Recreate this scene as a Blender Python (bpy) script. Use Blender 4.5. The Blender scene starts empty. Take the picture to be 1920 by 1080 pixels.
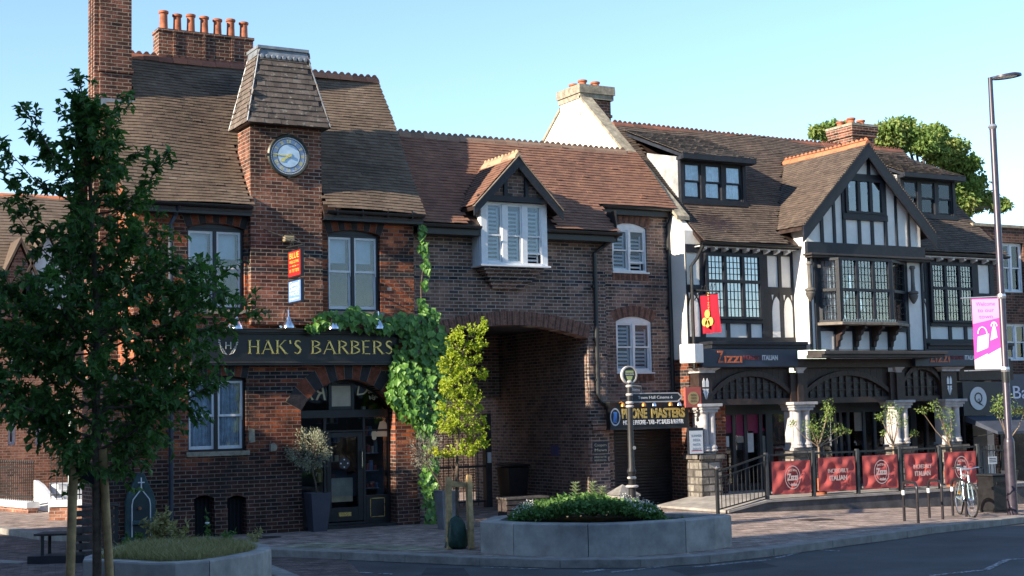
import bpy, math, random
from mathutils import Vector, Matrix, noise
R_ = math.radians
rng = random.Random(7)
scene = bpy.context.scene
# ------------------------------------------------------------------ camera
F, EYE, PITCH, ROLL, YAW = 2700.0, 2.2, R_(5.0), R_(1.27), R_(29.3)
cam_d = bpy.data.cameras.new('camera'); cam = bpy.data.objects.new('camera', cam_d)
scene.collection.objects.link(cam); scene.camera = cam
cam_d.sensor_width = 36; cam_d.lens = 36*F/1920; cam_d.clip_start = .1; cam_d.clip_end = 3000
fw0 = Vector((math.sin(YAW), math.cos(YAW), 0)); rt0 = Vector((math.cos(YAW), -math.sin(YAW), 0))
fwd = (fw0*math.cos(PITCH) + Vector((0, 0, 1))*math.sin(PITCH)).normalized()
up0 = rt0.cross(fwd)
rt = rt0*math.cos(ROLL) - up0*math.sin(ROLL)
up = rt.cross(fwd)
M = Matrix((rt, up, -fwd)).transposed().to_4x4(); M.translation = (0, 0, EYE)
cam.matrix_world = M
def ray(px, py):
    return fwd + rt*((px-960)/F) - up*((py-540)/F)
def onY(px, py, Y):
    d = ray(px, py); t = Y/d.y
    return d.x*t, EYE + d.z*t
def onX(px, py, X):
    d = ray(px, py); t = X/d.x
    return d.y*t, EYE + d.z*t
def gz(X, Y=0):
    return -.0276*max(0., X-19.5) if X < 60 else -1.118
def onG(px, py, dz=0.):
    d = ray(px, py); z = 0.
    for _ in range(12):
        t = (z+dz-EYE)/d.z; z = gz(d.x*t)
    return Vector((d.x*t, d.y*t, z+dz))
def RC(x0, y0, x1, y1, Y):            # an upright rectangle on the plane y = Y
    ym, xm = (y0+y1)/2, (x0+x1)/2
    return onY(x0, ym, Y)[0], onY(x1, ym, Y)[0], onY(xm, y1, Y)[1], onY(xm, y0, Y)[1]
# ------------------------------------------------------------------ light
SUN = Vector((1, .13, -.43)).normalized()
w = bpy.data.worlds.new('World'); scene.world = w; w.use_nodes = True
nt = w.node_tree; bg = nt.nodes['Background']
sky = nt.nodes.new('ShaderNodeTexSky'); sky.sky_type = 'NISHITA'; sky.sun_disc = False
sky.sun_elevation = math.asin(-SUN.z); sky.sun_rotation = math.atan2(-SUN.x, -SUN.y)
sky.air_density = 1.0; sky.dust_density = .0; sky.ozone_density = 2.7
nt.links.new(sky.outputs[0], bg.inputs[0]); bg.inputs[1].default_value = .125
sd = bpy.data.lights.new('sun', 'SUN'); sun = bpy.data.objects.new('sun', sd); scene.collection.objects.link(sun)
sd.energy = 5.0; sd.angle = R_(.5); sd.color = (1, .87, .69)
sun.rotation_euler = SUN.to_track_quat('-Z', 'Y').to_euler()
vs = scene.view_settings; vs.view_transform = 'Standard'; vs.look = 'None'; vs.exposure = 1.2; vs.gamma = 1
# ------------------------------------------------------------------ materials
MT = {}
def mat(name, col, rough=.7, spec=.5, metal=0., var=.15, vscale=3., bump=0., bscale=40., dirt=None, emis=None):
    if name in MT: return MT[name]
    m = bpy.data.materials.new(name); m.use_nodes = True; n = m.node_tree; N = n.nodes; L = n.links
    b = N['Principled BSDF']; b.inputs['Roughness'].default_value = rough; b.inputs['Metallic'].default_value = metal
    b.inputs['Specular IOR Level'].default_value = spec
    g = N.new('ShaderNodeNewGeometry')
    if var:
        no = N.new('ShaderNodeTexNoise'); no.inputs['Scale'].default_value = vscale; no.inputs['Detail'].default_value = 8
        no.inputs['Roughness'].default_value = .65
        L.new(g.outputs['Position'], no.inputs['Vector'])
        r = N.new('ShaderNodeValToRGB'); r.color_ramp.elements[0].position = .3; r.color_ramp.elements[1].position = .7
        d = dirt or tuple(c*(1-var*1.6) for c in col)
        r.color_ramp.elements[0].color = (*d, 1); r.color_ramp.elements[1].color = (*[min(1, c*(1+var)) for c in col], 1)
        L.new(no.outputs['Fac'], r.inputs[0]); L.new(r.outputs[0], b.inputs['Base Color'])
        # roughness breakup
        mr = N.new('ShaderNodeMapRange'); mr.inputs['To Min'].default_value = max(.02, rough-.12); mr.inputs['To Max'].default_value = min(1, rough+.12)
        L.new(no.outputs['Fac'], mr.inputs[0]); L.new(mr.outputs[0], b.inputs['Roughness'])
    else: b.inputs['Base Color'].default_value = (*col, 1)
    if bump:
        n2 = N.new('ShaderNodeTexNoise'); n2.inputs['Scale'].default_value = bscale; n2.inputs['Detail'].default_value = 5
        L.new(g.outputs['Position'], n2.inputs['Vector'])
        bp = N.new('ShaderNodeBump'); bp.inputs['Strength'].default_value = bump; bp.inputs['Distance'].default_value = .01
        L.new(n2.outputs['Fac'], bp.inputs['Height']); L.new(bp.outputs[0], b.inputs['Normal'])
    if emis:
        b.inputs['Emission Color'].default_value = (*emis, 1); b.inputs['Emission Strength'].default_value = 1
    MT[name] = m; return m
def mathn(N, L, op, a, b=None, clamp=False):
    n = N.new('ShaderNodeMath'); n.operation = op; n.use_clamp = clamp
    for i, v in enumerate((a, b)):
        if v is None: continue
        if isinstance(v, (int, float)): n.inputs[i].default_value = v
        else: L.new(v, n.inputs[i])
    return n.outputs[0]
def brick(name, tones, mortar, bw=.225, bh=.075, ms=.009, bands=(), band_tones=None, soot=.4, sootcol=(.03, .022, .02), horizontal=False, low=None, wcoord=False, rough=.85, diaper=False, sootscale=.55, rot=0.):
    """tones: colours of single bricks; bands: (z0, z1) courses of dark brick"""
    m = bpy.data.materials.new(name); m.use_nodes = True; n = m.node_tree; N = n.nodes; L = n.links
    b = N['Principled BSDF']; b.inputs['Roughness'].default_value = rough; b.inputs['Specular IOR Level'].default_value = .25
    g = N.new('ShaderNodeNewGeometry'); sp = N.new('ShaderNodeSeparateXYZ'); L.new(g.outputs['Position'], sp.inputs[0])
    sn = N.new('ShaderNodeSeparateXYZ'); L.new(g.outputs['True Normal'], sn.inputs[0])
    ax = mathn(N, L, 'ABSOLUTE', sn.outputs[0]); isx = mathn(N, L, 'GREATER_THAN', ax, .7)
    mx = N.new('ShaderNodeMix'); L.new(isx, mx.inputs[0]); L.new(sp.outputs[0], mx.inputs[2]); L.new(sp.outputs[1], mx.inputs[3])
    cb = N.new('ShaderNodeCombineXYZ')
    if horizontal:
        L.new(sp.outputs[0], cb.inputs[0]); L.new(sp.outputs[1], cb.inputs[1])
    else:
        L.new(mx.outputs[0], cb.inputs[0]); L.new(sp.outputs[2], cb.inputs[1])
    vec = cb.outputs[0]
    if rot:
        rm = N.new('ShaderNodeMapping'); rm.inputs['Rotation'].default_value = (0, 0, rot); L.new(vec, rm.inputs[0]); vec = rm.outputs[0]
    # slight waviness so courses are not ruler straight
    wn = N.new('ShaderNodeTexNoise'); wn.inputs['Scale'].default_value = 1.3; L.new(g.outputs['Position'], wn.inputs['Vector'])
    va = N.new('ShaderNodeVectorMath'); va.operation = 'MULTIPLY_ADD'; va.inputs[1].default_value = (.012, .02, 0)
    L.new(wn.outputs['Color'], va.inputs[0]); L.new(vec, va.inputs[2]); vec = va.outputs[0]
    br = N.new('ShaderNodeTexBrick'); L.new(vec, br.inputs['Vector'])
    for k, v in (('Color1', (0, 0, 0, 1)), ('Color2', (1, 1, 1, 1)), ('Mortar', (.5, .5, .5, 1))): br.inputs[k].default_value = v
    for k, v in (('Scale', 1), ('Mortar Size', ms), ('Mortar Smooth', .25), ('Bias', 0), ('Brick Width', bw), ('Row Height', bh)): br.inputs[k].default_value = v
    br.offset_frequency = 2; br.squash_frequency = 2; br.squash = 1.0
    rp = N.new('ShaderNodeValToRGB'); rp.color_ramp.interpolation = 'LINEAR'
    E_ = rp.color_ramp.elements
    while len(E_) < len(tones): E_.new(.5)
    for i, t in enumerate(tones): E_[i].position = i/(len(tones)-1); E_[i].color = (*t, 1)
    L.new(br.outputs['Color'], rp.inputs[0]); col = rp.outputs[0]
    def mixc(fac, a, c):
        q = N.new('ShaderNodeMix'); q.data_type = 'RGBA'; L.new(fac, q.inputs[0])
        if isinstance(a, tuple): q.inputs[6].default_value = (*a, 1)
        else: L.new(a, q.inputs[6])
        if isinstance(c, tuple): q.inputs[7].default_value = (*c, 1)
        else: L.new(c, q.inputs[7])
        return q.outputs[2]
    if bands:
        msk = None
        for z0, z1 in bands:
            k = mathn(N, L, 'MULTIPLY', mathn(N, L, 'GREATER_THAN', sp.outputs[2], z0), mathn(N, L, 'LESS_THAN', sp.outputs[2], z1))
            msk = k if msk is None else mathn(N, L, 'MAXIMUM', msk, k)
        r2 = N.new('ShaderNodeValToRGB'); bt = band_tones or ((.018, .018, .024), (.06, .055, .06))
        r2.color_ramp.elements[0].color = (*bt[0], 1); r2.color_ramp.elements[1].color = (*bt[1], 1)
        L.new(br.outputs['Color'], r2.inputs[0]); col = mixc(msk, col, r2.outputs[0])
    if diaper:      # big lozenges of burnt headers
        x_, z_ = mx.outputs[0], sp.outputs[2]
        fx = mathn(N, L, 'ABSOLUTE', mathn(N, L, 'SUBTRACT', mathn(N, L, 'FRACT', mathn(N, L, 'DIVIDE', x_, 1.35)), .5))
        fz = mathn(N, L, 'ABSOLUTE', mathn(N, L, 'SUBTRACT', mathn(N, L, 'FRACT', mathn(N, L, 'DIVIDE', z_, 1.5)), .5))
        s_ = mathn(N, L, 'ABSOLUTE', mathn(N, L, 'SUBTRACT', mathn(N, L, 'ADD', fx, fz), .4))
        dm = mathn(N, L, 'MULTIPLY', mathn(N, L, 'LESS_THAN', s_, .075), mathn(N, L, 'GREATER_THAN', z_, 3.9))
        dm = mathn(N, L, 'MULTIPLY', dm, .75)
        col = mixc(dm, col, (.035, .03, .032))
    if low:         # darker towards the bottom, with a ragged upper edge
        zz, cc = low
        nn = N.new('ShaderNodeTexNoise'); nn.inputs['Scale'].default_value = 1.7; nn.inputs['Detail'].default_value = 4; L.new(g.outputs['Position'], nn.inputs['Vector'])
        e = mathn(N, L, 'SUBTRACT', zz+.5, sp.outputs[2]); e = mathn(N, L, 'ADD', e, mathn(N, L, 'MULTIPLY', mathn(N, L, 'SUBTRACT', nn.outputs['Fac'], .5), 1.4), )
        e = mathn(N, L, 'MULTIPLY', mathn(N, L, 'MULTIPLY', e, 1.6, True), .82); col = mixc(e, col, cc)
    sN = N.new('ShaderNodeTexNoise'); sN.inputs['Scale'].default_value = sootscale; sN.inputs['Detail'].default_value = 9; sN.inputs['Roughness'].default_value = .72
    L.new(g.outputs['Position'], sN.inputs['Vector'])
    sr = N.new('ShaderNodeMapRange'); sr.inputs['From Min'].default_value = .48; sr.inputs['From Max'].default_value = .63
    sr.inputs['To Max'].default_value = soot; L.new(sN.outputs['Fac'], sr.inputs[0])
    col = mixc(sr.outputs[0], col, sootcol)
    fn = N.new('ShaderNodeTexNoise'); fn.inputs['Scale'].default_value = 30; fn.inputs['Detail'].default_value = 3; L.new(g.outputs['Position'], fn.inputs['Vector'])
    hs = N.new('ShaderNodeHueSaturation'); L.new(col, hs.inputs['Color']); fr = N.new('ShaderNodeMapRange'); fr.inputs['To Min'].default_value = .6; fr.inputs['To Max'].default_value = 1.4
    L.new(fn.outputs['Fac'], fr.inputs[0]); L.new(fr.outputs[0], hs.inputs['Value']); col = hs.outputs[0]
    pn = N.new('ShaderNodeTexNoise'); pn.inputs['Scale'].default_value = 3.2; pn.inputs['Detail'].default_value = 5; pn.inputs['Roughness'].default_value = .6; pn.inputs['Distortion'].default_value = .6; L.new(g.outputs['Position'], pn.inputs['Vector'])
    h2 = N.new('ShaderNodeHueSaturation'); L.new(col, h2.inputs['Color']); f2 = N.new('ShaderNodeMapRange'); f2.inputs['From Min'].default_value = .3; f2.inputs['From Max'].default_value = .7; f2.inputs['To Min'].default_value = .45; f2.inputs['To Max'].default_value = 1.4
    mp = N.new('ShaderNodeMapping'); mp.inputs['Scale'].default_value = (3.5, 3.5, .3); L.new(g.outputs['Position'], mp.inputs[0])
    st = N.new('ShaderNodeTexNoise'); st.inputs['Scale'].default_value = 1; st.inputs['Detail'].default_value = 4; L.new(mp.outputs[0], st.inputs['Vector'])
    f3 = N.new('ShaderNodeMapRange'); f3.inputs['From Min'].default_value = .35; f3.inputs['From Max'].default_value = .65; f3.inputs['To Min'].default_value = .7; f3.inputs['To Max'].default_value = 1.15; L.new(st.outputs['Fac'], f3.inputs[0])
    L.new(pn.outputs['Fac'], f2.inputs[0]); L.new(mathn(N, L, 'MULTIPLY', f2.outputs[0], f3.outputs[0]), h2.inputs['Value']); col = h2.outputs[0]
    sm = N.new('ShaderNodeMapRange'); sm.inputs['From Min'].default_value = .42; sm.inputs['From Max'].default_value = .62; sm.inputs['To Min'].default_value = 1; sm.inputs['To Max'].default_value = .45
    L.new(sN.outputs['Fac'], sm.inputs[0])
    mf = mathn(N, L, 'MULTIPLY', br.outputs['Fac'], sm.outputs[0]); col = mixc(mf, col, mortar)
    L.new(col, b.inputs['Base Color'])
    bp = N.new('ShaderNodeBump'); bp.inputs['Strength'].default_value = .8; bp.inputs['Distance'].default_value = .012
    h = mathn(N, L, 'ADD', mathn(N, L, 'MULTIPLY', br.outputs['Fac'], -1.), mathn(N, L, 'MULTIPLY', br.outputs['Color'], .5))
    h = mathn(N, L, 'ADD', h, fn.outputs['Fac']); L.new(h, bp.inputs['Height']); L.new(bp.outputs[0], b.inputs['Normal'])
    MT[name] = m; return m
def rndmat(name, stops, rough=.8, noise_amt=.5, nscale=1.2, trans=0., moss=None, spec=.3, metal=0.):
    """colour from the per-face attribute rnd: single tiles, leaves"""
    m = bpy.data.materials.new(name); m.use_nodes = True; n = m.node_tree; N = n.nodes; L = n.links
    b = N['Principled BSDF']; b.inputs['Roughness'].default_value = rough; b.inputs['Specular IOR Level'].default_value = spec
    a = N.new('ShaderNodeAttribute'); a.attribute_name = 'rnd'
    g = N.new('ShaderNodeNewGeometry')
    no = N.new('ShaderNodeTexNoise'); no.inputs['Scale'].default_value = nscale; no.inputs['Detail'].default_value = 8; no.inputs['Roughness'].default_value = .7
    L.new(g.outputs['Position'], no.inputs['Vector'])
    v = mathn(N, L, 'ADD', mathn(N, L, 'MULTIPLY', a.outputs['Fac'], 1-noise_amt), mathn(N, L, 'MULTIPLY', mathn(N, L, 'MULTIPLY', mathn(N, L, 'SUBTRACT', no.outputs['Fac'], .28), 2.2), noise_amt), True)
    r = N.new('ShaderNodeValToRGB'); E_ = r.color_ramp.elements
    while len(E_) < len(stops): E_.new(.5)
    for i, t in enumerate(stops): E_[i].position = i/(len(stops)-1); E_[i].color = (*t, 1)
    L.new(v, r.inputs[0]); col = r.outputs[0]
    if moss:
        n2 = N.new('ShaderNodeTexNoise'); n2.inputs['Scale'].default_value = 9; n2.inputs['Detail'].default_value = 6; n2.inputs['Roughness'].default_value = .8; L.new(g.outputs['Position'], n2.inputs['Vector'])
        k = N.new('ShaderNodeMapRange'); k.inputs['From Min'].default_value = .56; k.inputs['From Max'].default_value = .66; k.inputs['To Max'].default_value = .75
        L.new(n2.outputs['Fac'], k.inputs[0])
        q = N.new('ShaderNodeMix'); q.data_type = 'RGBA'; L.new(k.outputs[0], q.inputs[0]); L.new(col, q.inputs[6]); q.inputs[7].default_value = (*moss, 1); col = q.outputs[2]
    L.new(col, b.inputs['Base Color'])
    if trans:
        t = N.new('ShaderNodeBsdfTranslucent'); hs = N.new('ShaderNodeHueSaturation'); hs.inputs['Value'].default_value = 1.5; hs.inputs['Saturation'].default_value = 1.1
        L.new(col, hs.inputs['Color']); L.new(hs.outputs[0], t.inputs[0])
        mx = N.new('ShaderNodeMixShader'); mx.inputs[0].default_value = trans
        L.new(b.outputs[0], mx.inputs[1]); L.new(t.outputs[0], mx.inputs[2]); L.new(mx.outputs[0], N['Material Output'].inputs[0])
    MT[name] = m; return m
def glass(name, tint=(.9, .95, 1), refl=.22, rough=.02):
    m = bpy.data.materials.new(name); m.use_nodes = True; N = m.node_tree.nodes; L = m.node_tree.links
    N.remove(N['Principled BSDF'])
    t = N.new('ShaderNodeBsdfTransparent'); t.inputs[0].default_value = (*[c*.97 for c in tint], 1)
    g = N.new('ShaderNodeBsdfGlossy'); g.inputs['Roughness'].default_value = rough; g.inputs[0].default_value = (.95, .97, 1, 1)
    ge = N.new('ShaderNodeNewGeometry'); no = N.new('ShaderNodeTexNoise'); no.inputs['Scale'].default_value = 1.6; L.new(ge.outputs['Position'], no.inputs['Vector'])
    bp = N.new('ShaderNodeBump'); bp.inputs['Strength'].default_value = .15; bp.inputs['Distance'].default_value = .02; L.new(no.outputs['Fac'], bp.inputs['Height']); L.new(bp.outputs[0], g.inputs['Normal'])
    f = N.new('ShaderNodeFresnel'); f.inputs[0].default_value = 1.5
    a = mathn(N, L, 'ADD', f.outputs[0], refl, True)
    mx = N.new('ShaderNodeMixShader'); L.new(a, mx.inputs[0]); L.new(t.outputs[0], mx.inputs[1]); L.new(g.outputs[0], mx.inputs[2])
    L.new(mx.outputs[0], N['Material Output'].inputs[0]); MT[name] = m; return m
# ------------------------------------------------------------------ mesh building
def link(o): scene.collection.objects.link(o); return o
class MB:
    def __init__(s): s.v = []; s.f = []; s.m = []; s.r = []; s.sm = False
    def face(s, idx, mi=0, r=0.): s.f.append(tuple(idx)); s.m.append(mi); s.r.append(r)
    def poly(s, pts, mi=0, r=0.):
        i = len(s.v); s.v += [tuple(p) for p in pts]; s.face(range(i, i+len(pts)), mi, r)
    def box(s, x0, x1, y0, y1, z0, z1, mi=0, r=0.):
        i = len(s.v)
        x0, x1 = min(x0, x1), max(x0, x1); y0, y1 = min(y0, y1), max(y0, y1); z0, z1 = min(z0, z1), max(z0, z1)
        s.v += [(x0, y0, z0), (x1, y0, z0), (x1, y1, z0), (x0, y1, z0), (x0, y0, z1), (x1, y0, z1), (x1, y1, z1), (x0, y1, z1)]
        for q in ((3, 2, 1, 0), (4, 5, 6, 7), (0, 1, 5, 4), (1, 2, 6, 5), (2, 3, 7, 6), (3, 0, 4, 7)): s.face([i+k for k in q], mi, r)
        return s
    def prism(s, pts, off, mi=0, r=0.):      # polygon pts swept by off
        i = len(s.v); n = len(pts); off = Vector(off)
        s.v += [tuple(p) for p in pts] + [tuple(Vector(p)+off) for p in pts]
        s.face(range(i, i+n), mi, r); s.face(range(i+2*n-1, i+n-1, -1), mi, r)
        for k in range(n):
            a, b = i+k, i+(k+1) % n; s.face((b, a, a+n, b+n), mi, r)
        return s
    def xz(s, pts, y0, y1, mi=0, r=0.):      # outline in x,z pushed from y0 to y1
        return s.prism([(x, y0, z) for x, z in pts], (0, y1-y0, 0), mi, r)
    def beam(s, a, b, w_, d_, mi=0, up_=(0, 0, 1), r=0.):   # box from a to b
        a = Vector(a); b = Vector(b); t = (b-a).normalized(); u = Vector(up_); q = t.cross(u)
        if q.length < 1e-4: q = t.cross(Vector((0, 1, 0)))
        q.normalize(); u = q.cross(t).normalized()
        c = [a+q*(w_/2*sx)+u*(d_/2*sz) for sx, sz in ((-1, -1), (1, -1), (1, 1), (-1, 1))]
        return s.prism(c, b-a, mi, r)
    def tube(s, pts, rad, n=8, mi=0, cap=True, r=0.):
        pts = [Vector(p) for p in pts]; rad = rad if isinstance(rad, (list, tuple)) else [rad]*len(pts)
        prev = None; base = len(s.v)
        for k, p in enumerate(pts):
            t = (pts[min(k+1, len(pts)-1)]-pts[max(k-1, 0)]).normalized()
            if prev is None:
                q = t.cross(Vector((0, 0, 1)));
                if q.length < .05: q = t.cross(Vector((1, 0, 0)))
            else: q = prev - t*prev.dot(t)
            q.normalize(); prev = q; u = t.cross(q)
            for j in range(n):
                a = 2*math.pi*j/n; s.v.append(tuple(p+(q*math.cos(a)+u*math.sin(a))*rad[k]))
        for k in range(len(pts)-1):
            for j in range(n):
                a = base+k*n+j; b = base+k*n+(j+1) % n; s.face((a, b, b+n, a+n), mi, r)
        if cap:
            s.face([base+j for j in range(n)][::-1], mi, r); s.face([base+(len(pts)-1)*n+j for j in range(n)], mi, r)
        return s
    def lathe(s, prof, c=(0, 0, 0), n=16, mi=0, axis='z'):   # profile of (radius, height)
        base = len(s.v); c = Vector(c)
        for rr, h in prof:
            for j in range(n):
                a = 2*math.pi*j/n; x, y = rr*math.cos(a), rr*math.sin(a)
                p = {'z': (x, y, h), 'y': (x, h, y), 'x': (h, x, y)}[axis]; s.v.append(tuple(c+Vector(p)))
        for k in range(len(prof)-1):
            for j in range(n):
                a = base+k*n+j; b = base+k*n+(j+1) % n; s.face((a, b, b+n, a+n), mi)
        s.face([base+j for j in range(n)][::-1], mi); s.face([base+(len(prof)-1)*n+j for j in range(n)], mi)
        return s
    def build(s, name, mats, parent=None, smooth=False, bevel=0.):
        me = bpy.data.meshes.new(name)
        me.from_pydata(s.v, [], s.f)
        if not isinstance(mats, (list, tuple)): mats = [mats]
        for m in mats: me.materials.append(m)
        me.polygons.foreach_set('material_index', s.m)
        at = me.attributes.new('rnd', 'FLOAT', 'FACE'); at.data.foreach_set('value', s.r)
        if smooth:
            me.polygons.foreach_set('use_smooth', [True]*len(s.f))
            try: me.set_sharp_from_angle(angle=R_(40))
            except Exception: pass
        me.update()
        o = link(bpy.data.objects.new(name, me))
        if parent is not None:
            o.parent = parent; o.matrix_parent_inverse = wmat(parent).inverted()
        if bevel:
            bv = o.modifiers.new('bevel', 'BEVEL'); bv.width = bevel; bv.segments = 1; bv.limit_method = 'ANGLE'
        return o
def wmat(o):
    m = Matrix.Translation(o.location) @ o.rotation_euler.to_matrix().to_4x4() @ Matrix.Diagonal((*o.scale, 1))
    return (wmat(o.parent) @ o.matrix_parent_inverse @ m) if o.parent else m
def tag(o, label=None, cat=None, group=None, kind=None):
    if label: o['label'] = label
    if cat: o['category'] = cat
    if group: o['group'] = group
    if kind: o['kind'] = kind
    return o
def thing(name, label, cat, loc=(0, 0, 0), group=None, rz=0):
    o = link(bpy.data.objects.new(name, None)); o.location = loc; o.rotation_euler = (0, 0, rz); o.empty_display_size = .2
    return tag(o, label, cat, group)
def text(name, body, X, Y, Z, size, m, parent=None, ext=.008, width=None, align='CENTER', rot=(math.pi/2, 0, 0), shear=0, bold=0, mirror=False, space=1.):
    c = bpy.data.curves.new(name, 'FONT'); c.body = body; c.size = size; c.extrude = ext; c.align_x = align; c.align_y = 'CENTER'; c.shear = shear; c.offset = bold
    c.space_character = space; c.resolution_u = 3
    t = bpy.data.objects.new(name, c); link(t)
    bpy.context.view_layer.update()
    me = bpy.data.meshes.new_from_object(t.evaluated_get(bpy.context.evaluated_depsgraph_get()))
    bpy.data.objects.remove(t)
    xs = [v.co.x for v in me.vertices]
    sx = 1.
    if width and xs: sx = width/max(1e-3, max(xs)-min(xs))
    Mx = Matrix.Translation((X, Y, Z)) @ Matrix.Rotation(rot[2], 4, 'Z') @ Matrix.Rotation(rot[0], 4, 'X') @ Matrix.Diagonal((-sx if mirror else sx, 1, 1, 1))
    me.transform(Mx); me.materials.clear(); me.materials.append(m)
    o = link(bpy.data.objects.new(name, me))
    if parent is not None: o.parent = parent; o.matrix_parent_inverse = wmat(parent).inverted()
    return o
def copy_tree(o, parent=None, inv=None):
    c = o.copy(); link(c)
    if parent is not None: c.parent = parent; c.matrix_parent_inverse = o.matrix_parent_inverse.copy()
    for ch in list(o.children): copy_tree(ch, c)
    return c
def arc_pts(xa, xb, zs, rise, n=12):      # segmental or elliptical head between xa and xb
    out = []
    w2 = (xb-xa)/2; rise = max(rise, 1e-3)
    if rise < w2*.6:
        Rr = (w2*w2+rise*rise)/(2*rise)
        for i in range(n+1):
            x = -w2+2*w2*i/n; out.append((xa+w2+x, zs+math.sqrt(max(0, Rr*Rr-x*x))-(Rr-rise)))
    else:
        for i in range(n+1):
            a = math.pi*(1-i/n); out.append((xa+w2+w2*math.cos(a), zs+rise*math.sin(a)))
    return out
def wall(mb, X0, X1, Z0, Z1, Y, th, ops=(), mi=0):
    """upright wall facing -y with openings (xa, xb, z0, zspring, rise)"""
    xs = sorted({X0, X1, *[o[0] for o in ops], *[o[1] for o in ops]}); xs = [x for x in xs if X0 <= x <= X1]
    for a, b in zip(xs, xs[1:]):
        if b-a < 1e-6: continue
        m_ = (a+b)/2; iv = sorted([(o[2], o[3]+o[4]) for o in ops if o[0] < m_ < o[1]]); z = Z0
        for lo, hi in iv:
            if lo > z+1e-6: mb.box(a, b, Y, Y+th, z, lo, mi)
            z = max(z, hi)
        if z < Z1-1e-6: mb.box(a, b, Y, Y+th, z, Z1, mi)
    for o in ops:
        if o[4] > 0:
            ar = arc_pts(o[0], o[1], o[3], o[4], 16); top = o[3]+o[4]
            for (xa, za), (xb, zb) in zip(ar, ar[1:]):
                mb.xz([(xa, za), (xb, zb), (xb, top+.002), (xa, top+.002)], Y, Y+th, mi)
def voussoirs(mb, xa, xb, zs, rise, depth, Y, n, mis=(0, 1), proud=.012, th=.1, gap=.005):
    ar = arc_pts(xa, xb, zs, rise, n); cx = (xa+xb)/2
    w2 = (xb-xa)/2; nm = len(set(mis))
    if rise < w2*.6: Rr = (w2*w2+rise*rise)/(2*rise); cz = zs+rise-Rr
    else: cz = zs-.1*w2
    for i in range(n):
        q = []
        for x, z in (ar[i], ar[i+1]):
            d = Vector((x-cx, z-cz)).normalized(); q.append((x+d.x*depth, z+d.y*depth))
        mb.xz([ar[i], ar[i+1], q[1], q[0]], Y-proud+.007, Y+th, nm)
        P_ = [Vector(v) for v in (ar[i], ar[i+1], q[1], q[0])]; g = gap; e = min(.3, g/max(.01, (P_[1]-P_[0]).length))
        mb.xz([tuple(P_[0].lerp(P_[1], e)), tuple(P_[1].lerp(P_[0], e)), tuple(P_[2].lerp(P_[3], e)), tuple(P_[3].lerp(P_[2], e))], Y-proud, Y-proud+.006, mis[i % len(mis)])
def roof_tiles(A, Eu, Sv, wid, length, keep=None, gauge=.105, tw=.168, seed=1, sag=.018, thick=.014, mb=None, bell=0.):
    """plain tiles laid on the plane A + u*Eu + v*Sv, u along the eave, v up the slope"""
    r = random.Random(seed); mb = mb or MB(); A = Vector(A); Eu = Vector(Eu).normalized(); Sv = Vector(Sv).normalized(); Nn = Eu.cross(Sv).normalized()
    if Nn.z < 0: Nn = -Nn
    rows = int(length/gauge)
    def P(u, v, h):
        s = sag*noise.noise(Vector((u*.5+seed*3.1, v*.6, seed)))*1.6
        if bell: h = h + bell*max(0, 1-v/.9)**2
        return tuple(A+Eu*u+Sv*v+Nn*(h+s))
    for j in range(rows+1):
        v0 = j*gauge-.02; v1 = v0+gauge+.015; off = (j % 2)*tw/2; u = -off
        while u < wid:
            ua, ub = max(u, 0)+.001, min(u+tw, wid)-.001; u += tw
            if ub-ua < .03: continue
            um = (ua+ub)/2
            if keep and not keep(um, (v0+v1)/2): continue
            t0 = thick+.008+r.uniform(-.003, .005); t1 = .006
            if r.random() < .012: t0 += .012
            k = r.random()*.75+.25*r.random(); dv = r.uniform(-.004, .004)
            a, b = P(ua, v0+dv, t0), P(ub, v0+dv, t0+r.uniform(-.003, .003)); c, d = P(ub, v1, t1), P(ua, v1, t1)
            a2, b2 = P(ua, v0+dv, t0-thick), P(ub, v0+dv, t0-thick)
            i = len(mb.v); mb.v += [a, b, c, d, a2, b2]
            mb.face((i, i+1, i+2, i+3), 0, k); mb.face((i+4, i+5, i+1, i), 0, k); mb.face((i+5, i+2, i+1), 0, k); mb.face((i+4, i, i+3), 0, k)
    return mb
def ridge_tiles(p0, p1, m, parent, crest=True, rad=.11, name='ridge_tiles', step=.3, sag=0., crestm=None, seed=1):
    p0 = Vector(p0); p1 = Vector(p1); d = p1-p0; n = max(1, int(d.length/step)); mb = MB(); r = random.Random(seed)
    t = d.normalized(); q = t.cross(Vector((0, 0, 1))).normalized()
    for i in range(n):
        a = p0+d*(i/n)+t*.003; b = p0+d*((i+1)/n)-t*.003
        for pt, f_ in ((a, i/n), (b, (i+1)/n)): pt.z -= sag*math.sin(math.pi*f_)
        k = r.random(); h = r.uniform(-.006, .006)
        prof = [(-rad*1.1, -.1), (-rad*.75, -.02), (0, .055), (rad*.75, -.02), (rad*1.1, -.1)]
        A_ = [a+q*x+Vector((0, 0, z+h)) for x, z in prof]; B_ = [b+q*x+Vector((0, 0, z+h)) for x, z in prof]
        for j in range(4): mb.poly([A_[j], B_[j], B_[j+1], A_[j+1]], 0, k)
        mb.poly(A_, 0, k); mb.poly(B_[::-1], 0, k)
        if crest:
            ln = (b-a).length
            for j in range(2):
                c = a+t*(ln*(j+.5)/2)
                w_ = ln*.36
                base = c+Vector((0, 0, .05+h))
                pts = [base-t*w_/2*1.2, base-t*w_*.3+Vector((0, 0, .045)), base+Vector((0, 0, .055)), base+t*w_*.3+Vector((0, 0, .045)), base+t*w_/2*1.2]
                mb.prism([x-q*.012 for x in pts], q*.024, 0, k)
    return mb.build(name, m, parent)
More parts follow.
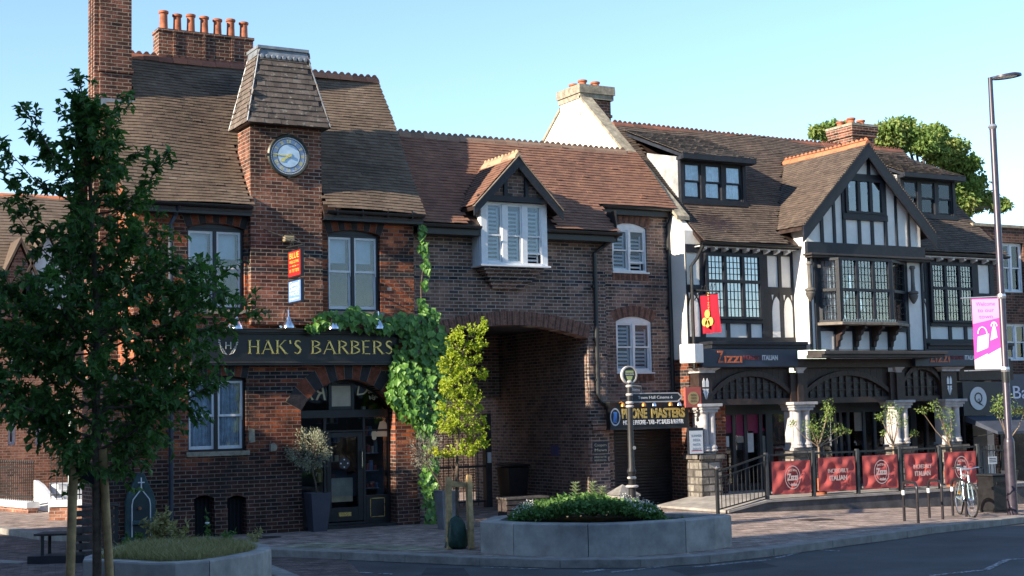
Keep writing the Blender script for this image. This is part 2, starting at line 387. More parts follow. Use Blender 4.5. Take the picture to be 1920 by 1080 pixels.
# ------------------------------------------------------------------ palette
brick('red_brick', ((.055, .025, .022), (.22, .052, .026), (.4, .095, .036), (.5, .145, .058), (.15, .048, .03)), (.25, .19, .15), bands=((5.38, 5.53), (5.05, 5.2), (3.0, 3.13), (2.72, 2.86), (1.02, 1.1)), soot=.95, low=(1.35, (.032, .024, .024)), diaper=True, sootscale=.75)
brick('chimney_brick', ((.06, .03, .025), (.17, .065, .045), (.27, .1, .065), (.13, .05, .035)), (.36, .3, .23), soot=.75, sootscale=.9)
brick('brown_brick', ((.06, .052, .058), (.15, .105, .09), (.235, .14, .112), (.29, .18, .14), (.13, .095, .085)), (.4, .35, .3), soot=.35, sootcol=(.04, .034, .034), bands=((5.3, 5.375), (5.075, 5.15)), band_tones=((.02, .024, .034), (.07, .08, .1)))
brick('dim_brick', ((.09, .065, .062), (.17, .11, .09), (.22, .14, .11)), (.36, .31, .27), soot=.3)
brick('dark_brick', ((.05, .026, .022), (.12, .05, .035), (.16, .07, .05)), (.2, .16, .13), soot=.5)
brick('terrace_brick', ((.2, .08, .05), (.34, .14, .09), (.42, .2, .13)), (.4, .33, .27), soot=.3)
brick('rubble', ((.12, .11, .1), (.22, .2, .18), (.3, .28, .25)), (.06, .055, .05), bw=.34, bh=.17, ms=.02, soot=.4)
brick('pavers', ((.24, .19, .17), (.36, .27, .23), (.44, .33, .28), (.28, .24, .22)), (.17, .15, .13), bw=.2, bh=.1, ms=.006, horizontal=True, soot=.25, sootcol=(.09, .075, .07), rot=.6)
brick('side_pavers', ((.11, .085, .08), (.17, .125, .11), (.21, .16, .14)), (.07, .06, .055), bw=.2, bh=.1, ms=.006, horizontal=True, soot=.3, sootcol=(.06, .05, .05), rot=.2)
brick('tactile', ((.27, .25, .18), (.34, .32, .23)), (.2, .19, .15), bw=.4, bh=.4, ms=.006, horizontal=True, soot=.35, sootcol=(.14, .13, .1))
vb_red = mat('arch_brick_red', (.2, .062, .036), .85, .2, var=.35, vscale=9, bump=.6)
vb_blk = mat('arch_brick_black', (.035, .03, .032), .75, .3, var=.3, vscale=9, bump=.6)
joint = mat('lime_joint', (.3, .25, .2), .9, .2, var=.2)
vb_brn = mat('arch_brick_brown', (.2, .105, .08), .85, .2, var=.35, vscale=14, bump=.6)
vb_brn2 = mat('arch_brick_dull', (.12, .065, .052), .85, .2, var=.35, vscale=14, bump=.6)
t_old = rndmat('old_tiles', ((.045, .034, .028), (.09, .064, .048), (.135, .096, .07), (.18, .132, .098), (.25, .205, .155)), .85, .65, .9, moss=(.16, .15, .09))
t_org = rndmat('orange_tiles', ((.1, .055, .04), (.18, .092, .064), (.25, .128, .085), (.3, .165, .11)), .85, .6, .8, moss=(.14, .1, .075))
t_gry = rndmat('grey_tiles', ((.045, .035, .03), (.085, .062, .05), (.125, .092, .072), (.165, .125, .098)), .85, .45, 1.1, moss=(.2, .175, .12))
t_mns = rndmat('mossy_tiles', ((.05, .042, .038), (.1, .08, .068), (.15, .118, .1), (.25, .23, .2)), .85, .5, 2.5, moss=(.33, .31, .26))
t_rdg = rndmat('ridge_terracotta', ((.1, .05, .035), (.22, .09, .06), (.34, .13, .075)), .85, .4, 2)
t_rdo = rndmat('ridge_orange', ((.42, .13, .06), (.5, .18, .09), (.42, .16, .08)), .85, .4, 2)
lead = mat('lead', (.26, .28, .3), .45, .5, .3, var=.25, vscale=5)
navy = mat('navy_paint', (.012, .016, .026), .45, .5, var=.3, vscale=6, bump=.15, bscale=60)
blackp = mat('black_paint', (.014, .014, .016), .4, .5, var=.3, vscale=6, bump=.1)
white_p = mat('white_paint', (.74, .76, .78), .45, .45, var=.07, vscale=8, bump=.1)
cream = mat('cream_plaster', (.8, .78, .74), .85, .25, var=.08, vscale=2.2, bump=.5, bscale=22)
wht_r = mat('white_render', (.8, .76, .68), .85, .25, var=.06, vscale=1.6, bump=.3, bscale=12)
stonew = mat('painted_stone', (.45, .43, .43), .6, .4, var=.22, vscale=5, bump=.3)
timber = mat('black_timber', (.016, .019, .027), .55, .4, var=.35, vscale=7, bump=.4, bscale=30)
brn_t = mat('brown_timber', (.042, .026, .022), .5, .4, var=.35, vscale=7, bump=.4, bscale=30)
grey_t = mat('weathered_timber', (.2, .17, .14), .7, .3, var=.3, vscale=7, bump=.4)
room = mat('room_dark', (.02, .022, .026), .9, .2, var=0)
room2 = mat('room_grey', (.07, .075, .085), .9, .2, var=.3, vscale=2)
blindm = mat('blind', (.6, .66, .72), .8, .2, var=.1, vscale=4)
curt = mat('net_curtain', (.72, .74, .75), .9, .1, var=.25, vscale=6)
glz = glass('window_glass', refl=.02); glz2 = glass('shop_glass', refl=.0); glz4 = glass('leaded_glass', refl=.14)
gold = mat('gold_leaf', (.78, .58, .2), .28, .6, .85, var=.12, vscale=10)
chrome = mat('polished_steel', (.75, .77, .8), .16, .5, 1., var=.08, vscale=8)
granite = mat('granite', (.36, .34, .31), .75, .35, var=.3, vscale=2.2, bump=.35, bscale=90, dirt=(.2, .19, .18))
kerbm = mat('kerb_granite', (.28, .26, .235), .8, .3, var=.25, vscale=4, bump=.4, bscale=60)
wood_y = mat('stake_wood', (.42, .28, .13), .75, .3, var=.3, vscale=9, bump=.4)
bark = mat('bark', (.13, .1, .075), .85, .2, var=.4, vscale=14, bump=.8, bscale=40)
terra = mat('terracotta', (.4, .14, .075), .75, .3, var=.3, vscale=6, bump=.3)
stone = mat('weathered_stone', (.33, .29, .22), .85, .25, var=.35, vscale=7, bump=.6)
railm = mat('black_rail', (.02, .022, .024), .42, .5, var=.25, vscale=9)
zinc = mat('slate_paint', (.045, .05, .06), .6, .35, var=.3, vscale=2)
teal = mat('teal_paint', (.03, .07, .075), .4, .5, var=.35, vscale=6, bump=.2)
# asphalt
def asphalt():
    m = mat('asphalt', (.09, .088, .09), .82, .35, var=.3, vscale=.55, bump=.6, bscale=160); return m
# ------------------------------------------------------------------ ground
def sheet(name, pts, m, z0=None, thick=0., kind='structure', parent=None, grid=None):
    mb = MB()
    if grid:
        (xa, xb, nx), (ya, yb, ny) = grid
        for i in range(nx+1):
            for j in range(ny+1):
                x = xa+(xb-xa)*i/nx; y = ya+(yb-ya)*j/ny; mb.v.append((x, y, z0(x, y)))
        for i in range(nx):
            for j in range(ny):
                a = i*(ny+1)+j; mb.face((a, a+ny+1, a+ny+2, a+1))
    else:
        mb.poly(pts)
    o = mb.build(name, m, parent); 
    if parent is None: tag(o, kind=kind)
    return o
gxs = [-400, 19.5, 60, 400]
def strip_mesh(name, polyXY, m, dz, side=0., y_cut=None):
    """flat-topped slab following gz: polygon cut at X = 19.5"""
    mb = MB(); 
    def clip(poly, xc, keep_less):
        out = []
        for (x1, y1), (x2, y2) in zip(poly, poly[1:]+poly[:1]):
            in1 = (x1 <= xc) == keep_less or x1 == xc; in2 = (x2 <= xc) == keep_less or x2 == xc
            if in1: out.append((x1, y1))
            if in1 != in2 and x1 != x2: t = (xc-x1)/(x2-x1); out.append((xc, y1+t*(y2-y1)))
        return out
    for lo, hi in ((-1e4, 19.5), (19.5, 60), (60, 1e4)):
        p = clip(clip(polyXY, lo, False), hi, True) if True else polyXY
        if len(p) >= 3:
            top = [(x, y, gz(min(max(x, lo+1e-4), hi-1e-4))+dz) for x, y in p]; mb.poly(top)
            if side:
                for a, b in zip(top, top[1:]+top[:1]):
                    if abs(a[0]-b[0]) < 1e-3 and (abs(a[0]-lo) < 1e-3 or abs(a[0]-hi) < 1e-3): continue
                    mb.poly([a, b, (b[0], b[1], b[2]-side), (a[0], a[1], a[2]-side)])
    return mb.build(name, m)
tag(strip_mesh('road', [(-600, -600), (900, -600), (900, 900), (-600, 900)], asphalt(), -.12), kind='structure')
KP = [(-160, 978), (0, 991), (75, 1002), (130, 1005), (250, 1012), (400, 1022), (512, 1031), (640, 1036), (760, 1041), (900, 1047), (1050, 1051), (1200, 1050), (1330, 1042), (1450, 1029), (1560, 1014), (1700, 996), (1830, 980), (1920, 970), (2020, 960)]
KW = [onG(x, y) for x, y in KP]; KW = [(p.x, p.y) for p in KW]
far_r = (KW[-1][0]+60, KW[-1][1]-4); far_l = (KW[0][0]-40, KW[0][1]+4)
pav = [far_l]+KW+[far_r, (110, 80), (-60, 80)]
tag(strip_mesh('pavement', pav, MT['pavers'], 0., .14), kind='structure')
# kerb stones: granite edging on the lip of the pavement
line = [far_l]+KW+[far_r]
mb = MB()
for i, ((x1, y1), (x2, y2)) in enumerate(zip(line, line[1:])):
    d = Vector((x2-x1, y2-y1, 0)); Lh = d.length; n_ = max(1, int(min(Lh, 60)/.9)); 
    for k in range(n_):
        a = (x1+d.x*k/n_, y1+d.y*k/n_); b = (x1+d.x*(k+1)/n_, y1+d.y*(k+1)/n_)
        nn = Vector((-d.y, d.x, 0)).normalized()
        if nn.y < 0: nn = -nn
        g0 = .004*d.x/n_/Lh
        A = Vector((a[0]+g0, a[1], gz(a[0])-.119)); B = Vector((b[0]-g0, b[1], gz(b[0])-.119)); o_ = nn*.30; u_ = nn*-.012
        mb.prism([A+u_, B+u_, B+o_, A+o_], (0, 0, .131+.003*((i*7+k*3) % 3-1)*.3))
kerb = mb.build('kerb', kerbm, bevel=.008); tag(kerb, kind='structure')
# tactile paving, flush crossing
tp = [onG(x, y, .004) for x, y in ((505, 1027), (590, 1017), (700, 1020), (800, 1024), (850, 1031), (760, 1033), (640, 1028))]
tac = MB(); tac.poly(tp); tag(tac.build('tactile_paving', MT['tactile']), kind='structure')
# the side street mouth paved in brick, and the island in front
sp_ = [onG(x, y, -.112) for x, y in ((-400, 985), (0, 992), (75, 1003.5), (130, 1006.5), (250, 1013.5), (400, 1023.5), (512, 1033), (640, 1038), (700, 1100), (500, 1180), (-400, 1120))]
q = MB(); q.poly(sp_); tag(q.build('side_street', MT['side_pavers']), kind='structure')
isl = [onG(x, y, 0) for x, y in ((-300, 1042), (0, 1051), (60, 1054), (130, 1050), (300, 1052), (470, 1060), (530, 1085), (560, 1160), (400, 1350), (-400, 1400))]
q = MB(); q.prism([p-Vector((0, 0, .13)) for p in isl], (0, 0, .13)); tag(q.build('traffic_island', MT['side_pavers']), kind='structure')
q = MB()
for a, b in zip(isl[:8], isl[1:8]):
    n_ = max(1, int((b-a).length/.9)); d = (b-a)/n_; nn = Vector((-d.y, d.x, 0)).normalized()
    if nn.y > 0: nn = -nn
    for k in range(n_):
        A = a+d*(k+.004); B = a+d*(k+.996); A.z = B.z = -.118; q.prism([A-nn*.012, B-nn*.012, B+nn*.28, A+nn*.28], (0, 0, .13))
tag(q.build('island_kerb', kerbm, bevel=.008), kind='structure')
# worn road markings
wp = bpy.data.materials.new('worn_line_paint'); wp.use_nodes = True; N = wp.node_tree.nodes; L = wp.node_tree.links
g_ = N.new('ShaderNodeNewGeometry'); no = N.new('ShaderNodeTexNoise'); no.inputs['Scale'].default_value = 22; no.inputs['Detail'].default_value = 6; L.new(g_.outputs['Position'], no.inputs['Vector'])
rr = N.new('ShaderNodeValToRGB'); rr.color_ramp.elements[0].position = .47; rr.color_ramp.elements[1].position = .55
rr.color_ramp.elements[0].color = (.07, .07, .075, 1); rr.color_ramp.elements[1].color = (.4, .41, .42, 1)
L.new(no.outputs['Fac'], rr.inputs[0]); L.new(rr.outputs[0], N['Principled BSDF'].inputs['Base Color']); N['Principled BSDF'].inputs['Roughness'].default_value = .8
q = MB()
for pl, wd in (([(1090, 1073), (1138, 1067)], .16), ([(1145, 1073), (1235, 1063), (1316, 1052)], .1), ([(1300, 1063), (1445, 1049)], .08), ([(1455, 1046), (1494, 1037)], .08), ([(1510, 1029.5), (1574, 1033)], .08),
               ([(1745, 1079), (1849, 1068), (1888, 1049), (2000, 1042)], .1), ([(605, 1068), (640, 1070)], .1), ([(655, 1072), (700, 1074)], .1), ([(712, 1075), (735, 1076.5)], .1), ([(900, 1063), (1020, 1067)], .08)):
    P_ = [onG(x, y, -.114) for x, y in pl]
    for a, b in zip(P_, P_[1:]):
        t = (b-a).normalized(); s_ = Vector((-t.y, t.x, 0))*wd/2; q.poly([a-s_, b-s_, b+s_, a+s_])
tag(q.build('road_marking', wp), kind='structure')
# ------------------------------------------------------------------ windows
def sash_window(parent, r, Y, n=2, fm=None, sm=None, rec=.1, meet=.5, arch=0., fw=.05, mw=.07, blind=None, curtain=False, low_open=None, louvre=False, sw=.035, name='window', glassm=None, deep=.7, sill=None, backm=None):
    X0, X1, Z0, Z1 = r; fm = fm or navy; sm = sm or white_p; y = Y+rec
    m = MB()
    m.box(X0, X0+fw, y, y+.09, Z0, Z1); m.box(X1-fw, X1, y, y+.09, Z0, Z1); m.box(X0+fw, X1-fw, y, y+.09, Z1-fw, Z1); m.box(X0+fw, X1-fw, y-.02, y+.09, Z0, Z0+fw)
    if arch:
        m.xz(arc_pts(X0, X1, Z1, arch, 12), y, y+.09)
    iw = (X1-X0-2*fw-(n-1)*mw)/n; sx = []
    for i in range(n):
        a = X0+fw+i*(iw+mw); sx.append((a, a+iw))
        if i < n-1: m.box(a+iw, a+iw+mw, y-.01, y+.09, Z0+fw, Z1-fw)
    if sill: m.box(X0-.06, X1+.06, Y-.07, y, Z0-sill, Z0-.002)
    win = m.build(name, fm, parent, bevel=.004)
    s = MB(); p = MB(); za, zb = Z0+fw, Z1-fw; zm = za+(zb-za)*meet
    for i, (a, b) in enumerate(sx):
        lo_z = za
        if low_open and i in low_open: lo_z = za+low_open[i]
        for (c, d, yy) in ((zm-.02, zb, y+.015), (lo_z, zm+.02, y+.05)):
            if low_open and i in low_open and c == lo_z: d = zm+.02
            s.box(a, a+sw, yy, yy+.035, c, d); s.box(b-sw, b, yy, yy+.035, c, d)
            s.box(a+sw, b-sw, yy, yy+.035, d-sw, d); s.box(a+sw, b-sw, yy, yy+.035, c, c+sw*(1.4 if c == lo_z else 1))
            p.box(a+sw, b-sw, yy+.014, yy+.018, c+sw, d-sw)
        s.box(a+.004, a+.02, y+.01, y+.014, zm-.09, zm-.02); s.box(b-.02, b-.004, y+.01, y+.014, zm-.09, zm-.02)
    s.build('sash', sm, win); p.build('pane', glassm or glz, win)
    b_ = MB(); bi = .02
    x0, x1, y0, y1, z0, z1 = X0+bi, X1-bi, y+.1, y+deep, Z0+bi, Z1-bi+arch*.5
    b_.poly([(x0, y1, z0), (x1, y1, z0), (x1, y1, z1), (x0, y1, z1)]); b_.poly([(x0, y0, z0), (x0, y1, z0), (x0, y1, z1), (x0, y0, z1)]); b_.poly([(x1, y1, z0), (x1, y0, z0), (x1, y0, z1), (x1, y1, z1)])
    b_.poly([(x0, y0, z0), (x1, y0, z0), (x1, y1, z0), (x0, y1, z0)]); b_.poly([(x0, y0, z1), (x0, y1, z1), (x1, y1, z1), (x1, y0, z1)])
    b_.build('room_lining', backm or room, win)
    if blind is not None:
        q = MB()
        for i, (a, b) in enumerate(sx):
            zt = zb-(zb-za)*(blind[i] if isinstance(blind, (list, tuple)) else blind)
            q.box(a+.06, b-.06, y+.16, y+.165, zt, zb-.02); q.box(a+.06, b-.06, y+.155, y+.17, zt-.02, zt)
        q.build('blind', blindm, win)
    if curtain:
        q = MB()
        for a, b in (sx if curtain is True else [(X0+fw, X1-fw)]):
            n_ = 26
            for k in range(n_):
                u0, u1 = a+(b-a)*k/n_, a+(b-a)*(k+1)/n_; d0 = .02*math.sin(k*1.9)+.01*math.sin(k*.7); d1 = .02*math.sin((k+1)*1.9)+.01*math.sin((k+1)*.7)
                q.poly([(u0, y+.12+d0, za+.02), (u1, y+.12+d1, za+.02), (u1, y+.12+d1, zb-.02), (u0, y+.12+d0, zb-.02)])
        q.build('curtain', curt, win)
    if louvre:
        q = MB()
        for i, (a, b) in enumerate(sx):
            for c, d in ((za+.03, zm-.03), (zm+.03, zb-(.12 if i != 0 else .05))):
                q.box(a+.03, a+.06, y+.12, y+.15, c, d); q.box(b-.06, b-.03, y+.12, y+.15, c, d)
                k = c+.03
                while k < d-.03:
                    q.prism([(a+.06, y+.105, k), (b-.06, y+.105, k), (b-.06, y+.15, k+.04), (a+.06, y+.15, k+.04)], (0, .004, .008)); k += .088
        q.build('shutter', white_p, win)
    return win
def gutter(mb, x0, x1, y, z, r=.055):
    n = 7; pr = [(y-r+r*(1-math.cos(math.pi*k/n)), z-r*math.sin(math.pi*k/n)) for k in range(n+1)]
    for (ya, za), (yb, zb) in zip(pr, pr[1:]): mb.prism([(x0, ya, za), (x0, yb, zb), (x0, yb, zb-.006), (x0, ya, za-.006)], (x1-x0, 0, 0))
def pots(parent, spots, z, h=.36, r=.095, m=None, name='chimney_pot'):
    for x, y in spots:
        k = rng.uniform(.92, 1.08)
        b = MB(); b.lathe([(r*.85, 0), (r, .02), (r*.92, .05), (r*.86, h*.5*k), (r*.84, h*k-.07), (r*1.08, h*k-.05), (r*1.1, h*k-.01), (r*.95, h*k), (r*.7, h*k), (r*.65, h*.6)], (x, y, z), 14)
        b.build(name, m or terra, parent, smooth=True)
# ------------------------------------------------------------------ outside the frame: two buildings added as shade casters, one terrace opposite
off = thing('shade_block', 'unseen brick block added to shade the road, outside the picture', 'building', (-18, 5, 0))
b = MB(); b.box(-30, -9, -14, 15.1, -.2, 15.5); b.build('wall', MT['dark_brick'], off)
b = MB(); b.box(-30.3, -8.8, -14.3, 15.3, 15.5, 15.9); b.build('roof', lead, off)
sh = thing('shade_house', 'unseen brick house added to shade the pavement and shop wall foot, outside the picture', 'building', (-16, 22, 0))
b = MB(); b.box(-26, -9, 15.4, 29, -.2, 9.4); b.build('wall', MT['dark_brick'], sh)
b = MB(); b.prism([(-26.2, 15.4, 9.4), (-26.2, 29.2, 9.4), (-26.2, 22, 10.1)], (17.3, 0, 0)); b.build('roof', t_gry, sh)
op = thing('shop_terrace', 'brick shop terrace on the far side of the road, outside the picture', 'building', (25, -14, 0))
b = MB(); b.box(-14, 75, -22, -12, -.2, 5.4); b.build('wall', MT['terrace_brick'], op)
b = MB(); b.prism([(-14.2, -22.2, 5.4), (-14.2, -11.8, 5.4), (-14.2, -17, 7)], (89.4, 0, 0)); b.build('roof', t_gry, op)
for k in range(14):
    x = -12+k*6.2
    for z0_, z1_ in ((4.0, 5.1),): 
        b = MB(); b.box(x+1, x+2.4, -12, -11.95, z0_, z1_); b.box(x+3.6, x+5, -12, -11.95, z0_, z1_); b.build('window', white_p, op)
    b = MB(); b.box(x+.3, x+5.8, -12, -11.9, .3, 3.1); b.build('shopfront', blackp, op)
    b = MB(); b.box(x+.2, x+5.9, -12, -11.85, 3.11, 3.7); b.build('fascia', (teal, white_p, vb_red, navy, cream)[k % 5], op)
# ================================================================== the corner building with the clock tower
B = thing('clock_tower_building', 'red brick corner building with steep tiled roof, clock tower and black barber shopfront', 'building', (10, 29, 0))
YB = 27.0; XL, XR = 7.0, 12.82; ZE, ZR, YE, YR = 6.36, 9.73, 26.7, 29.06
RT = [RC(354, 430, 456, 580, YB), RC(618, 443, 711, 584, YB)]        # upper windows
rL = RC(356, 710, 459, 846, YB)                                     # lower window
zu0 = RT[1][2]
RT = [(RT[0][0]-.03, RT[0][1]+.03, zu0, onY(404, 428, YB)[1]), (RT[1][0]-.03, RT[1][1]+.03, zu0, onY(663, 440, YB)[1])]
rL = (rL[0]-.03, rL[1]+.03, rL[2], rL[3])
dX0, dX1 = onY(565, 860, YB)[0], onY(742, 860, YB)[0]; dS = onY(652, 768, YB)[1]; dR = onY(652, 711, YB)[1]-dS
bsm = []
for a, b_ in ((364, 402), (426, 462)):
    x0, x1, z0, z1 = RC(a, 935, b_, 992, YB); bsm.append((x0, x1, -.02, z1, .06))
ops = [(r[0], r[1], r[2], r[3], .1) for r in RT]+[(rL[0], rL[1], rL[2], rL[3], .06), (dX0, dX1, -.1, dS, dR)]+bsm
m = MB(); wall(m, XL, XR, -.1, ZE+.35, YB, .32, ops)
m.box(XL, XL+.3, YB+.325, 31.1, -.1, ZE+.1); m.box(XR-.3, XR, YB+.325, 31.1, -.1, ZE+.1); m.box(XL+.302, XR-.302, 30.8, 31.1, -.1, ZE+.1)
# gable triangles
for gx in (XL, XR-.3):
    m.prism([(gx, YB+.2, ZE+.101), (gx, 31.1, ZE+.101), (gx, YR, ZR-.12)], (.3, 0, 0))
# plinth courses
for a, b_ in ((XL-.03, bsm[0][0]), (bsm[0][1], bsm[1][0]), (bsm[1][1], dX0), (dX1, XR+.03)):
    m.box(a, b_, YB-.04, YB-.001, -.1, .52)
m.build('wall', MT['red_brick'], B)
# cellar grilles
for o in bsm:
    q = MB(); q.box(o[0], o[1], YB+.24, YB+.3, -.02, o[3]); 
    for k in range(5): x = o[0]+(o[1]-o[0])*(k+.5)/5; q.box(x-.01, x+.01, YB+.15, YB+.17, 0, o[3])
    q.build('cellar_grille', room, B)
# arch brickwork over openings
for r, rise in ((RT[0], .1), (RT[1], .1), (rL, .06)):
    q = MB(); voussoirs(q, r[0]-.02, r[1]+.02, r[3], rise, .34, YB, 9); q.build('window_arch', [vb_blk, vb_red, joint], B)
q = MB(); voussoirs(q, dX0, dX1, dS, dR, .36, YB, 13, mis=(0, 1)); q.build('door_arch', [vb_blk, vb_red, joint], B)
for i, r in enumerate(RT):
    sash_window(B, r, YB, 2, fm=navy, arch=.1, blind=.34, backm=room, meet=.52, sw=.045)
    q = MB(); q.box(r[0]-.05, r[1]+.05, YB-.05, YB+.1, r[2]-.09, r[2]-.003); q.build('window_sill', stone, B)
sash_window(B, rL, YB, 2, fm=blackp, arch=.06, curtain=True, meet=.49, backm=room2, fw=.04, sw=.045)
q = MB(); q.box(rL[0]-.05, rL[1]+.05, YB-.05, YB+.1, rL[2]-.09, rL[2]-.003); q.build('window_sill', stone, B)
# roof: front slope in two wings beside the tower, back slope, gable undersides
TX0, TX1, TY0, TY1 = 9.24, 10.73, 26.85, 27.4
sl = Vector((0, YR-YE, ZR-ZE)); SL = sl.length
def keepB(u, v):
    x = XL-.25+u; y = YE+(YR-YE)*v/SL
    if x < 7.28 and y > 28.2: return False
    return not (TX0-.02 < x < TX1+.02 and y < 27.7)
tm = roof_tiles((XL-.25, YE, ZE), (1, 0, 0), sl, XR+.16-XL+.25, SL, keepB, seed=2, sag=.055, bell=.04, gauge=.086)
rf = tm.build('roof', t_old, B)
q = MB(); th = .03
for xa, xb in ((XL-.22, TX0), (TX1, XR+.12)):
    q.prism([(xa, YE+.03, ZE-.06), (xa, YR, ZR-.09), (xa, YR, ZR-.17), (xa, YE+.03, ZE-.14)], (xb-xa, 0, 0))
q.prism([(TX0+.001, 27.62, ZE+1.25), (TX0+.001, YR, ZR-.09), (TX0+.001, YR, ZR-.17), (TX0+.001, 27.62, ZE+1.17)], (TX1-TX0-.002, 0, 0))
q.prism([(XL-.22, YR+.001, ZR-.05), (XL-.22, 31.5, ZE-.05), (XL-.22, 31.5, ZE-.17), (XL-.22, YR+.001, ZR-.17)], (XR-XL+.34, 0, 0))
q.build('roof_deck', brn_t, rf)
ridge_tiles((XL-.2, YR, ZR), (TX0+.6, YR, ZR-.02), t_rdg, rf, sag=.02, seed=3)
ridge_tiles((TX0+.6, YR, ZR-.02), (XR+.16, YR, ZR-.02), t_rdo if False else rndmat('ridge_mixed', ((.2, .08, .05), (.34, .15, .09), (.3, .13, .08)), .85, .3), rf, sag=.0, seed=5)
q = MB(); gutter(q, XL-.25, TX0-.02, YE-.03, ZE-.02); q.box(XL-.2, TX0-.01, YE+.05, YE+.09, ZE-.2, ZE-.05); q.box(XL, TX0-.01, YE+.09, YB-.001, ZE-.2, ZE-.18); q.build('gutter', blackp, rf)
q = MB(); gutter(q, TX1+.03, XR+.1, YE-.03, ZE-.02); q.box(TX1+.01, XR+.1, YE+.05, YE+.09, ZE-.2, ZE-.05); q.box(TX1+.01, XR, YE+.09, YB-.001, ZE-.2, ZE-.18)
for i in range(4):
    x = TX1+.25+i*.55; q.box(x, x+.02, YE-.06, YE+.1, ZE-.1, ZE+.06)
q.build('gutter', blackp, rf)
# drainpipe near the corner
dp = onY(320, 400, YB-.1)[0]
q = MB(); q.tube([(dp+.1, YE, ZE-.06), (dp+.08, YB-.12, ZE-.25), (dp, YB-.1, ZE-.42), (dp, YB-.1, .05)], .045, 10)
for z in (5.2, 3.6, 2., .6): q.box(dp-.07, dp+.07, YB-.11, YB, z, z+.05)
q.build('drainpipe', mat('pipe_blue', (.04, .05, .07), .4, var=.2), B)
# clock tower
q = MB(); q.box(TX0, TX1, TY0, YB-.001, 4.05, 8.1); q.box(TX0, TX1, YB+.321, TY1+.2, 6.3, 8.1); q.box(TX0, TX1, YB, YB+.32, ZE+.36, 8.1)
brick('tower_brick', ((.08, .035, .028), (.2, .065, .04), (.29, .1, .06), (.34, .14, .085), (.08, .035, .03)), (.4, .33, .26), soot=.8, bands=((5.38, 5.53), (5.05, 5.2)))
tw = q.build('clock_tower', MT['tower_brick'], B)
# mansard cap
bz, tz = 8.02, 9.55
base = [(9.13, 26.66), (10.84, 26.66), (10.84, 27.78), (9.13, 27.78)]; topq = [(9.5, 27.0), (10.48, 27.0), (10.48, 27.6), (9.5, 27.6)]
cap = MB()
for i in range(4):
    a, b2 = base[i], base[(i+1) % 4]; c, d2 = topq[(i+1) % 4], topq[i]
    A = Vector((a[0], a[1], bz)); Bv = Vector((b2[0], b2[1], bz)); D = Vector((d2[0], d2[1], tz)); Cc = Vector((c[0], c[1], tz))
    eu = (Bv-A); W = eu.length; eu.normalize(); mid0 = (A+Bv)/2; mid1 = (Cc+D)/2; svv = mid1-mid0; Ls = svv.length
    wt = (Cc-D).length
    nn = eu.cross(svv.normalized()); outw = Vector(((a[0]+b2[0])/2-9.985, (a[1]+b2[1])/2-27.2, 0))
    tmp = MB(); 
    roof_tiles(A, eu, svv, W, Ls, lambda u, v, W=W, wt=wt, Ls=Ls: abs(u-W/2) < (W*(1-v/Ls)+wt*v/Ls)/2-.005, seed=20+i, gauge=.115, sag=.006, mb=cap)
cap_o = cap.build('tower_roof', t_mns, B)
q = MB(); q.v = [(*p, bz-.03) for p in base]+[(*p, tz) for p in topq]
for f in ((3, 2, 1, 0), (4, 5, 6, 7), (0, 1, 5, 4), (1, 2, 6, 5), (2, 3, 7, 6), (3, 0, 4, 7)): q.face(f)
q.build('roof_core', brn_t, cap_o)
q = MB(); q.box(9.45, 10.53, 26.95, 27.65, tz+.03, tz+.09)
q.prism([(9.48, 26.945, tz-.12), (10.5, 26.945, tz-.12), (10.5, 26.99, tz+.04), (9.48, 26.99, tz+.04)], (0, .03, 0))
q.prism([(9.43, 26.98, tz-.12), (9.45, 27.62, tz-.12), (9.47, 27.6, tz+.04), (9.47, 27.0, tz+.04)], (.02, 0, 0))
for i in range(4):
    a = Vector((base[i][0], base[i][1], bz)); t_ = Vector((topq[i][0], topq[i][1], tz)); s_ = Vector((1 if i in (1, 2) else -1, -1 if i < 2 else 1, 0))*.012
    q.tube([a+s_, t_+s_], .014, 6)
for k in range(9): x = 9.53+k*.115; q.lathe([(.03, -.01), (.05, 0)], (x, 26.94, tz-.13), 8, axis='y')
q.build('lead_cap', lead, cap_o)
# clock
cx, cz = onY(540, 293, TY0); cr = .425; cy = TY0
clk = MB(); clk.lathe([(cr, 0), (cr+.015, -.03), (cr-.01, -.06), (cr-.045, -.05), (cr-.05, -.035)], (cx, cy, cz), 48, axis='y')
for a in range(4): clk.lathe([(.03, -.06), (.03, 0)], (cx+cr*1.02*math.cos(a*math.pi/2), cy, cz+cr*1.02*math.sin(a*math.pi/2)), 8, axis='y')
ck = clk.build('clock', mat('clock_bezel', (.05, .05, .04), .45, .5, .4, var=.3, vscale=20), B, smooth=True)
q = MB(); q.lathe([(cr-.05, -.03), (cr-.05, -.0385)], (cx, cy, cz), 48, axis='y'); q.build('dial', mat('dial_blue', (.38, .47, .66), .5, var=.2, vscale=9), ck)
q = MB(); q.lathe([(.235, -.038), (.235, -.046)], (cx, cy, cz), 48, axis='y'); q.build('dial_centre', mat('dial_pale', (.5, .68, .86), .5, var=.15, vscale=7), ck)
q = MB()
def ringy(q, r0, r1, y, n=64, mi=0):
    for k in range(n):
        a, b2 = 2*math.pi*k/n, 2*math.pi*(k+1)/n
        q.poly([(cx+r*math.sin(t), y, cz+r*math.cos(t)) for r, t in ((r0, a), (r1, a), (r1, b2), (r0, b2))], mi)
ringy(q, .232, .245, cy-.0475); ringy(q, .335, .348, cy-.041); ringy(q, .37, .378, cy-.041)
q.build('dial_ring', blackp, ck)
q = MB()
for k in range(60):
    a = 2*math.pi*k/60; s_, c_ = math.sin(a), math.cos(a)
    if True:
        q.poly([(cx+r*s_+w_*c_, cy-.0425, cz+r*c_-w_*s_) for r, w_ in ((.351, -.011), (.351, .011), (.368, .011), (.368, -.011))])
q.build('minute_track', mat('dial_white', (.7, .72, .68), .5, var=0), ck)
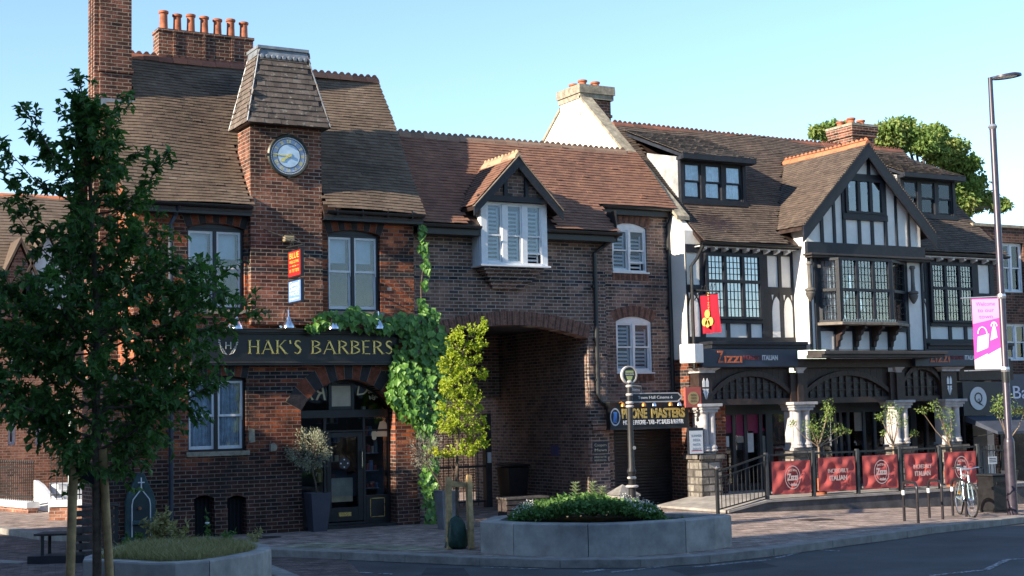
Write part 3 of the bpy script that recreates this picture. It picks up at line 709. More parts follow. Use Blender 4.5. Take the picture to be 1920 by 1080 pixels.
q = MB(); nums = ['XII', 'I', 'II', 'III', 'IIII', 'V', 'VI', 'VII', 'VIII', 'IX', 'X', 'XI']
def stroke(q, cxx, czz, ang, pts, wd):
    (x1, z1), (x2, z2) = pts
    d = Vector((x2-x1, z2-z1)).normalized(); n2 = Vector((-d.y, d.x))*wd/2
    P4 = [(x1+n2.x, z1+n2.y), (x1-n2.x, z1-n2.y), (x2-n2.x, z2-n2.y), (x2+n2.x, z2+n2.y)]
    c_, s_ = math.cos(ang), math.sin(ang)
    q.poly([(cxx+x*c_+z*s_, cy-.0445, czz-x*s_+z*c_) for x, z in P4])
for k, s in enumerate(nums):
    a = 2*math.pi*k/12; rr_ = .29; ox, oz = cx+rr_*math.sin(a), cz+rr_*math.cos(a)
    wds = {'I': .022, 'V': .046, 'X': .046}; W = sum(wds[c] for c in s); x = -W/2
    for c in s:
        w_ = wds[c]; h = .036
        if c == 'I': stroke(q, ox, oz, a, ((x+w_/2, -h), (x+w_/2, h)), .011)
        if c == 'V': stroke(q, ox, oz, a, ((x+.006, h), (x+w_/2, -h)), .011); stroke(q, ox, oz, a, ((x+w_-.006, h), (x+w_/2, -h)), .007)
        if c == 'X': stroke(q, ox, oz, a, ((x+.006, h), (x+w_-.006, -h)), .011); stroke(q, ox, oz, a, ((x+w_-.006, h), (x+.006, -h)), .007)
        x += w_
q.build('numerals', gold, ck)
for nm, ang, ln, w_ in (('minute_hand', R_(274), .37, .02), ('hour_hand', R_(235), .21, .045)):
    q = MB(); s_, c_ = math.sin(ang), math.cos(ang)
    pts = [(-w_*.5, -.06), (w_*.5, -.06), (w_*.45, ln*.55), (w_*1.1 if nm[0] == 'h' else w_*.5, ln*.7), (0, ln), (-w_*1.1 if nm[0] == 'h' else -w_*.5, ln*.7), (-w_*.45, ln*.55)]
    q.prism([(cx+x*c_+z*s_, cy-.055 if nm[0] == 'm' else cy-.05, cz-x*s_+z*c_) for x, z in pts], (0, -.004, 0)); q.build(nm, gold, ck)
q = MB(); q.lathe([(.035, -.05), (.03, -.068), (.0, -.07)], (cx, cy, cz), 14, axis='y'); q.build('hub', gold, ck)
# tall side stack
CX0, CX1, CY0, CY1 = 6.64, 7.26, 28.2, 28.85
q = MB(); q.box(CX0, CX1, CY0, CY1, 3, 12.3); q.box(CX0-.03, CX1+.03, CY0-.03, CY1+.03, 9.1, 9.2); q.box(CX0-.05, CX1+.05, CY0-.05, CY1+.05, 12.301, 12.7)
for k in range(3): q.box(CX0-.1, CX0-.001, CY0+.04+k*.21, CY0+.16+k*.21, 3.2, 12.2)
sk = q.build('side_chimney', MT['chimney_brick'], B); pots(sk, [((CX0+CX1)/2, CY0+.18+.3*k) for k in range(2)], 12.7)
q = MB(); q.box(CX0-.02, CX1+.06, CY0-.05, CY0, 8.42, 8.56); q.build('flashing', lead, sk)
# wide stack with seven pots
SX0, SX1, SY0, SY1 = onY(298, 90, 29.4)[0], onY(475, 110, 29.4)[0], 29.4, 29.85
zt = onY(300, 52, 29.4)[1]
q = MB(); q.box(SX0, SX1, SY0, SY1, 8.6, zt-.06); q.box(SX0-.02, SX1+.02, SY0-.02, SY1+.02, zt-.059, zt)
for k in (0, .82, 1.62): 
    q.box(SX0+.3+k*.78, SX0+.36+k*.78, SY0-.03, SY0-.001, 8.6, zt-.06)
s2 = q.build('wide_chimney', MT['chimney_brick'], B)
pots(s2, [(SX0+.16+k*(SX1-SX0-.3)/6, SY0+.22) for k in range(7)], zt, h=.42, r=.098)
# shopfront: entrance screen under the big arch
y = YB+.28
q = MB(); q.box(dX0, dX0+.05, y, y+.08, 0, dS); q.box(dX1-.05, dX1, y, y+.08, 0, dS); q.box(dX0+.05, dX1-.05, y-.04, y+.1, dS-.16, dS); q.box(dX0+.05, dX1-.05, y, y+.08, 0, .1)
W = dX1-dX0; xa, xb = dX0+W*.30, dX0+W*.72
for x in (xa, xb): q.box(x-.03, x+.03, y, y+.08, .1, dS-.16)
ar = arc_pts(dX0, dX1, dS, dR, 16)
for (x1, z1), (x2, z2) in zip(ar, ar[1:]): q.xz([(x1, z1-.07), (x2, z2-.07), (x2, z2), (x1, z1)], y, y+.08)
fx0, fx1 = dX0+W*.36, dX0+W*.6
for x in (fx0, fx1): q.box(x-.035, x+.035, y-.01, y+.08, dS, dS+dR*.86)
q.box(fx0+.035, fx1-.035, y-.01, y+.08, dS+dR*.8, dS+dR*.86); q.box(fx0+.035, fx1-.035, y-.01, y+.08, dS, dS+.07)
q.box(xb+.03, dX1-.05, y, y+.06, .1, .62); q.box(dX0+.05, xa-.03, y, y+.06, .1, .62)
q.box(dX0+.05, dX1-.05, y+.005, y+.07, dS-.45, dS-.41)
q.box(dX0, dX1, YB-.02, y, -.1, .06)
sf = q.build('shopfront', blackp, B, bevel=.004)
q = MB(); q.box(dX0+.05, dX1-.05, y+.03, y+.034, .62, dS-.16)
for (x1, z1), (x2, z2) in zip(ar, ar[1:]): q.poly([(x1, y+.03, dS), (x2, y+.03, dS), (x2, y+.03, max(dS, z2-.06)), (x1, y+.03, max(dS, z1-.06))])
q.build('pane', glz2, sf)
q = MB(); q.box(fx0+.035, fx1-.035, y+.012, y+.02, dS+.07, dS+dR*.8); q.build('fanlight_blind', mat('paper_blind', (.5, .42, .3), .8, var=.12), sf)
q = MB(); zz = (.18, .55)
for z in zz: q.box(xb+.12, dX1-.14, y-.006, y, z-.006, z+.006)
for x in (xb+.12, dX1-.14): q.box(x-.006, x+.006, y-.006, y, zz[0], zz[1])
q.build('panel_bead', gold, sf)
dr = MB(); 
dr.box(xa+.035, xa+.13, y-.005, y+.055, .12, dS-.46); dr.box(xb-.15, xb-.035, y-.005, y+.055, .12, dS-.46); dr.box(xa+.13, xb-.15, y-.005, y+.055, .12, .4); dr.box(xa+.13, xb-.15, y-.005, y+.055, dS-.56, dS-.46)
door = dr.build('door', blackp, B, bevel=.004)
q = MB(); q.tube([(xb-.08, y-.01, 1.15), (xb-.08, y-.06, 1.18), (xb-.08, y-.06, 1.5), (xb-.08, y-.01, 1.53)], .014, 8); q.build('handle', chrome, door, smooth=True)
q = MB(); q.box(xa+.28, xa+.55, y-.012, y-.006, .22, .3); q.build('letterbox', gold, door)
q = MB(); q.lathe([(.12, 0), (.12, -.004)], (xa+.42, y+.02, 1.28), 24, axis='y'); q.build('door_sticker', mat('sticker_black', (.03, .03, .035), .4, var=0), door)
q = MB()
for k in range(4): q.lathe([(.016, 0), (.016, -.003)], (xa+.42+.075*math.cos(k*math.pi/2), y+.015, 1.28+.075*math.sin(k*math.pi/2)), 8, axis='y')
q.build('sticker_marks', white_p, door)
# inside of the shop: floor, back wall, shelves, posters
q = MB(); q.box(dX0-1.5, dX1+.4, y+2.4, y+2.5, 0, 3.3); q.box(dX0-.1, dX1+.1, y+.5, y+2.4, 0, .03); q.box(dX0-.1, dX0-.05, y+.1, y+2.4, 0, 3.3); q.box(dX1+.05, dX1+.1, y+.1, y+2.4, 0, 3.3); q.box(dX0-.1, dX1+.1, y+.1, y+2.4, 3.2, 3.25); q.build('shop_interior', room2, B)
cols = [mat('goods_cream', (.5, .42, .28), .7, var=.2), mat('goods_blue', (.1, .16, .25), .6, var=.3), mat('goods_red', (.3, .06, .05), .6, var=.3), mat('goods_grey', (.25, .26, .27), .6, var=.3)]
rs = random.Random(4); q = MB()
for k in range(5):
    z = .75+k*.36; q.box(xb+.1, dX1-.1, y+.35, y+.5, z-.02, z, 3)
    x = xb+.13
    while x < dX1-.16: w_ = rs.uniform(.04, .1); q.box(x, x+w_, y+.38, y+.45, z, z+rs.uniform(.08, .26), rs.randrange(4)); x += w_+rs.uniform(.01, .05)
for k in range(4): 
    z = .9+k*.4; q.box(xa+.2, xb-.2, y+.9, y+1.0, z-.02, z, 3)
    x = xa+.2
    while x < xb-.24: w_ = rs.uniform(.04, .1); q.box(x, x+w_, y+.85, y+.92, z, z+rs.uniform(.08, .22), rs.randrange(4)); x += w_+rs.uniform(.02, .08)
q.box(xa+.16, xb-.18, y+.2, y+.24, .5, .98, 0)
q.build('window_display', cols, B)
# cream scooter silhouette decal and lettering on the glass
dc = mat('decal_cream', (.62, .52, .32), .6, var=.1)
sx, sz = xb+.17, 1.78
pts = [(0, .08), (.02, .14), (.08, .15), (.13, .12), (.16, .2), (.2, .34), (.3, .36), (.36, .3), (.38, .16), (.44, .1), (.47, .03), (.42, -.02), (.36, .02), (.1, .02), (.06, -.02), (.01, .02)]
q = MB(); q.xz([(sx+a*.95, sz+b*.95) for a, b in pts], y+.018, y+.022); q.lathe([(.05, .018), (.05, .014)], (sx+.06, y, sz), 14, axis='y'); q.lathe([(.05, .018), (.05, .014)], (sx+.4, y, sz), 14, axis='y')
q.build('scooter_decal', dc, B)
text('glass_lettering', "HAK'S", sx+.2, y+.016, 2.2, .1, dc, B, .001)
text('glass_lettering', 'heritage', sx+.2, y+.016, 2.62, .11, dc, B, .001)
text('fanlight_lettering', 'R7', dX0+W*.22, y+.016, dS+.33, .42, dc, B, .001, mirror=True, shear=.2)
text('fanlight_lettering', 'D', dX0+W*.7, y+.016, dS+.4, .36, dc, B, .001, shear=.2)
text('fanlight_lettering', 'and\n84', dX0+W*.82, y+.016, dS+.3, .14, dc, B, .001, shear=.3, mirror=True)
for rI, (tx, bd) in enumerate((("ABC", 0),)):
    text('glass_lettering', tx, (rL[0]+(rL[1]-rL[0])*.24), YB+.225, rL[2]+(rL[3]-rL[2])*.39, .26, mat('faded_pink', (.45, .3, .32), .8, var=.1), B, .001)
# wall fittings: iron anchor plates, junction box, small stones
q = MB()
for px, py in ((510, 838),):
    x, z = onY(px, py, YB); q.xz([(x-.06, z-.09), (x+.06, z-.07), (x+.08, z+.02), (x+.02, z+.08), (x-.05, z+.05)], YB-.09, YB)
x, z = onY(471, 817, YB); q.xz([(x-.05, z-.14), (x+.07, z-.12), (x+.06, z+.13), (x-.06, z+.15)], YB-.03, YB)
q.build('stone_stub', stone, B)
q = MB()
for px, py in ((477, 482), (603, 538), (730, 542)):
    x, z = onY(px, py, YB-.01); q.box(x-.05, x+.05, YB-.012, YB, z-.035, z+.035)
q.build('pale_brick', mat('pale_brick', (.4, .32, .26), .85, var=.2), B)
# annex to the side
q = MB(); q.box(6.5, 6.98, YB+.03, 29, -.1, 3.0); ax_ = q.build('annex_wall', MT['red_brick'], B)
q = MB(); q.box(6.42, 6.97, YB-.03, 29.1, 3.0, 3.09); q.build('annex_coping', stone, B)
q = MB(); x, z = onY(258, 845, YB+.03)
for k in range(6): q.box(x-.14, x+.14, YB+.0, YB+.03, z-.14+k*.05, z-.11+k*.05)
q.build('air_brick', vb_red, B)
# drinking fountain set in a niche against the annex
fxx, _ = onY(262, 930, YB-.1); Fz = 1.26
fo = thing('drinking_fountain', 'teal pointed drinking fountain with white ogee line, set against the brick wall by the corner', 'fountain', (fxx, YB-.1, 0))
q = MB(); hw = .27
pr = [(-hw, 0), (hw, 0), (hw, .75), (hw*.86, .9), (hw*.5, 1.08), (0.06, 1.26), (-.06, 1.26), (-hw*.5, 1.08), (-hw*.86, .9), (-hw, .75)]
q.xz([(fxx+a, b) for a, b in pr], YB-.2, YB-.045); q.box(fxx-.33, fxx+.33, YB-.26, YB-.045, -.0, .1); q.box(fxx-.16, fxx+.16, YB-.32, YB-.2, .32, .4)
q.build('surround', teal, fo, bevel=.015)
q = MB(); 
og = [(-.17, .1), (-.17, .68), (-.15, .78), (-.08, .87), (-.015, .95), (0, 1.02)]
for sg in (1, -1):
    P_ = [(fxx+a*sg, YB-.205, b) for a, b in og]; q.tube(P_, .011, 6)
q.tube([(fxx, YB-.205, 1.0), (fxx, YB-.205, 1.18)], .012, 6); q.tube([(fxx-.06, YB-.205, 1.09), (fxx+.06, YB-.205, 1.09)], .012, 6)
q.build('ogee_trim', white_p, fo)
q = MB(); pr2 = [(fxx+a*.58, .1+b*.78) for a, b in pr]; q.xz(pr2, YB-.207, YB-.2); q.build('niche', mat('teal_dark', (.012, .03, .035), .5, var=.2), fo)
q = MB(); q.lathe([(.03, 0), (.03, -.08)], (fxx-.04, YB-.2, .62), 10, axis='y'); q.build('spout', mat('copper', (.35, .16, .09), .4, .5, .6, var=.2), fo)
# shop fascia
fz0, fz1 = onY(590, 678, YB-.15)[1], onY(590, 624, YB-.15)[1]
fa0, fa1 = onY(360, 645, YB-.15)[0], onY(748, 655, YB-.15)[0]
S = thing('shop_sign', 'long black fascia with gold barber shop lettering and laurel emblem above the arched door', 'sign', ((fa0+fa1)/2, YB-.1, fz0))
q = MB(); q.box(fa0, fa1, YB-.14, YB-.001, fz0, fz1); q.build('sign_board', blackp, S)
q = MB(); q.box(fa0-.05, fa1+.05, YB-.24, YB-.001, fz1+.0, fz1+.05); q.box(fa0-.05, fa1+.05, YB-.2, YB-.001, fz1-.03, fz1-.001)
q.box(fa0-.03, fa1+.03, YB-.2, YB-.001, fz0-.03, fz0-.001); q.box(fa0-.03, fa1+.03, YB-.17, YB-.001, fz0-.07, fz0-.031)
q.box(fa0-.06, fa1+.06, YB-.28, YB-.001, fz1+.051, fz1+.07)
q.build('moulding', mat('moulding_grey', (.05, .048, .046), .45, var=.3), S, bevel=.004)
a0, za = onY(466, 648, YB-.15); a1, _ = onY(578-26, 648, YB-.15)
zc = (fz0+fz1)/2
def gl(px0, px1, body, size=.36):
    x0 = onY(px0, 650, YB-.15)[0]; x1 = onY(px1, 650, YB-.15)[0]
    text('lettering', body, (x0+x1)/2, YB-.152, zc, size, gold, S, .014, width=x1-x0, bold=-.006 if False else 0)
try:
    pass
except Exception: pass

GL = {'H': (.72, [((.1, 0), (.1, 1), 1), ((.62, 0), (.62, 1), 1), ((.1, .52), (.62, .52), 0)]), 'A': (.78, [((.06, 0), (.4, 1), 0), ((.38, 1), (.74, 0), 1), ((.19, .34), (.6, .34), 0)]),
      'K': (.7, [((.1, 0), (.1, 1), 1), ((.12, .45), (.58, 1), 0), ((.24, .58), (.66, 0), 1)]), "'": (.2, [((.12, .74), (.08, 1), 1)]), 'E': (.56, [((.1, 0), (.1, 1), 1), ((.1, .98), (.5, .98), 0), ((.1, .53), (.44, .53), 0), ((.1, .02), (.52, .02), 0)]),
      'B': (.6, [((.1, 0), (.1, 1), 1), ('arc', .1, .53, 1., .4), ('arc', .1, .0, .55, .46)]), 'R': (.66, [((.1, 0), (.1, 1), 1), ('arc', .1, .48, 1., .42), ((.3, .5), (.64, 0), 1)]), 'S': (.5, ['S'])}
def glyph_word(px0, px1, body):
    x0 = onY(px0, 650, YB-.15)[0]; x1 = onY(px1, 650, YB-.15)[0]; Hc = .27; tot = sum(GL[c][0] for c in body)+.12*(len(body)-1); u = (x1-x0)/tot; x = x0; zb = zc-Hc/2
    for c in body:
        q = MB(); wd, st = GL[c]
        def P(a, b): return Vector((x+a*u, 0, zb+b*Hc))
        def seg(a, b, w0, w1=None):
            w1 = w0 if w1 is None else w1; a = P(*a); b = P(*b); d = (b-a).normalized(); n = Vector((-d.z, 0, d.x)); q.prism([(v.x, YB-.142, v.z) for v in (a-n*w0/2, b-n*w1/2, b+n*w1/2, a+n*w0/2)], (0, -.02, 0))
        for s in st:
            if s == 'S':
                pts = [(.44, .86), (.34, .97), (.2, .96), (.1, .84), (.12, .68), (.26, .55), (.4, .42), (.44, .26), (.36, .08), (.22, .02), (.06, .12)]
                for k, (a, b) in enumerate(zip(pts, pts[1:])): w_ = .014+.03*math.sin(math.pi*(k+.5)/10)**2; seg(a, b, w_)
            elif s[0] == 'arc':
                _, ax, z0, z1, rx = s; pts = [(ax+rx*max(0, math.sin(math.pi*k/10))**.7, z1+(z0-z1)*k/10) for k in range(11)]
                for k, (a, b) in enumerate(zip(pts, pts[1:])): seg(a, b, .013+.027*math.sin(math.pi*(k+.5)/10)**2)
            else:
                a, b, th = s; w_ = .034 if th else .014; seg(a, b, w_)
                for e in (a, b):
                    if abs(a[1]-b[1]) > .3 and e[1] in (0, 1): pe = P(*e); q.box(pe.x-w_/2-.018, pe.x+w_/2+.018, YB-.162, YB-.142, pe.z-.005+(.004 if e[1] == 0 else -.004), pe.z+.005+(.004 if e[1] == 0 else -.004))
        q.build('letter', gold, S); x += (wd+.12)*u
glyph_word(465, 565, "HAK'S"); glyph_word(583, 736, 'BARBERS')
ex = onY(428, 645, YB-.15)[0]
q = MB()
for sg in (1, -1):
    P_ = [(ex+sg*.02, YB-.15, zc-.15), (ex+sg*.1, YB-.15, zc-.12), (ex+sg*.15, YB-.15, zc-.03), (ex+sg*.16, YB-.15, zc+.09)]
    q.tube(P_, .008, 5)
    for k in range(7):
        t = k/6; x = ex+sg*(.04+.12*min(1, t*1.4)); z = zc-.145+.25*t
        q.xz([(x, z), (x+sg*.04, z+.02), (x+sg*.03, z+.045), (x-sg*.005, z+.02)], YB-.152, YB-.146)
q.build('laurel_emblem', mat('emblem_silver', (.5, .48, .42), .4, .5, .3, var=.1), S)
text('emblem_letter', 'H', ex, YB-.152, zc+.02, .2, MT['emblem_silver'], S, .006)
# swan neck lamps
def swan(px, py, n_):
    x, z = onY(px, py, YB-.42)
    words = ('first swan neck lamp from the tree over the black fascia', 'steel swan neck lamp over the gap between the two gold words', 'steel swan neck lamp with leaves of ivy just behind its neck', 'steel swan neck lamp at the edge of the ivy, above the last gold letters')
    o = thing('swan_neck_lamp', words[n_], 'wall lamp', (x, YB-.1, z), 'lamps over the barber fascia')
    q = MB(); q.tube([(x-.0, YB-.02, z+.02), (x, YB-.12, z+.06), (x, YB-.2, z+.26), (x, YB-.3, z+.34), (x, YB-.4, z+.3), (x, YB-.42, z+.16)], .014, 8); q.lathe([(.05, 0), (.05, -.03)], (x, YB, z+.02), 12, axis='y')
    q.build('neck', chrome, o, smooth=True)
    q = MB(); q.lathe([(.03, .17), (.045, .14), (.06, .09), (.1, .04), (.125, -.02), (.13, -.05), (.118, -.05), (.09, .03), (.04, .1)], (x, YB-.42, z), 20); q.build('lamp_shade', chrome, o, smooth=True)
for i, (px, py) in enumerate(((444, 612), (541, 610), (625, 612), (710, 612))): swan(px, py, i)
# projecting signs
hx, hz = onY(556, 455, YB-.75)
def hang(name, label, py0, py1, m, tm_, lines, boxm, X, sizes):
    Zt = onX(555, py0, X)[1]; Zb = onX(555, py1, X)[1]
    o = thing(name, label, 'sign', (X, YB-.55, Zb))
    ya, yb = onX(543, 500, X)[0], onX(567, 480, X)[0]
    q = MB(); q.box(X-.03, X+.03, min(ya, yb), max(ya, yb), Zb, Zt); q.build('frame', boxm, o)
    q = MB(); q.box(X-.034, X-.031, min(ya, yb)+.03, max(ya, yb)-.03, Zb+.03, Zt-.03); q.build('panel', m, o)
    H_ = Zt-Zb
    for k, (ln, sz, f_) in enumerate(lines):
        text('lettering', ln, X-.037, (ya+yb)/2, Zb+H_*f_, sz, tm_, o, .002, width=min(abs(yb-ya)*.72, 9), rot=(math.pi/2, 0, -math.pi/2))
    return o, (min(ya, yb), max(ya, yb)), Zt, Zb
red_s = mat('sign_red', (.48, .015, .018), .45, var=.08); yel = mat('sign_yellow', (.75, .5, .08), .5, var=0)
blu_s = mat('sign_blue', (.16, .3, .72), .45, var=.08); pal = mat('sign_pale', (.7, .72, .85), .5, var=0)
Xs = onY(553, 500, YB-.6)[0]
o1, (ya, yb), Zt, Zb = hang('hanging_sign', 'red projecting sign with yellow lines of writing, upper of the two signs under the clock', 468, 520, red_s, yel, (('BLUE', .16, .78), ('ANGEL CLOTHING', .08, .56), ('-o-', .06, .42), ('01 737 7070', .09, .24)), blackp, Xs, 0)
q = MB(); q.tube([(Xs, YB, Zt+.1), (Xs, ya-.05, Zt+.06)], .015, 8); q.tube([(Xs, YB, Zt+.55), (Xs, ya, Zt+.08)], .006, 6); q.tube([(Xs-.55, YB-.01, Zt+.5), (Xs, ya+.05, Zt+.1)], .008, 6)
for k in range(10):
    a = k*.6; q.tube([(Xs, yb-.1+.05*math.cos(a), Zt+.16+.06*math.sin(a)), (Xs, yb-.1+.05*math.cos(a+.6), Zt+.16+.06*math.sin(a+.6))], .008, 5)
q.build('bracket', railm, o1)
q = MB(); q.box(Xs-.1, Xs+.12, YB-.3, YB-.02, Zt+.2, Zt+.32); q.build('floodlight', mat('lamp_box', (.3, .24, .14), .5, var=.2), o1, bevel=.02)
o2, (ya, yb), Zt2, Zb2 = hang('hanging_sign', 'pale blue projecting sign with white writing, hung below the red one', 524, 568, blu_s, pal, (('General', .14, .8), ('Dental', .14, .6), ('PRACTICE', .1, .38), ('by appointment', .07, .18)), navy, Xs, 0)
# ================================================================== the arch building
A_ = thing('archway_building', 'brown brick building with wide brick arch, white oriel window and orange tiled roof', 'building', (16.5, 30, 0))
Y1, Y2 = 27.4, 27.92; XC = onY(1134, 500, Y1)[0]; XE = 19.94; AX0 = XR+.001
aX0, aX1 = onY(815, 640, Y1)[0], onY(1103, 640, Y1)[0]; aZ = onY(960, 632, Y1)[1]-.02; aR = onY(930, 609, Y1)[1]-aZ
PX = aX1       # passage side wall plane
RZ, RY, RS = 8.6, 29.3, 1.006
def rz(y): return RZ-RS*(RY-y)
wr1 = RC(1148, 428, 1213, 510, Y2); wr2 = RC(1156, 603, 1223, 698, Y2)
YPS = 27.2
sg0, sg1, sgz0, sgz1 = RC(1144, 755, 1292, 801, YPS-.16); sg1 = sg1
shx0, shx1 = onY(1152, 860, Y2)[0], onY(1274, 860, Y2)[0]
m = MB(); wall(m, AX0, XC, -.1, rz(Y1)-.12, Y1, .35, [(aX0, aX1, -.1, aZ, aR)])
wall(m, XC, XE-.002, -.1, rz(Y2)-.12, Y2, .35, [(wr1[0], wr1[1], wr1[2], wr1[3], .12), (wr2[0], wr2[1], wr2[2], wr2[3], .12), (shx0, shx1, -.05, sgz0, 0)])
m.box(XC-.3, XC-.001, Y1+.351, Y2+.34, -.1, rz(Y1)-.15)
# quoin corner of the arch pier
m.lathe([(.12, -.1), (.12, aZ-.02)], (PX+.10, Y1+.10, 0), 12)
for k in range(9): m.box(XC-.012, XC+.04, Y1+.3, Y2-.001, .2+k*.6, .42+k*.6)
m.box(AX0, XE-.002, 31.6, 31.9, 2.6, 6.2)
m.build('wall', MT['brown_brick'], A_)
q = MB(); q.box(PX+.0, PX+.3, Y1+.351, 33.0, -.1, aZ+aR+.02); q.build('passage_wall', MT['dim_brick'], A_); q = MB(); q.box(aX0-.3, aX0-.02, Y1+.351, 33, -.1, aZ+aR+.02); q.build('passage_wall', MT['dim_brick'], A_)
q = MB(); q.box(aX0-.3, PX+.3, Y1+.351, 33.0, aZ+aR+.03, aZ+aR+.3); q.build('passage_ceiling', room2, A_)
q = MB(); voussoirs(q, aX0, aX1, aZ, aR, .3, Y1, 64, mis=(0, 1, 0, 0, 1), proud=.014, th=.05); q.build('arch_ring', [vb_brn, vb_brn2, joint], A_)
for r in (wr1, wr2): q = MB(); voussoirs(q, r[0]-.05, r[1]+.05, r[3], .12, .25, Y2, 15, proud=.01, th=.05, mis=(0, 1)); q.build('window_arch', [vb_brn, vb_brn2, joint], A_)
for r in (wr1, wr2):
    n_ = 13; q = MB()
    for k in range(n_): x0 = r[0]-.02+(r[1]-r[0]+.04)*k/n_; q.box(x0+.004, x0+(r[1]-r[0]+.04)/n_-.004, Y2-.02, Y2+.05, r[2]-.2, r[2]-.035, k % 2)
    q.build('brick_sill', [vb_brn, vb_brn2], A_)
for r, lo in ((wr1, {1: .17}), (wr2, None)):
    sash_window(A_, r, Y2-.02, 2, fm=white_p, rec=.06, arch=.12, louvre=True, low_open=lo, fw=.045, mw=.06, sw=.035, backm=room2, glassm=glass('dull_glass', refl=0, rough=.35))
    q = MB(); q.box(r[0]-.03, r[1]+.03, Y2-.05, Y2+.04, r[2]-.035, r[2]-.001); q.build('window_sill', white_p, A_)
# oriel window
ob = RC(912, 378, 1016, 498, 26.95); oz0 = onY(965, 497, 26.95)[1]; oz1 = onY(965, 380, 26.95)[1]; OX0, OX1 = onY(903, 440, 26.95)[0], onY(1027, 440, 26.95)[0]
orl = MB(); orl.box(OX0, OX0+.1, 26.97, Y1, oz0, oz1+.02); orl.box(OX1-.1, OX1, 26.97, Y1, oz0, oz1+.02)
orl.box(OX0-.04, OX1+.04, 26.9, Y1, oz0-.04, oz0-.001)
for k in range(3): orl.box(OX0-.008, OX0, 27.03+k*.11, 27.04+k*.11, oz0, oz1)
orb = orl.build('oriel', white_p, A_, bevel=.004)
sash_window(A_, (OX0+.1, OX1-.1, oz0, oz1), 26.95, 3, fm=white_p, rec=.02, louvre=True, low_open={2: .2}, fw=.05, mw=.13, sw=.035, deep=.35, meet=.47, backm=room2)
q = MB(); nst = 6; zb0 = onY(965, 543, Y1)[1]
for k in range(nst):
    f0 = k/nst; z1 = oz0-.042-(oz0-.042-zb0)*f0; z0 = oz0-.042-(oz0-.042-zb0)*(k+1)/nst
    ins = .08+.42*f0; q.box(OX0+ins, OX1-ins, 27.0+.36*f0, Y1-.001, z0, z1)
q.build('brick_corbel', MT['brown_brick'], A_)
# roof: a lower eave on the wide part, a higher one over the set back part
gx0, gx1 = OX0-.28, OX1+.28; gZ = onY(963, 291, 26.75)[1]; gxm = (OX0+OX1)/2; gb = onY(893, 385, 26.75)[1]
gsl = (gZ-gb)/(gxm-gx0)
def gable_half(x): return gZ-gsl*abs(x-gxm)
vY = 26.95
def keepM(u, v):
    x = XR-.1+u; y = vY+v/math.sqrt(1+RS*RS); z = rz(y)
    if x < XR+.1 and False: return False
    if gx0 < x < gx1 and z < gable_half(x)+.02: return False
    if OX0-.1 < x < OX1+.1 and y < 27.4: return False
    if x > XC+.1 and y < 27.7: return False
    return True
slv = Vector((0, 1, RS)); tm = roof_tiles((XR-.1, vY, rz(vY)), (1, 0, 0), slv, XE+.14-XR+.1, (RY-vY)*math.sqrt(1+RS*RS), keepM, seed=8, sag=.02, bell=.03)
rf = tm.build('roof', t_org, A_)
q = MB()
def deck(q, x0, x1, ya, yb, t=.08):
    q.prism([(x0, ya, rz(ya)-.03), (x0, yb, rz(yb)-.03), (x0, yb, rz(yb)-.03-t), (x0, ya, rz(ya)-.03-t)], (x1-x0, 0, 0))
deck(q, XR, OX0+.02, vY+.03, RY); deck(q, OX1-.02, XC+.1, vY+.03, RY); deck(q, XC+.101, XE+.1, 27.73, RY); deck(q, OX0+.021, OX1-.021, 27.7, RY)
q.prism([(XR, RY+.001, RZ-.06), (XR, 32.2, 5.9), (XR, 32.2, 5.8), (XR, RY+.001, RZ-.16)], (XE-XR, 0, 0))
q.build('roof_deck', brn_t, rf)
ridge_tiles((XR-.5, RY, RZ), (XE-.2, RY, RZ), rndmat('ridge_brown', ((.16, .1, .07), (.26, .17, .12), (.2, .14, .1)), .85, .4, 2), rf, seed=9, rad=.1)
q = MB(); gutter(q, XR+.1, OX0-.02, vY-.03, rz(vY)-.03); gutter(q, OX1+.02, XC+.16, vY-.03, rz(vY)-.03); gutter(q, XC+.14, XE+.02, 27.68, rz(27.7)-.03)
q.box(XR+.1, OX0, vY+.05, vY+.08, rz(vY)-.22, rz(vY)-.04); q.box(OX1, XC+.1, vY+.05, vY+.08, rz(vY)-.22, rz(vY)-.04); q.box(XC+.1, XE, 27.76, 27.79, rz(27.7)-.22, rz(27.7)-.04)
q.box(XR+.1, OX0, vY+.081, Y1, rz(vY)-.22, rz(vY)-.2); q.box(OX1, XC+.1, vY+.081, Y1, rz(vY)-.22, rz(vY)-.2); q.box(XC+.1, XE, 27.79, Y2, rz(27.7)-.22, rz(27.7)-.2)
q.box(XC+.07, XC+.1, vY+.05, 27.9, rz(vY)-.22, rz(vY)+.5)
q.build('gutter', blackp, rf)
# gablet over the oriel
gmb = MB()
for sg in (-1, 1):
    xe = gxm+sg*(gx1-gxm); zl = gable_half(xe)
    up3 = Vector((gxm-xe, 0, gZ-zl)); Lr = up3.length; upn = up3.normalized()
    def kg(u, v, xe=xe, upn=upn): 
        x = xe+upn.x*v; z = zl+upn.z*v; y = 26.75+u; return z > rz(y)-.12
    roof_tiles((xe, 26.75, zl+.02), (0, 1, 0), up3, 1.8, Lr, kg, seed=30+sg, gauge=.1, sag=.01, mb=gmb)
g1 = gmb.build('gable_roof', t_org, A_)
q = MB()
for sg in (-1, 1):
    xe = gxm+sg*(gx1-gxm); zl = gable_half(xe)
    q.prism([(xe, 26.78, zl-.02), (gxm, 26.78, gZ-.02), (gxm, 26.78, gZ-.1), (xe-sg*.02, 26.78, zl-.09)], (0, 1.6, 0))
q.build('roof_deck', brn_t, g1)
ridge_tiles((gxm, 26.72, gZ+.03), (gxm, 28.3, gZ+.03), rndmat('ridge_pale', ((.3, .2, .13), (.45, .32, .2)), .85, .3, 3), g1, rad=.09, seed=2)
q = MB()
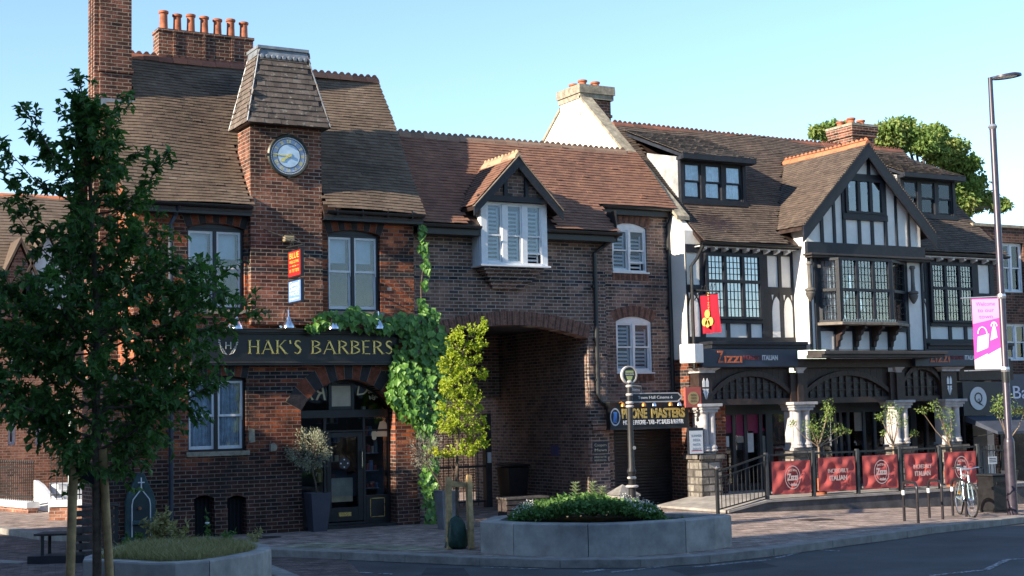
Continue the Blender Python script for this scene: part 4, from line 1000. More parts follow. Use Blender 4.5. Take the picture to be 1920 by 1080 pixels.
for sg in (-1, 1):
    xe = gxm+sg*(gx1-gxm); zl = gable_half(xe)
    q.xz([(xe, zl-.02), (gxm, gZ-.02), (gxm, gZ-.27), (xe-sg*.0, zl-.22)], 26.72, 26.77)
    q.xz([(xe, zl+.0), (gxm, gZ+.0), (gxm, gZ-.019), (xe, zl-.019)], 26.69, 26.8, 1)
for x in (gxm-.26, gxm+.26): q.box(x-.04, x+.04, 26.84, 26.9, oz1+.0, gable_half(x)-.2)
q.box(OX0-.12, OX1+.12, 26.83, 26.905, oz1+.0, oz1+.12)
q.build('bargeboard', [timber, grey_t], A_)
q = MB(); q.xz([(OX0-.1, oz1+.02), (OX1+.1, oz1+.02), (gxm, gZ-.12)], 26.91, 27.4); q.build('gable_infill', MT['brown_brick'], A_)
# pipes
q = MB(); px_ = onY(1117, 560, Y1-.08)[0]
q.tube([(XC+.1, vY, rz(vY)-.06), (XC-.1, Y1-.1, rz(vY)-.3), (px_, Y1-.08, rz(vY)-.45), (px_, Y1-.08, 2.6), (px_+.05, Y1-.08, 2.45), (XC+.12, Y1-.04, 2.2)], .05, 10)
for z in (5, 3.8, 2.9): q.box(px_-.07, px_+.07, Y1-.1, Y1, z, z+.05)
q.build('drainpipe', railm, A_)
px_ = onY(1256, 540, Y2-.08)[0]
q = MB(); q.tube([(px_+.1, 27.7, rz(27.7)-.08), (px_, Y2-.08, rz(27.7)-.4), (px_, Y2-.08, sgz1+.05)], .05, 10)
for z in (6, 4.6, 3.4): q.box(px_-.07, px_+.07, Y2-.1, Y2, z, z+.05)
q.build('drainpipe', railm, A_)
# roller shutter and its recess
q = MB(); k = 0.; 
while k < sgz0-.03: q.prism([(shx0+.08, Y2+.14, k), (shx0+.08, Y2+.125, k+.035), (shx0+.08, Y2+.14, k+.07), (shx0+.08, Y2+.16, k+.07), (shx0+.08, Y2+.16, k)], (shx1-shx0-.16, 0, 0)); k += .071
q.build('roller_shutter', mat('shutter_black', (.022, .022, .025), .42, .5, .3, var=.25, vscale=5), A_)
for xa_ in (shx0, shx1-.08): q = MB(); q.box(xa_, xa_+.08, Y2+.05, Y2+.17, 0, sgz0); q.build('shutter_rail', blackp, A_)
q = MB(); bx0, bx1 = onY(1107, 780, Y1-.02)[0], onY(1140, 780, Y1-.02)[0]
for k in range(3): q.box(bx0+.03*k, bx1-.03*k, Y1-.1+.03*k, Y1, onY(1122, 788, Y1)[1]-.12*k-.1, onY(1122, 788, Y1)[1]-.12*k)
q.build('corbel_stub', MT['brown_brick'], A_)
# plaques on the pier
gp = mat('plaque_letters', (.5, .45, .33), .5, var=0)
for nm, lab, ya_, yb_, lines in (('wall_plaque', 'dark plaque with two words, upper one on the brick pier beside the shutter', 828, 850, ('Coopers', 'Mews')), ('wall_plaque', 'small dark plaque under the two-word one on the brick pier', 853, 867, ('PRIVATE', 'RESIDENTIAL'))):
    x0, x1, z0, z1 = RC(1112, ya_, 1140, yb_, Y1-.02); o = thing(nm, lab, 'plaque', ((x0+x1)/2, Y1-.01, z0))
    q = MB(); q.box(x0, x1, Y1-.02, Y1-.001, z0, z1); q.build('plate', navy, o)
    for k, t in enumerate(lines): text('lettering', t, (x0+x1)/2, Y1-.023, z1-(z1-z0)*(.3+.42*k), (z1-z0)*.34, gp, o, .002, width=(x1-x0)*.8)
# small blue plate and boxes on the passage wall
bz_ = onX(1041, 845, PX); o = thing('notice_plate', 'small dark blue notice plate on the passage side wall', 'notice', (PX-.01, bz_[0], bz_[1]))
q = MB(); q.box(PX-.02, PX-.002, bz_[0]-.16, bz_[0]+.16, bz_[1]-.12, bz_[1]+.12); q.build('plate', mat('plate_blue', (.03, .05, .16), .5, var=.1), o)
# passage gate with the intercom post
GY = 30.6; gxa, gxb = aX0+.0, onY(908, 860, GY)[0]
o = thing('passage_gate', 'tall black iron bar gate standing inside the brick archway', 'gate', ((gxa+gxb)/2, GY, 0))
q = MB(); zt_ = onY(890, 795, GY)[1]; q.box(gxa, gxb, GY-.02, GY+.02, zt_-.1, zt_-.05); q.box(gxa, gxb, GY-.02, GY+.02, .12, .17); q.box(gxa, gxb, GY-.02, GY+.02, .95, 1.0); q.build('gate_rail', railm, o)
n_ = int((gxb-gxa)/.13)
for k in range(n_): q = MB(); x = gxa+.06+k*.13; q.tube([(x, GY, .05), (x, GY, zt_+.04)], .01, 6); q.build('gate_bar', railm, o)
q = MB(); q.box(gxb, gxb+.16, GY-.08, GY+.08, 0, zt_+.25); q.build('gate_post', railm, o)
q = MB(); q.box(gxb+.03, gxb+.13, GY-.12, GY-.08, 1.05, 1.3); q.build('intercom', mat('intercom_white', (.55, .57, .58), .5, var=.1), o)
o = thing('wheelie_bin', 'black wheelie bin against the passage wall inside the arch', 'bin', (gxb+.55, 30.2, 0))
q = MB(); bx, by = gxb+.55, 30.2; q.v = [(bx+a*(.22 if k == 0 else .28), by+b_*(.25 if k == 0 else .32), (.06 if k == 0 else .95)) for k in (0, 1) for a, b_ in ((-1, -1), (1, -1), (1, 1), (-1, 1))]
for f in ((3, 2, 1, 0), (4, 5, 6, 7), (0, 1, 5, 4), (1, 2, 6, 5), (2, 3, 7, 6), (3, 0, 4, 7)): q.face(f)
q.build('body', blackp, o, bevel=.02)
q = MB(); q.prism([(bx-.3, by-.35, .96), (bx-.3, by+.34, .99), (bx-.3, by+.34, 1.03), (bx-.3, by-.35, 1.0)], (.6, 0, 0)); q.build('lid', blackp, o, bevel=.015)
for sx_ in (-.24, .24): q = MB(); q.lathe([(.09, -.02), (.09, .02)], (bx+sx_, by+.25, .09), 14, axis='x'); q.build('wheel', room, o)
# yard wall beyond the passage
o = thing('yard_wall', 'plain dark brick wall closing the yard behind the archway', 'wall', (15, 37, 0)); q = MB(); q.box(10, 21, 37, 37.3, 0, 6); q.build('brickwork', MT['dim_brick'], o)
# phone shop sign
S2 = thing('shop_sign', 'black phone repair shop fascia with gold and white capitals over the roller shutter', 'sign', ((sg0+sg1)/2, YPS-.1, sgz0))
q = MB(); q.box(sg0, sg1, YPS-.16, YPS+.0, sgz0, sgz1+.0); q.build('sign_board', blackp, S2)
q = MB(); q.box(sg0-.02, sg1+.02, YPS-.2, YPS-.001, sgz1, sgz1+.04); q.box(sg0-.02, sg1+.02, YPS-.18, YPS-.001, sgz0-.04, sgz0-.001); q.build('moulding', railm, S2)
gy_ = mat('letter_gold', (.5, .37, .11), .5, .4, 0, var=.05)
hh = sgz1-sgz0
def pxw(a, b): return onY(a, 775, YPS-.165)[0], onY(b, 775, YPS-.165)[0]
for a, b, t in ((1166, 1213, 'PHONE'), (1221, 1284, 'MASTERS')):
    x0, x1 = pxw(a, b); text('lettering', t, (x0+x1)/2, YPS-.165, sgz0+hh*.55, hh*.52, gy_, S2, .006, width=x1-x0, bold=.012)
x0, x1 = pxw(1168, 1281); text('lettering', 'MOBILE PHONE - TAB - PC SALES & REPAIR', (x0+x1)/2, YPS-.165, sgz0+hh*.2, hh*.24, white_p, S2, .005, width=x1-x0, bold=.004)
x0, x1 = pxw(1278, 1287); text('lettering', '155', (x0+x1)/2, YPS-.165, sgz0+hh*.88, hh*.14, white_p, S2, .004, width=(x1-x0))
cxp, czp = onY(1154, 782, YPS-.17)
q = MB(); 
for k in range(28):
    a, b2 = 2*math.pi*k/28, 2*math.pi*(k+1)/28; q.poly([(cxp+.135*r*math.cos(t), YPS-.163, czp+.2*r*math.sin(t)) for r, t in ((.82, a), (1, a), (1, b2), (.82, b2))])
q.build('emblem_ring', mat('emblem_blue', (.4, .45, .52), .4, var=.1), S2)
q = MB(); q.xz([(cxp-.06, czp-.12), (cxp+.03, czp-.13), (cxp+.05, czp+.11), (cxp-.04, czp+.12)], YPS-.17, YPS-.161); q.build('phone_emblem', mat('emblem_screen', (.06, .22, .6), .3, var=.3, vscale=12), S2)
for i, px in enumerate((1166, 1205, 1224, 1255, 1271)):
    x = onY(px, 762, YPS-.3)[0]; q = MB(); q.tube([(x, YPS-.05, sgz1-.02), (x, YPS-.3, sgz1+.03), (x, YPS-.34, sgz1-.02)], .01, 6); q.lathe([(.02, .04), (.05, .0), (.055, -.05), (.02, -.05)], (x, YPS-.35, sgz1-.03), 12)
    q.build('sign_lamp', chrome if i in (2, 4) else mat('lamp_amber', (.5, .2, .04), .35, .5, .5, var=.1), S2, smooth=True)
# ================================================================== the timbered restaurant
T = thing('timbered_restaurant', 'black and white timbered building with big gable, leaded windows and arched restaurant front', 'building', (25, 29, 0))
YW, YG, YGR = 27.25, 26.7, 26.45
ZX0, ZX1 = 19.95, 30.1
GX0, GX1 = onY(1513, 500, YG)[0], onY(1728, 500, YG)[0]
def tz(y): return 6.15+.945*(y-26.95)
TRY, TRZ = 30.6, 9.6
jz = onY(1400, 645, YW)[1]       # bottom of the upper storey
apx, apz = onY(1627, 268, YGR)
gLz = onY(1506, 424, YGR)[1]; gLx = onY(1506, 424, YGR)[0]; gRx = 2*apx-gLx
gs = (apz-gLz)/(apx-gLx)
m = MB()
wall(m, ZX0+.25, GX0, jz, tz(YW)-.1, YW, .25); wall(m, GX1, ZX1, jz, tz(YW)-.1, YW, .25)
bz0 = onY(1620, 478, YG)[1]
m.box(GX0, GX1, YG, YG+.2, jz-.15, bz0+.4)
m.xz([(GX0, bz0+.401), (GX1, bz0+.401), (GX1, apz-gs*(GX1-apx)-.15), (apx, apz-.15), (GX0, apz-gs*(apx-GX0)-.15)], YG, YG+.2)
m.box(GX0, GX0+.2, YG+.201, YW, jz-.15, bz0+.85); m.box(GX1-.2, GX1, YG+.201, YW, jz-.15, bz0+.85)
m.box(ZX1-.25, ZX1, YW+.251, 33.5, -.3, tz(YW)); 
m.build('plaster_wall', cream, T)
# party gable, white rendered, with brick foot
m = MB()
prof = [(YW, jz-.35), (YW, tz(YW)-.03), (31.5, tz(31.5)+.03-.1), (31.65, 10.4), (32.65, 10.3), (33.7, 9.5), (34.6, 8.2), (34.6, 3)]
m.prism([(ZX0, y, z) for y, z in prof], (.25, 0, 0)); m.build('party_wall', wht_r, T)
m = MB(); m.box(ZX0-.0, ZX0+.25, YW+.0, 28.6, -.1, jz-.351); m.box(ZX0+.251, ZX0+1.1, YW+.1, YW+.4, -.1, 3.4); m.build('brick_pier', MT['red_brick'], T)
m = MB(); 
for (ya, za), (yb, zb) in (((27.45, tz(27.45)+.06), (31.65, 10.45)), ((32.66, 10.3), (33.7, 9.52)), ((33.7, 9.52), (34.6, 8.22))):
    m.prism([(ZX0-.04, ya, za), (ZX0-.04, yb, zb), (ZX0-.04, yb, zb+.09), (ZX0-.04, ya, za+.09)], (.36, 0, 0))
m.build('coping', stone, T)
# chimneys
def stack(x0, x1, y0, y1, z0, z1, pots_, lab=None, left_white=False):
    q = MB(); q.box(x0, x1, y0, y1, z0, z1-.3); q.box(x0-.05, x1+.05, y0-.05, y1+.05, z1-.3, z1-.15); q.box(x0-.08, x1+.08, y0-.08, y1+.08, z1-.149, z1)
    q.box(x0-.03, x1+.03, y0-.03, y1+.03, z1-.75, z1-.68)
    o = q.build('chimney', MT['chimney_brick'], T); q = MB(); q.box(x0-.09, x1+.09, y0-.09, y1+.09, z1+.001, z1+.07)
    if left_white: q.box(x0-.095, x1+.095, y0-.095, y1+.095, z1-.16, z1-.001); q.box(x0-.06, x1+.06, y0-.06, y1+.06, z1-.3, z1-.161)
    q.build('capping', stone, o)
    if left_white: q = MB(); q.box(x0-.035, x0-.001, y0, y1, z0, z1-.301); q.build('render_coat', wht_r, o)
    pots(o, pots_, z1+.07, h=.2, r=.12); return o
c0, c1 = 19.97, 20.9
stack(c0, c1, 31.65, 32.65, 8.6, 10.75, [(c0+.25, 31.95), (c0+.65, 31.95), (c0+.25, 32.4), (c0+.65, 32.4)], left_white=True)
stack(28.8, 29.65, 31.0, 31.95, 8.6, 10.3, [(29.0, 31.25), (29.42, 31.3), (29.0, 31.7), (29.42, 31.72), (29.2, 31.5)])
# main roof
dXa, dXb = onY(1277, 345, 28.08)[0], onY(1399, 345, 28.08)[0]; eXa, eXb = onY(1690, 375, 28.08)[0], onY(1792, 375, 28.08)[0]
k2 = math.sqrt(1+.945**2)
def gz_h(x): return apz-gs*abs(x-apx)
def keepT(u, v):
    x = ZX0+.3+u; y = 26.93+v/k2; z = tz(y)
    if gLx-.05 < x < gRx+.05 and z < gz_h(x)+.03: return False
    for a, b_ in ((dXa, dXb), (eXa, eXb)):
        if a < x < b_ and 28.0 < y < 30.0: return False
    return True
tm = roof_tiles((ZX0+.3, 26.93, tz(26.93)), (1, 0, 0), (0, 1, .945), 30.35-ZX0-.3, (TRY-26.93)*k2, keepT, seed=11, sag=.03, bell=.03, gauge=.088)
rf = tm.build('roof', t_gry, T)
q = MB()
def dk(x0, x1, ya, yb): q.prism([(x0, ya, tz(ya)-.03), (x0, yb, tz(yb)-.03), (x0, yb, tz(yb)-.12), (x0, ya, tz(ya)-.12)], (x1-x0, 0, 0))
dk(ZX0+.251, GX0+.1, 26.97, 28.05); dk(GX1-.1, 30.3, 26.97, 28.05); dk(ZX0+.251, dXa, 28.051, TRY); dk(dXb, eXa, 28.051, TRY); dk(eXb, 30.3, 28.051, TRY); dk(dXa, dXb, 29.6, TRY); dk(eXa, eXb, 29.6, TRY)
q.prism([(ZX0+.251, TRY+.001, TRZ-.06), (ZX0+.251, 34, 6.1), (ZX0+.251, 34, 6.0), (ZX0+.251, TRY+.001, TRZ-.16)], (10, 0, 0))
q.build('roof_deck', brn_t, rf)
ridge_tiles((ZX0+.3, TRY, TRZ), (30.3, TRY, TRZ-.02), t_rdg, rf, seed=12, sag=.03)
# gable cross roof
gm = MB(); kg2 = math.sqrt(1+gs*gs)
for sg, xe in ((-1, gLx), (1, gRx)):
    zl = gz_h(xe); up3 = Vector((apx-xe, 0, apz-zl)); upn = up3.normalized(); Lr = up3.length
    def kk(u, v, xe=xe, upn=upn, zl=zl): return zl+upn.z*v > tz(YGR+u)-.1
    roof_tiles((xe, YGR, zl+.02), (0, 1, 0), up3, 3.6, Lr, kk, gauge=.088, seed=40+sg, mb=gm, sag=.02)
g2 = gm.build('gable_roof', t_gry, T)
q = MB()
for sg, xe in ((-1, gLx), (1, gRx)):
    zl = gz_h(xe); q.prism([(xe, YGR+.03, zl-.01), (apx, YGR+.03, apz-.01), (apx, YGR+.03, apz-.09), (xe, YGR+.03, zl-.09)], (0, 3.2, 0))
q.build('roof_deck', brn_t, g2)
ridge_tiles((apx, YGR-.02, apz+.04), (apx, 29.62, apz+.04), t_rdo, g2, seed=13, rad=.1)
q = MB()
for sg, xe in ((-1, gLx), (1, gRx)):
    zl = gz_h(xe); xo = xe
    q.xz([(xo, zl-.0), (apx, apz-.0), (apx, apz-.36), (xo, zl-.38)], YGR-.02, YGR+.04)
q.build('bargeboard', timber, T)
q = MB()
for k in range(44):
    for sg in (-1, 1):
        f_ = (k+.5)/44; x = apx+sg*(gRx-apx)*f_; z = gz_h(x); r = .02; q.box(x-.02, x+.02, YGR-.035, YGR+.0, z-.0, z+.03)
q.build('verge_tiles', t_mns, g2)
# dormers
def dormer(xa, xb, n, seed, shade=0):
    yf = 28.08; zb = tz(yf)+.02; zt_ = onY(1336, 297, 28.08)[1]
    q = MB(); 
    q.box(xa, xa+.1, yf, yf+.12, zb, zt_); q.box(xb-.1, xb, yf, yf+.12, zb, zt_); q.box(xa+.1, xb-.1, yf, yf+.12, zt_-.13, zt_); q.box(xa-.03, xb+.03, yf-.05, yf+.12, zb-.05, zb+.06)
    d = q.build('dormer', timber, T)
    for x0 in (xa-.0, xb-.05):
        q = MB(); q.prism([(x0, yf+.121, zb), (x0, yf+.121, zt_), (x0, yf+1.4, zt_+.3), (x0, yf+1.4, tz(yf+1.4))], (.05, 0, 0))
        q.build('dormer_cheek', mat('cheek_grey', (.36, .37, .37), .8, .3, var=.25, vscale=3, bump=.6, bscale=14), d)
    sash_window(T, (xa+.1, xb-.1, zb+.06, zt_-.13), yf, n, fm=timber, sm=timber, rec=.03, fw=.03, mw=.14, sw=.04, blind=None, curtain=True, deep=.5, backm=room2, meet=.5)
    y0, z0, y1, z1 = 27.82, zt_-.02, 30.3, tz(30.3)+.02
    sv = Vector((0, y1-y0, z1-z0)); tmx = MB(); roof_tiles((xa-.14, y0, z0+.04), (1, 0, 0), sv, xb-xa+.28, sv.length, None, seed=seed, mb=tmx, sag=.02)
    r_ = tmx.build('dormer_roof', t_mns if seed == 50 else t_gry, T)
    q = MB(); q.prism([(xa-.12, y0+.02, z0+.02), (xa-.12, y1, z1-.01), (xa-.12, y1, z1-.09), (xa-.12, y0+.02, z0-.06)], (xb-xa+.24, 0, 0))
    q.box(xa-.12, xb+.12, y0-.03, y0+.02, z0-.09, z0+.03); q.prism([(xa-.13, y0+.02, z0-.1), (xa-.13, y0+.25, z0-.1), (xa-.13, y0+.25, z0-.02), (xa-.13, y0+.02, z0-.02)], (xb-xa+.26, 0, 0)); q.build('roof_deck', timber, r_)
dormer(dXa, dXb, 3, 50); dormer(eXa, eXb, 3, 51)
# eaves: gutter, soffit, white brackets
q = MB(); gutter(q, ZX0+.25, GX0+.0, 26.90, tz(26.93)-.03); q.box(ZX0+.26, GX0, 26.97, 27.0, tz(26.97)-.15, tz(26.97)-.05); q.build('gutter', blackp, rf)
q = MB(); gutter(q, GX1+.0, 30.35, 26.90, tz(26.93)-.03); q.box(GX1, 30.3, 26.97, 27.0, tz(26.97)-.15, tz(26.97)-.05); q.build('gutter', blackp, rf)
zs_ = tz(26.97)-.16
q = MB(); q.box(ZX0+.26, GX0-.01, 27.001, YW-.001, zs_, zs_+.02); q.build('soffit', white_p, T); q = MB(); q.box(GX1+.01, 30.25, 26.95, YW-.001, zs_, zs_+.02); q.build('soffit', white_p, T)
for a, b_, n_ in ((ZX0+.45, GX0-.25, 9), (GX1+.25, 30.1, 8)):
    for k in range(n_):
        x = a+(b_-a)*k/(n_-1); q = MB(); q.prism([(x-.04, 27.03, zs_-.001), (x-.04, YW-.03, zs_-.001), (x-.04, YW-.03, zs_-.1), (x-.04, 27.03, zs_-.05)], (.08, 0, 0)); q.build('eaves_bracket', white_p, T)
# timbers
def bar(q, x0, y0, x1, y1, Y, d=.035):
    r = RC(x0, y0, x1, y1, Y); q.box(r[0], r[1], Y-d, Y-.001, r[2], r[3])
q = MB()
fr_top = onY(1400, 462, YW)[1]; 
Lx = lambda p: onY(p, 550, YW)[0]
Lz = lambda p, x=1400: onY(x, p, YW)[1]
# levels taken once on the left wing, the same along the whole front
Ltop1, Ltop0 = Lz(463), Lz(478); Lm1, Lm0 = Lz(537), Lz(550); Ls1, Ls0 = Lz(600), Lz(607); Lb1, Lb0 = Lz(633), Lz(645)
Leav = zs_
xl0, xl1 = ZX0+.0, GX0
posts = [(1280, 1287), (1312, 1319.5), (1426, 1439), (1459, 1465), (1483, 1492)]
for a, b_ in posts: q.box(max(Lx(a), xl0), Lx(b_), YW-.04, YW-.001, Lb1, Ltop0)
q.box(xl0, xl1, YW-.045, YW-.001, Ltop0, Ltop1); q.box(xl0, xl1, YW-.05, YW-.001, Lb0, Lb1)
for a, b_ in ((1287, 1312), (1439, 1483)): q.box(Lx(a), Lx(b_), YW-.036, YW-.001, Lm0, Lm1)
q.box(Lx(1319), Lx(1426), YW-.06, YW-.001, Ls0, Ls1)
for p in (1362, 1401): q.box(Lx(p)-.06, Lx(p)+.06, YW-.034, YW-.001, Lb1, Ls0)
for p in (1292, 1318, 1356, 1398, 1437, 1462): q.box(Lx(p)-.07, Lx(p)+.07, YW-.034, YW-.001, Ltop1, Leav)
q.build('timber_frame', timber, T, bevel=.004); q = MB()
# right wing
xr0 = GX1
for a, b_ in ((1713, 1719), (1733, 1740), (1823, 1834), (1855, 1864)): q.box(max(Lx(a), xr0), min(Lx(b_), ZX1), YW-.04, YW-.001, Lb1, Ltop0)
q.box(xr0, ZX1, YW-.045, YW-.001, Ltop0, Ltop1); q.box(xr0, ZX1, YW-.05, YW-.001, Lb0, Lb1)
q.box(xr0, Lx(1740), YW-.036, YW-.001, Lm0, Lm1); q.box(Lx(1834), ZX1, YW-.036, YW-.001, Lm0, Lm1); q.box(Lx(1740), Lx(1834), YW-.06, YW-.001, Ls0, Ls1)
for p in (1777, 1806): q.box(Lx(p)-.06, Lx(p)+.06, YW-.034, YW-.001, Lb1, Ls0)
for p in (1735, 1767, 1800, 1828): q.box(Lx(p)-.07, Lx(p)+.07, YW-.034, YW-.001, Ltop1, Leav)
q.build('timber_frame', timber, T, bevel=.004)
# boards with pointed plaster panels
def lancets(name, spans, x0, x1, z0, z1, Y):
    q = MB(); q.box(x0, x1, Y-.03, Y-.001, z0, z1); o = q.build(name, timber, T)
    q = MB(); zsp = z0+(z1-z0)*.5
    for a, b_ in spans:
        w_ = (b_-a)/2; cx_ = (a+b_)/2; pts = [(a, z0+.01), (b_, z0+.01), (b_, zsp)]
        for k in range(1, 8): t = k/8; pts.append((b_-w_*(1-math.cos(t*math.pi/2))*1.0, zsp+(z1-zsp)*.84*math.sin(t*math.pi/2)))
        pts.append((cx_, zsp+(z1-zsp)*.88))
        for k in range(7, 0, -1): t = k/8; pts.append((a+w_*(1-math.cos(t*math.pi/2)), zsp+(z1-zsp)*.84*math.sin(t*math.pi/2)))
        pts.append((a, zsp)); q.xz(pts, Y-.034, Y-.029)
        for s_ in (-1, 1): xx = cx_+s_*w_*.8; q.xz([(xx-.03, z1-.02), (xx+.03, z1-.02), (xx+s_*.01, z1-.15)], Y-.034, Y-.029)
    q.build('plaster_panel', cream, o)
lancets('arched_panel', [(Lx(1445), Lx(1460)+.04), (Lx(1467), Lx(1484))], Lx(1439)+.001, Lx(1483)+.05, Lb1+.001, Lm0-.001, YW)
lancets('arched_panel', [(Lx(1289), Lx(1309))], Lx(1287)+.001, Lx(1312)-.001, Lb1+.001, Lm0-.001, YW)
lancets('arched_panel', [(Lx(1723), Lx(1734))], Lx(1719)+.001, Lx(1736)-.001, Lb1+.001, Lm0-.001, YW)
lancets('arched_panel', [(Lx(1838), Lx(1853))], Lx(1834)+.001, Lx(1856)-.001, Lb1+.001, Lm0-.001, YW)
# leaded windows
def leaded(parent, x0, x1, z0, z1, Y, n, tr=.42, fm=None, cols=4, rows=4, name='leaded_window', P0=None, ang=0., proud=.03):
    """mullioned window with leading; lies in a plane that may be turned about z at P0"""
    fm = fm or timber; W = x1-x0; mw = .09; iw = (W-(n+1)*mw)/n
    ca, sa = math.cos(ang), math.sin(ang); P0 = P0 or Vector((x0, Y, 0))
    def tf(q): q.v = [(P0.x+(x-x0)*ca-(y-Y)*sa, P0.y+(x-x0)*sa+(y-Y)*ca, z) for x, y, z in q.v]; return q
    m = MB(); zt_ = z0+(z1-z0)*(1-tr)-.03 if tr else None
    for k in range(n+1): a = x0+k*(iw+mw); m.box(a, a+mw, Y-proud, Y+.06, z0, z1)
    m.box(x0+.001, x1-.001, Y-proud-.01, Y+.06, z0-.06, z0-.001); m.box(x0+.001, x1-.001, Y-proud-.01, Y+.06, z1+.001, z1+.06)
    if tr: m.box(x0+mw, x1-mw, Y-proud-.012, Y+.06, zt_, zt_+.07)
    wn = tf(m).build(name, fm, parent)
    g = MB(); L_ = MB()
    for k in range(n):
        a = x0+mw+k*(iw+mw); b_ = a+iw
        for c, d in (((z0, zt_), (zt_+.07, z1)) if tr else ((z0, z1),)):
            g.box(a, b_, Y+.012, Y+.016, c, d)
            for i in range(1, cols): x = a+iw*i/cols; L_.box(x-.008, x+.008, Y+.003, Y+.011, c, d)
            rr_ = rows; 
            for i in range(1, rr_): z = c+(d-c)*i/rr_; L_.box(a, b_, Y+.004, Y+.0105, z-.008, z+.008)
    tf(g).build('pane', glz4, wn); tf(L_).build('leading', room, wn)
    cq = MB(); k_ = 30
    for i in range(k_):
        u0, u1 = x0+.05+(W-.1)*i/k_, x0+.05+(W-.1)*(i+1)/k_; d0, d1 = .025*math.sin(i*2.1), .025*math.sin((i+1)*2.1)
        if i % 7 in (3,): continue
        cq.poly([(u0, Y+.09+d0, z0), (u1, Y+.09+d1, z0), (u1, Y+.09+d1, z1), (u0, Y+.09+d0, z1)])
    tf(cq).build('curtain', curt, wn)
    b = MB(); b.box(x0+.02, x1-.02, Y+.22, Y+.24, z0, z1); tf(b).build('room_lining', room2, wn)
    return wn
leaded(T, Lx(1319.5)+.0, Lx(1426), Ls1+.07, Ltop0-.065, YW-.08, 3)
leaded(T, Lx(1740.5), Lx(1823), Ls1+.07, Ltop0-.065, YW-.08, 3)
# gable timbers
q = MB(); Gx = lambda p, y=560: onY(p, y, YG)[0]; Gz = lambda p, x=1620: onY(x, p, YG)[1]
bb1, bb0 = Gz(459), Gz(481)
q.box(GX0-.05, GX1+.05, YG-.1, YG-.001, bb0, bb1)
wx0, wx1 = Gx(1582, 370), Gx(1654, 370); wz1, wz0 = Gz(337), Gz(402)
q.box(wx0-.1, wx1+.1, YG-.06, YG-.001, wz1+.001, wz1+.13); q.box(wx0-.1, wx1+.1, YG-.07, YG-.001, wz0-.16, wz0-.001)
for a in (wx0-.1, wx1+.0): q.box(a, a+.1, YG-.045, YG-.001, bb1+.001, wz1)
def stud(p0, p1, yy=430):
    a, b_ = Gx(p0, yy), Gx(p1, yy); xm = (a+b_)/2; q.box(a, b_, YG-.036, YG-.001, bb1+.001, min(gz_h(a), gz_h(b_))-.14)
for p in ((1537, 1543), (1561, 1566), (1678, 1682), (1700, 1705)): stud(*p)
for p in (1611, 1635): a = Gx(p, 440); q.box(a-.05, a+.05, YG-.034, YG-.001, bb1+.001, wz0-.161)
a = Gx(1627, 310); q.box(a-.05, a+.05, YG-.036, YG-.001, wz1+.131, apz-.2)
q.build('gable_timber', timber, T, bevel=.004)
leaded(T, wx0, wx1, wz0+.06, wz1-.06, YG-.05, 3, tr=0, cols=1, rows=1, name='gable_window')
# jetty moulding between gable and bay
q = MB(); q.box(GX0-.12, GX1+.12, YG-.32, YG-.001, bb0-.05, bb0-.001); q.box(GX0-.06, GX1+.06, YG-.26, YG-.001, bb0-.1, bb0-.051); q.build('jetty_moulding', MT['moulding_brown'] if 'moulding_brown' in MT else mat('moulding_brown', (.055, .048, .046), .6, .4, var=.3), T, bevel=.006); q = MB()
lz1, lz0 = Gz(659), Gz(672)
q.box(GX0-.1, GX1+.15, YG-.62, YG-.001, lz0+.08, lz0+.15); q.box(GX0-.14, GX1+.1, YG-.55, YG-.001, lz0, lz0+.079); q.prism([(GX0-.1, YG-.62, lz0+.151), (GX0-.1, YG-.0, lz0+.151), (GX0-.1, YG-.0, lz1+.02)], (GX1-GX0+.25, 0, 0))
q.build('jetty_moulding', mat('moulding_brown', (.055, .048, .046), .6, .4, var=.3), T, bevel=.006)
# bay window: canted
bx0, bx1 = Gx(1533, 540), Gx(1697, 540); YB2 = 26.28; fx0, fx1 = onY(1574, 540, YB2)[0], onY(1671, 540, YB2)[0]
bt, bs = Gz(484), Gz(603); btz = onY(1620, 484, YB2)[1]; 
bt = bb0-.1; bsz = onY(1620, 604, YB2)[1]
leaded(T, fx0, fx1, bsz+.06, bt-.07, YB2, 3, tr=.5, cols=4, rows=4, name='bay_window')
aL = math.atan2(YB2-YG, fx0-bx0); lenL = math.hypot(fx0-bx0, YG-YB2)
leaded(T, 0, lenL, bsz+.06, bt-.07, 0, 1, tr=.5, cols=4, rows=4, name='bay_window', P0=Vector((bx0, YG-.02, 0)), ang=aL)
lenR = math.hypot(bx1-fx1, YG-YB2)
leaded(T, 0, lenR, bsz+.06, bt-.07, 0, 1, tr=.5, cols=3, rows=4, name='bay_window', P0=Vector((fx1, YB2, 0)), ang=math.atan2(YG-YB2, bx1-fx1))
q = MB(); q.prism([(bx0-.12, YG-.001, bsz-.07), (fx0-.06, YB2-.12, bsz-.07), (fx1+.06, YB2-.12, bsz-.07), (bx1+.12, YG-.001, bsz-.07)], (0, 0, .07)); 
q.build('bay_sill', grey_t, T, bevel=.005)
q = MB()
for k in range(34): x = fx0+(fx1-fx0)*k/33; q.box(x-.004, x+.004, YB2-.09, YB2-.084, bsz+.0, bsz+.07)
q.build('bird_spikes', chrome, T)
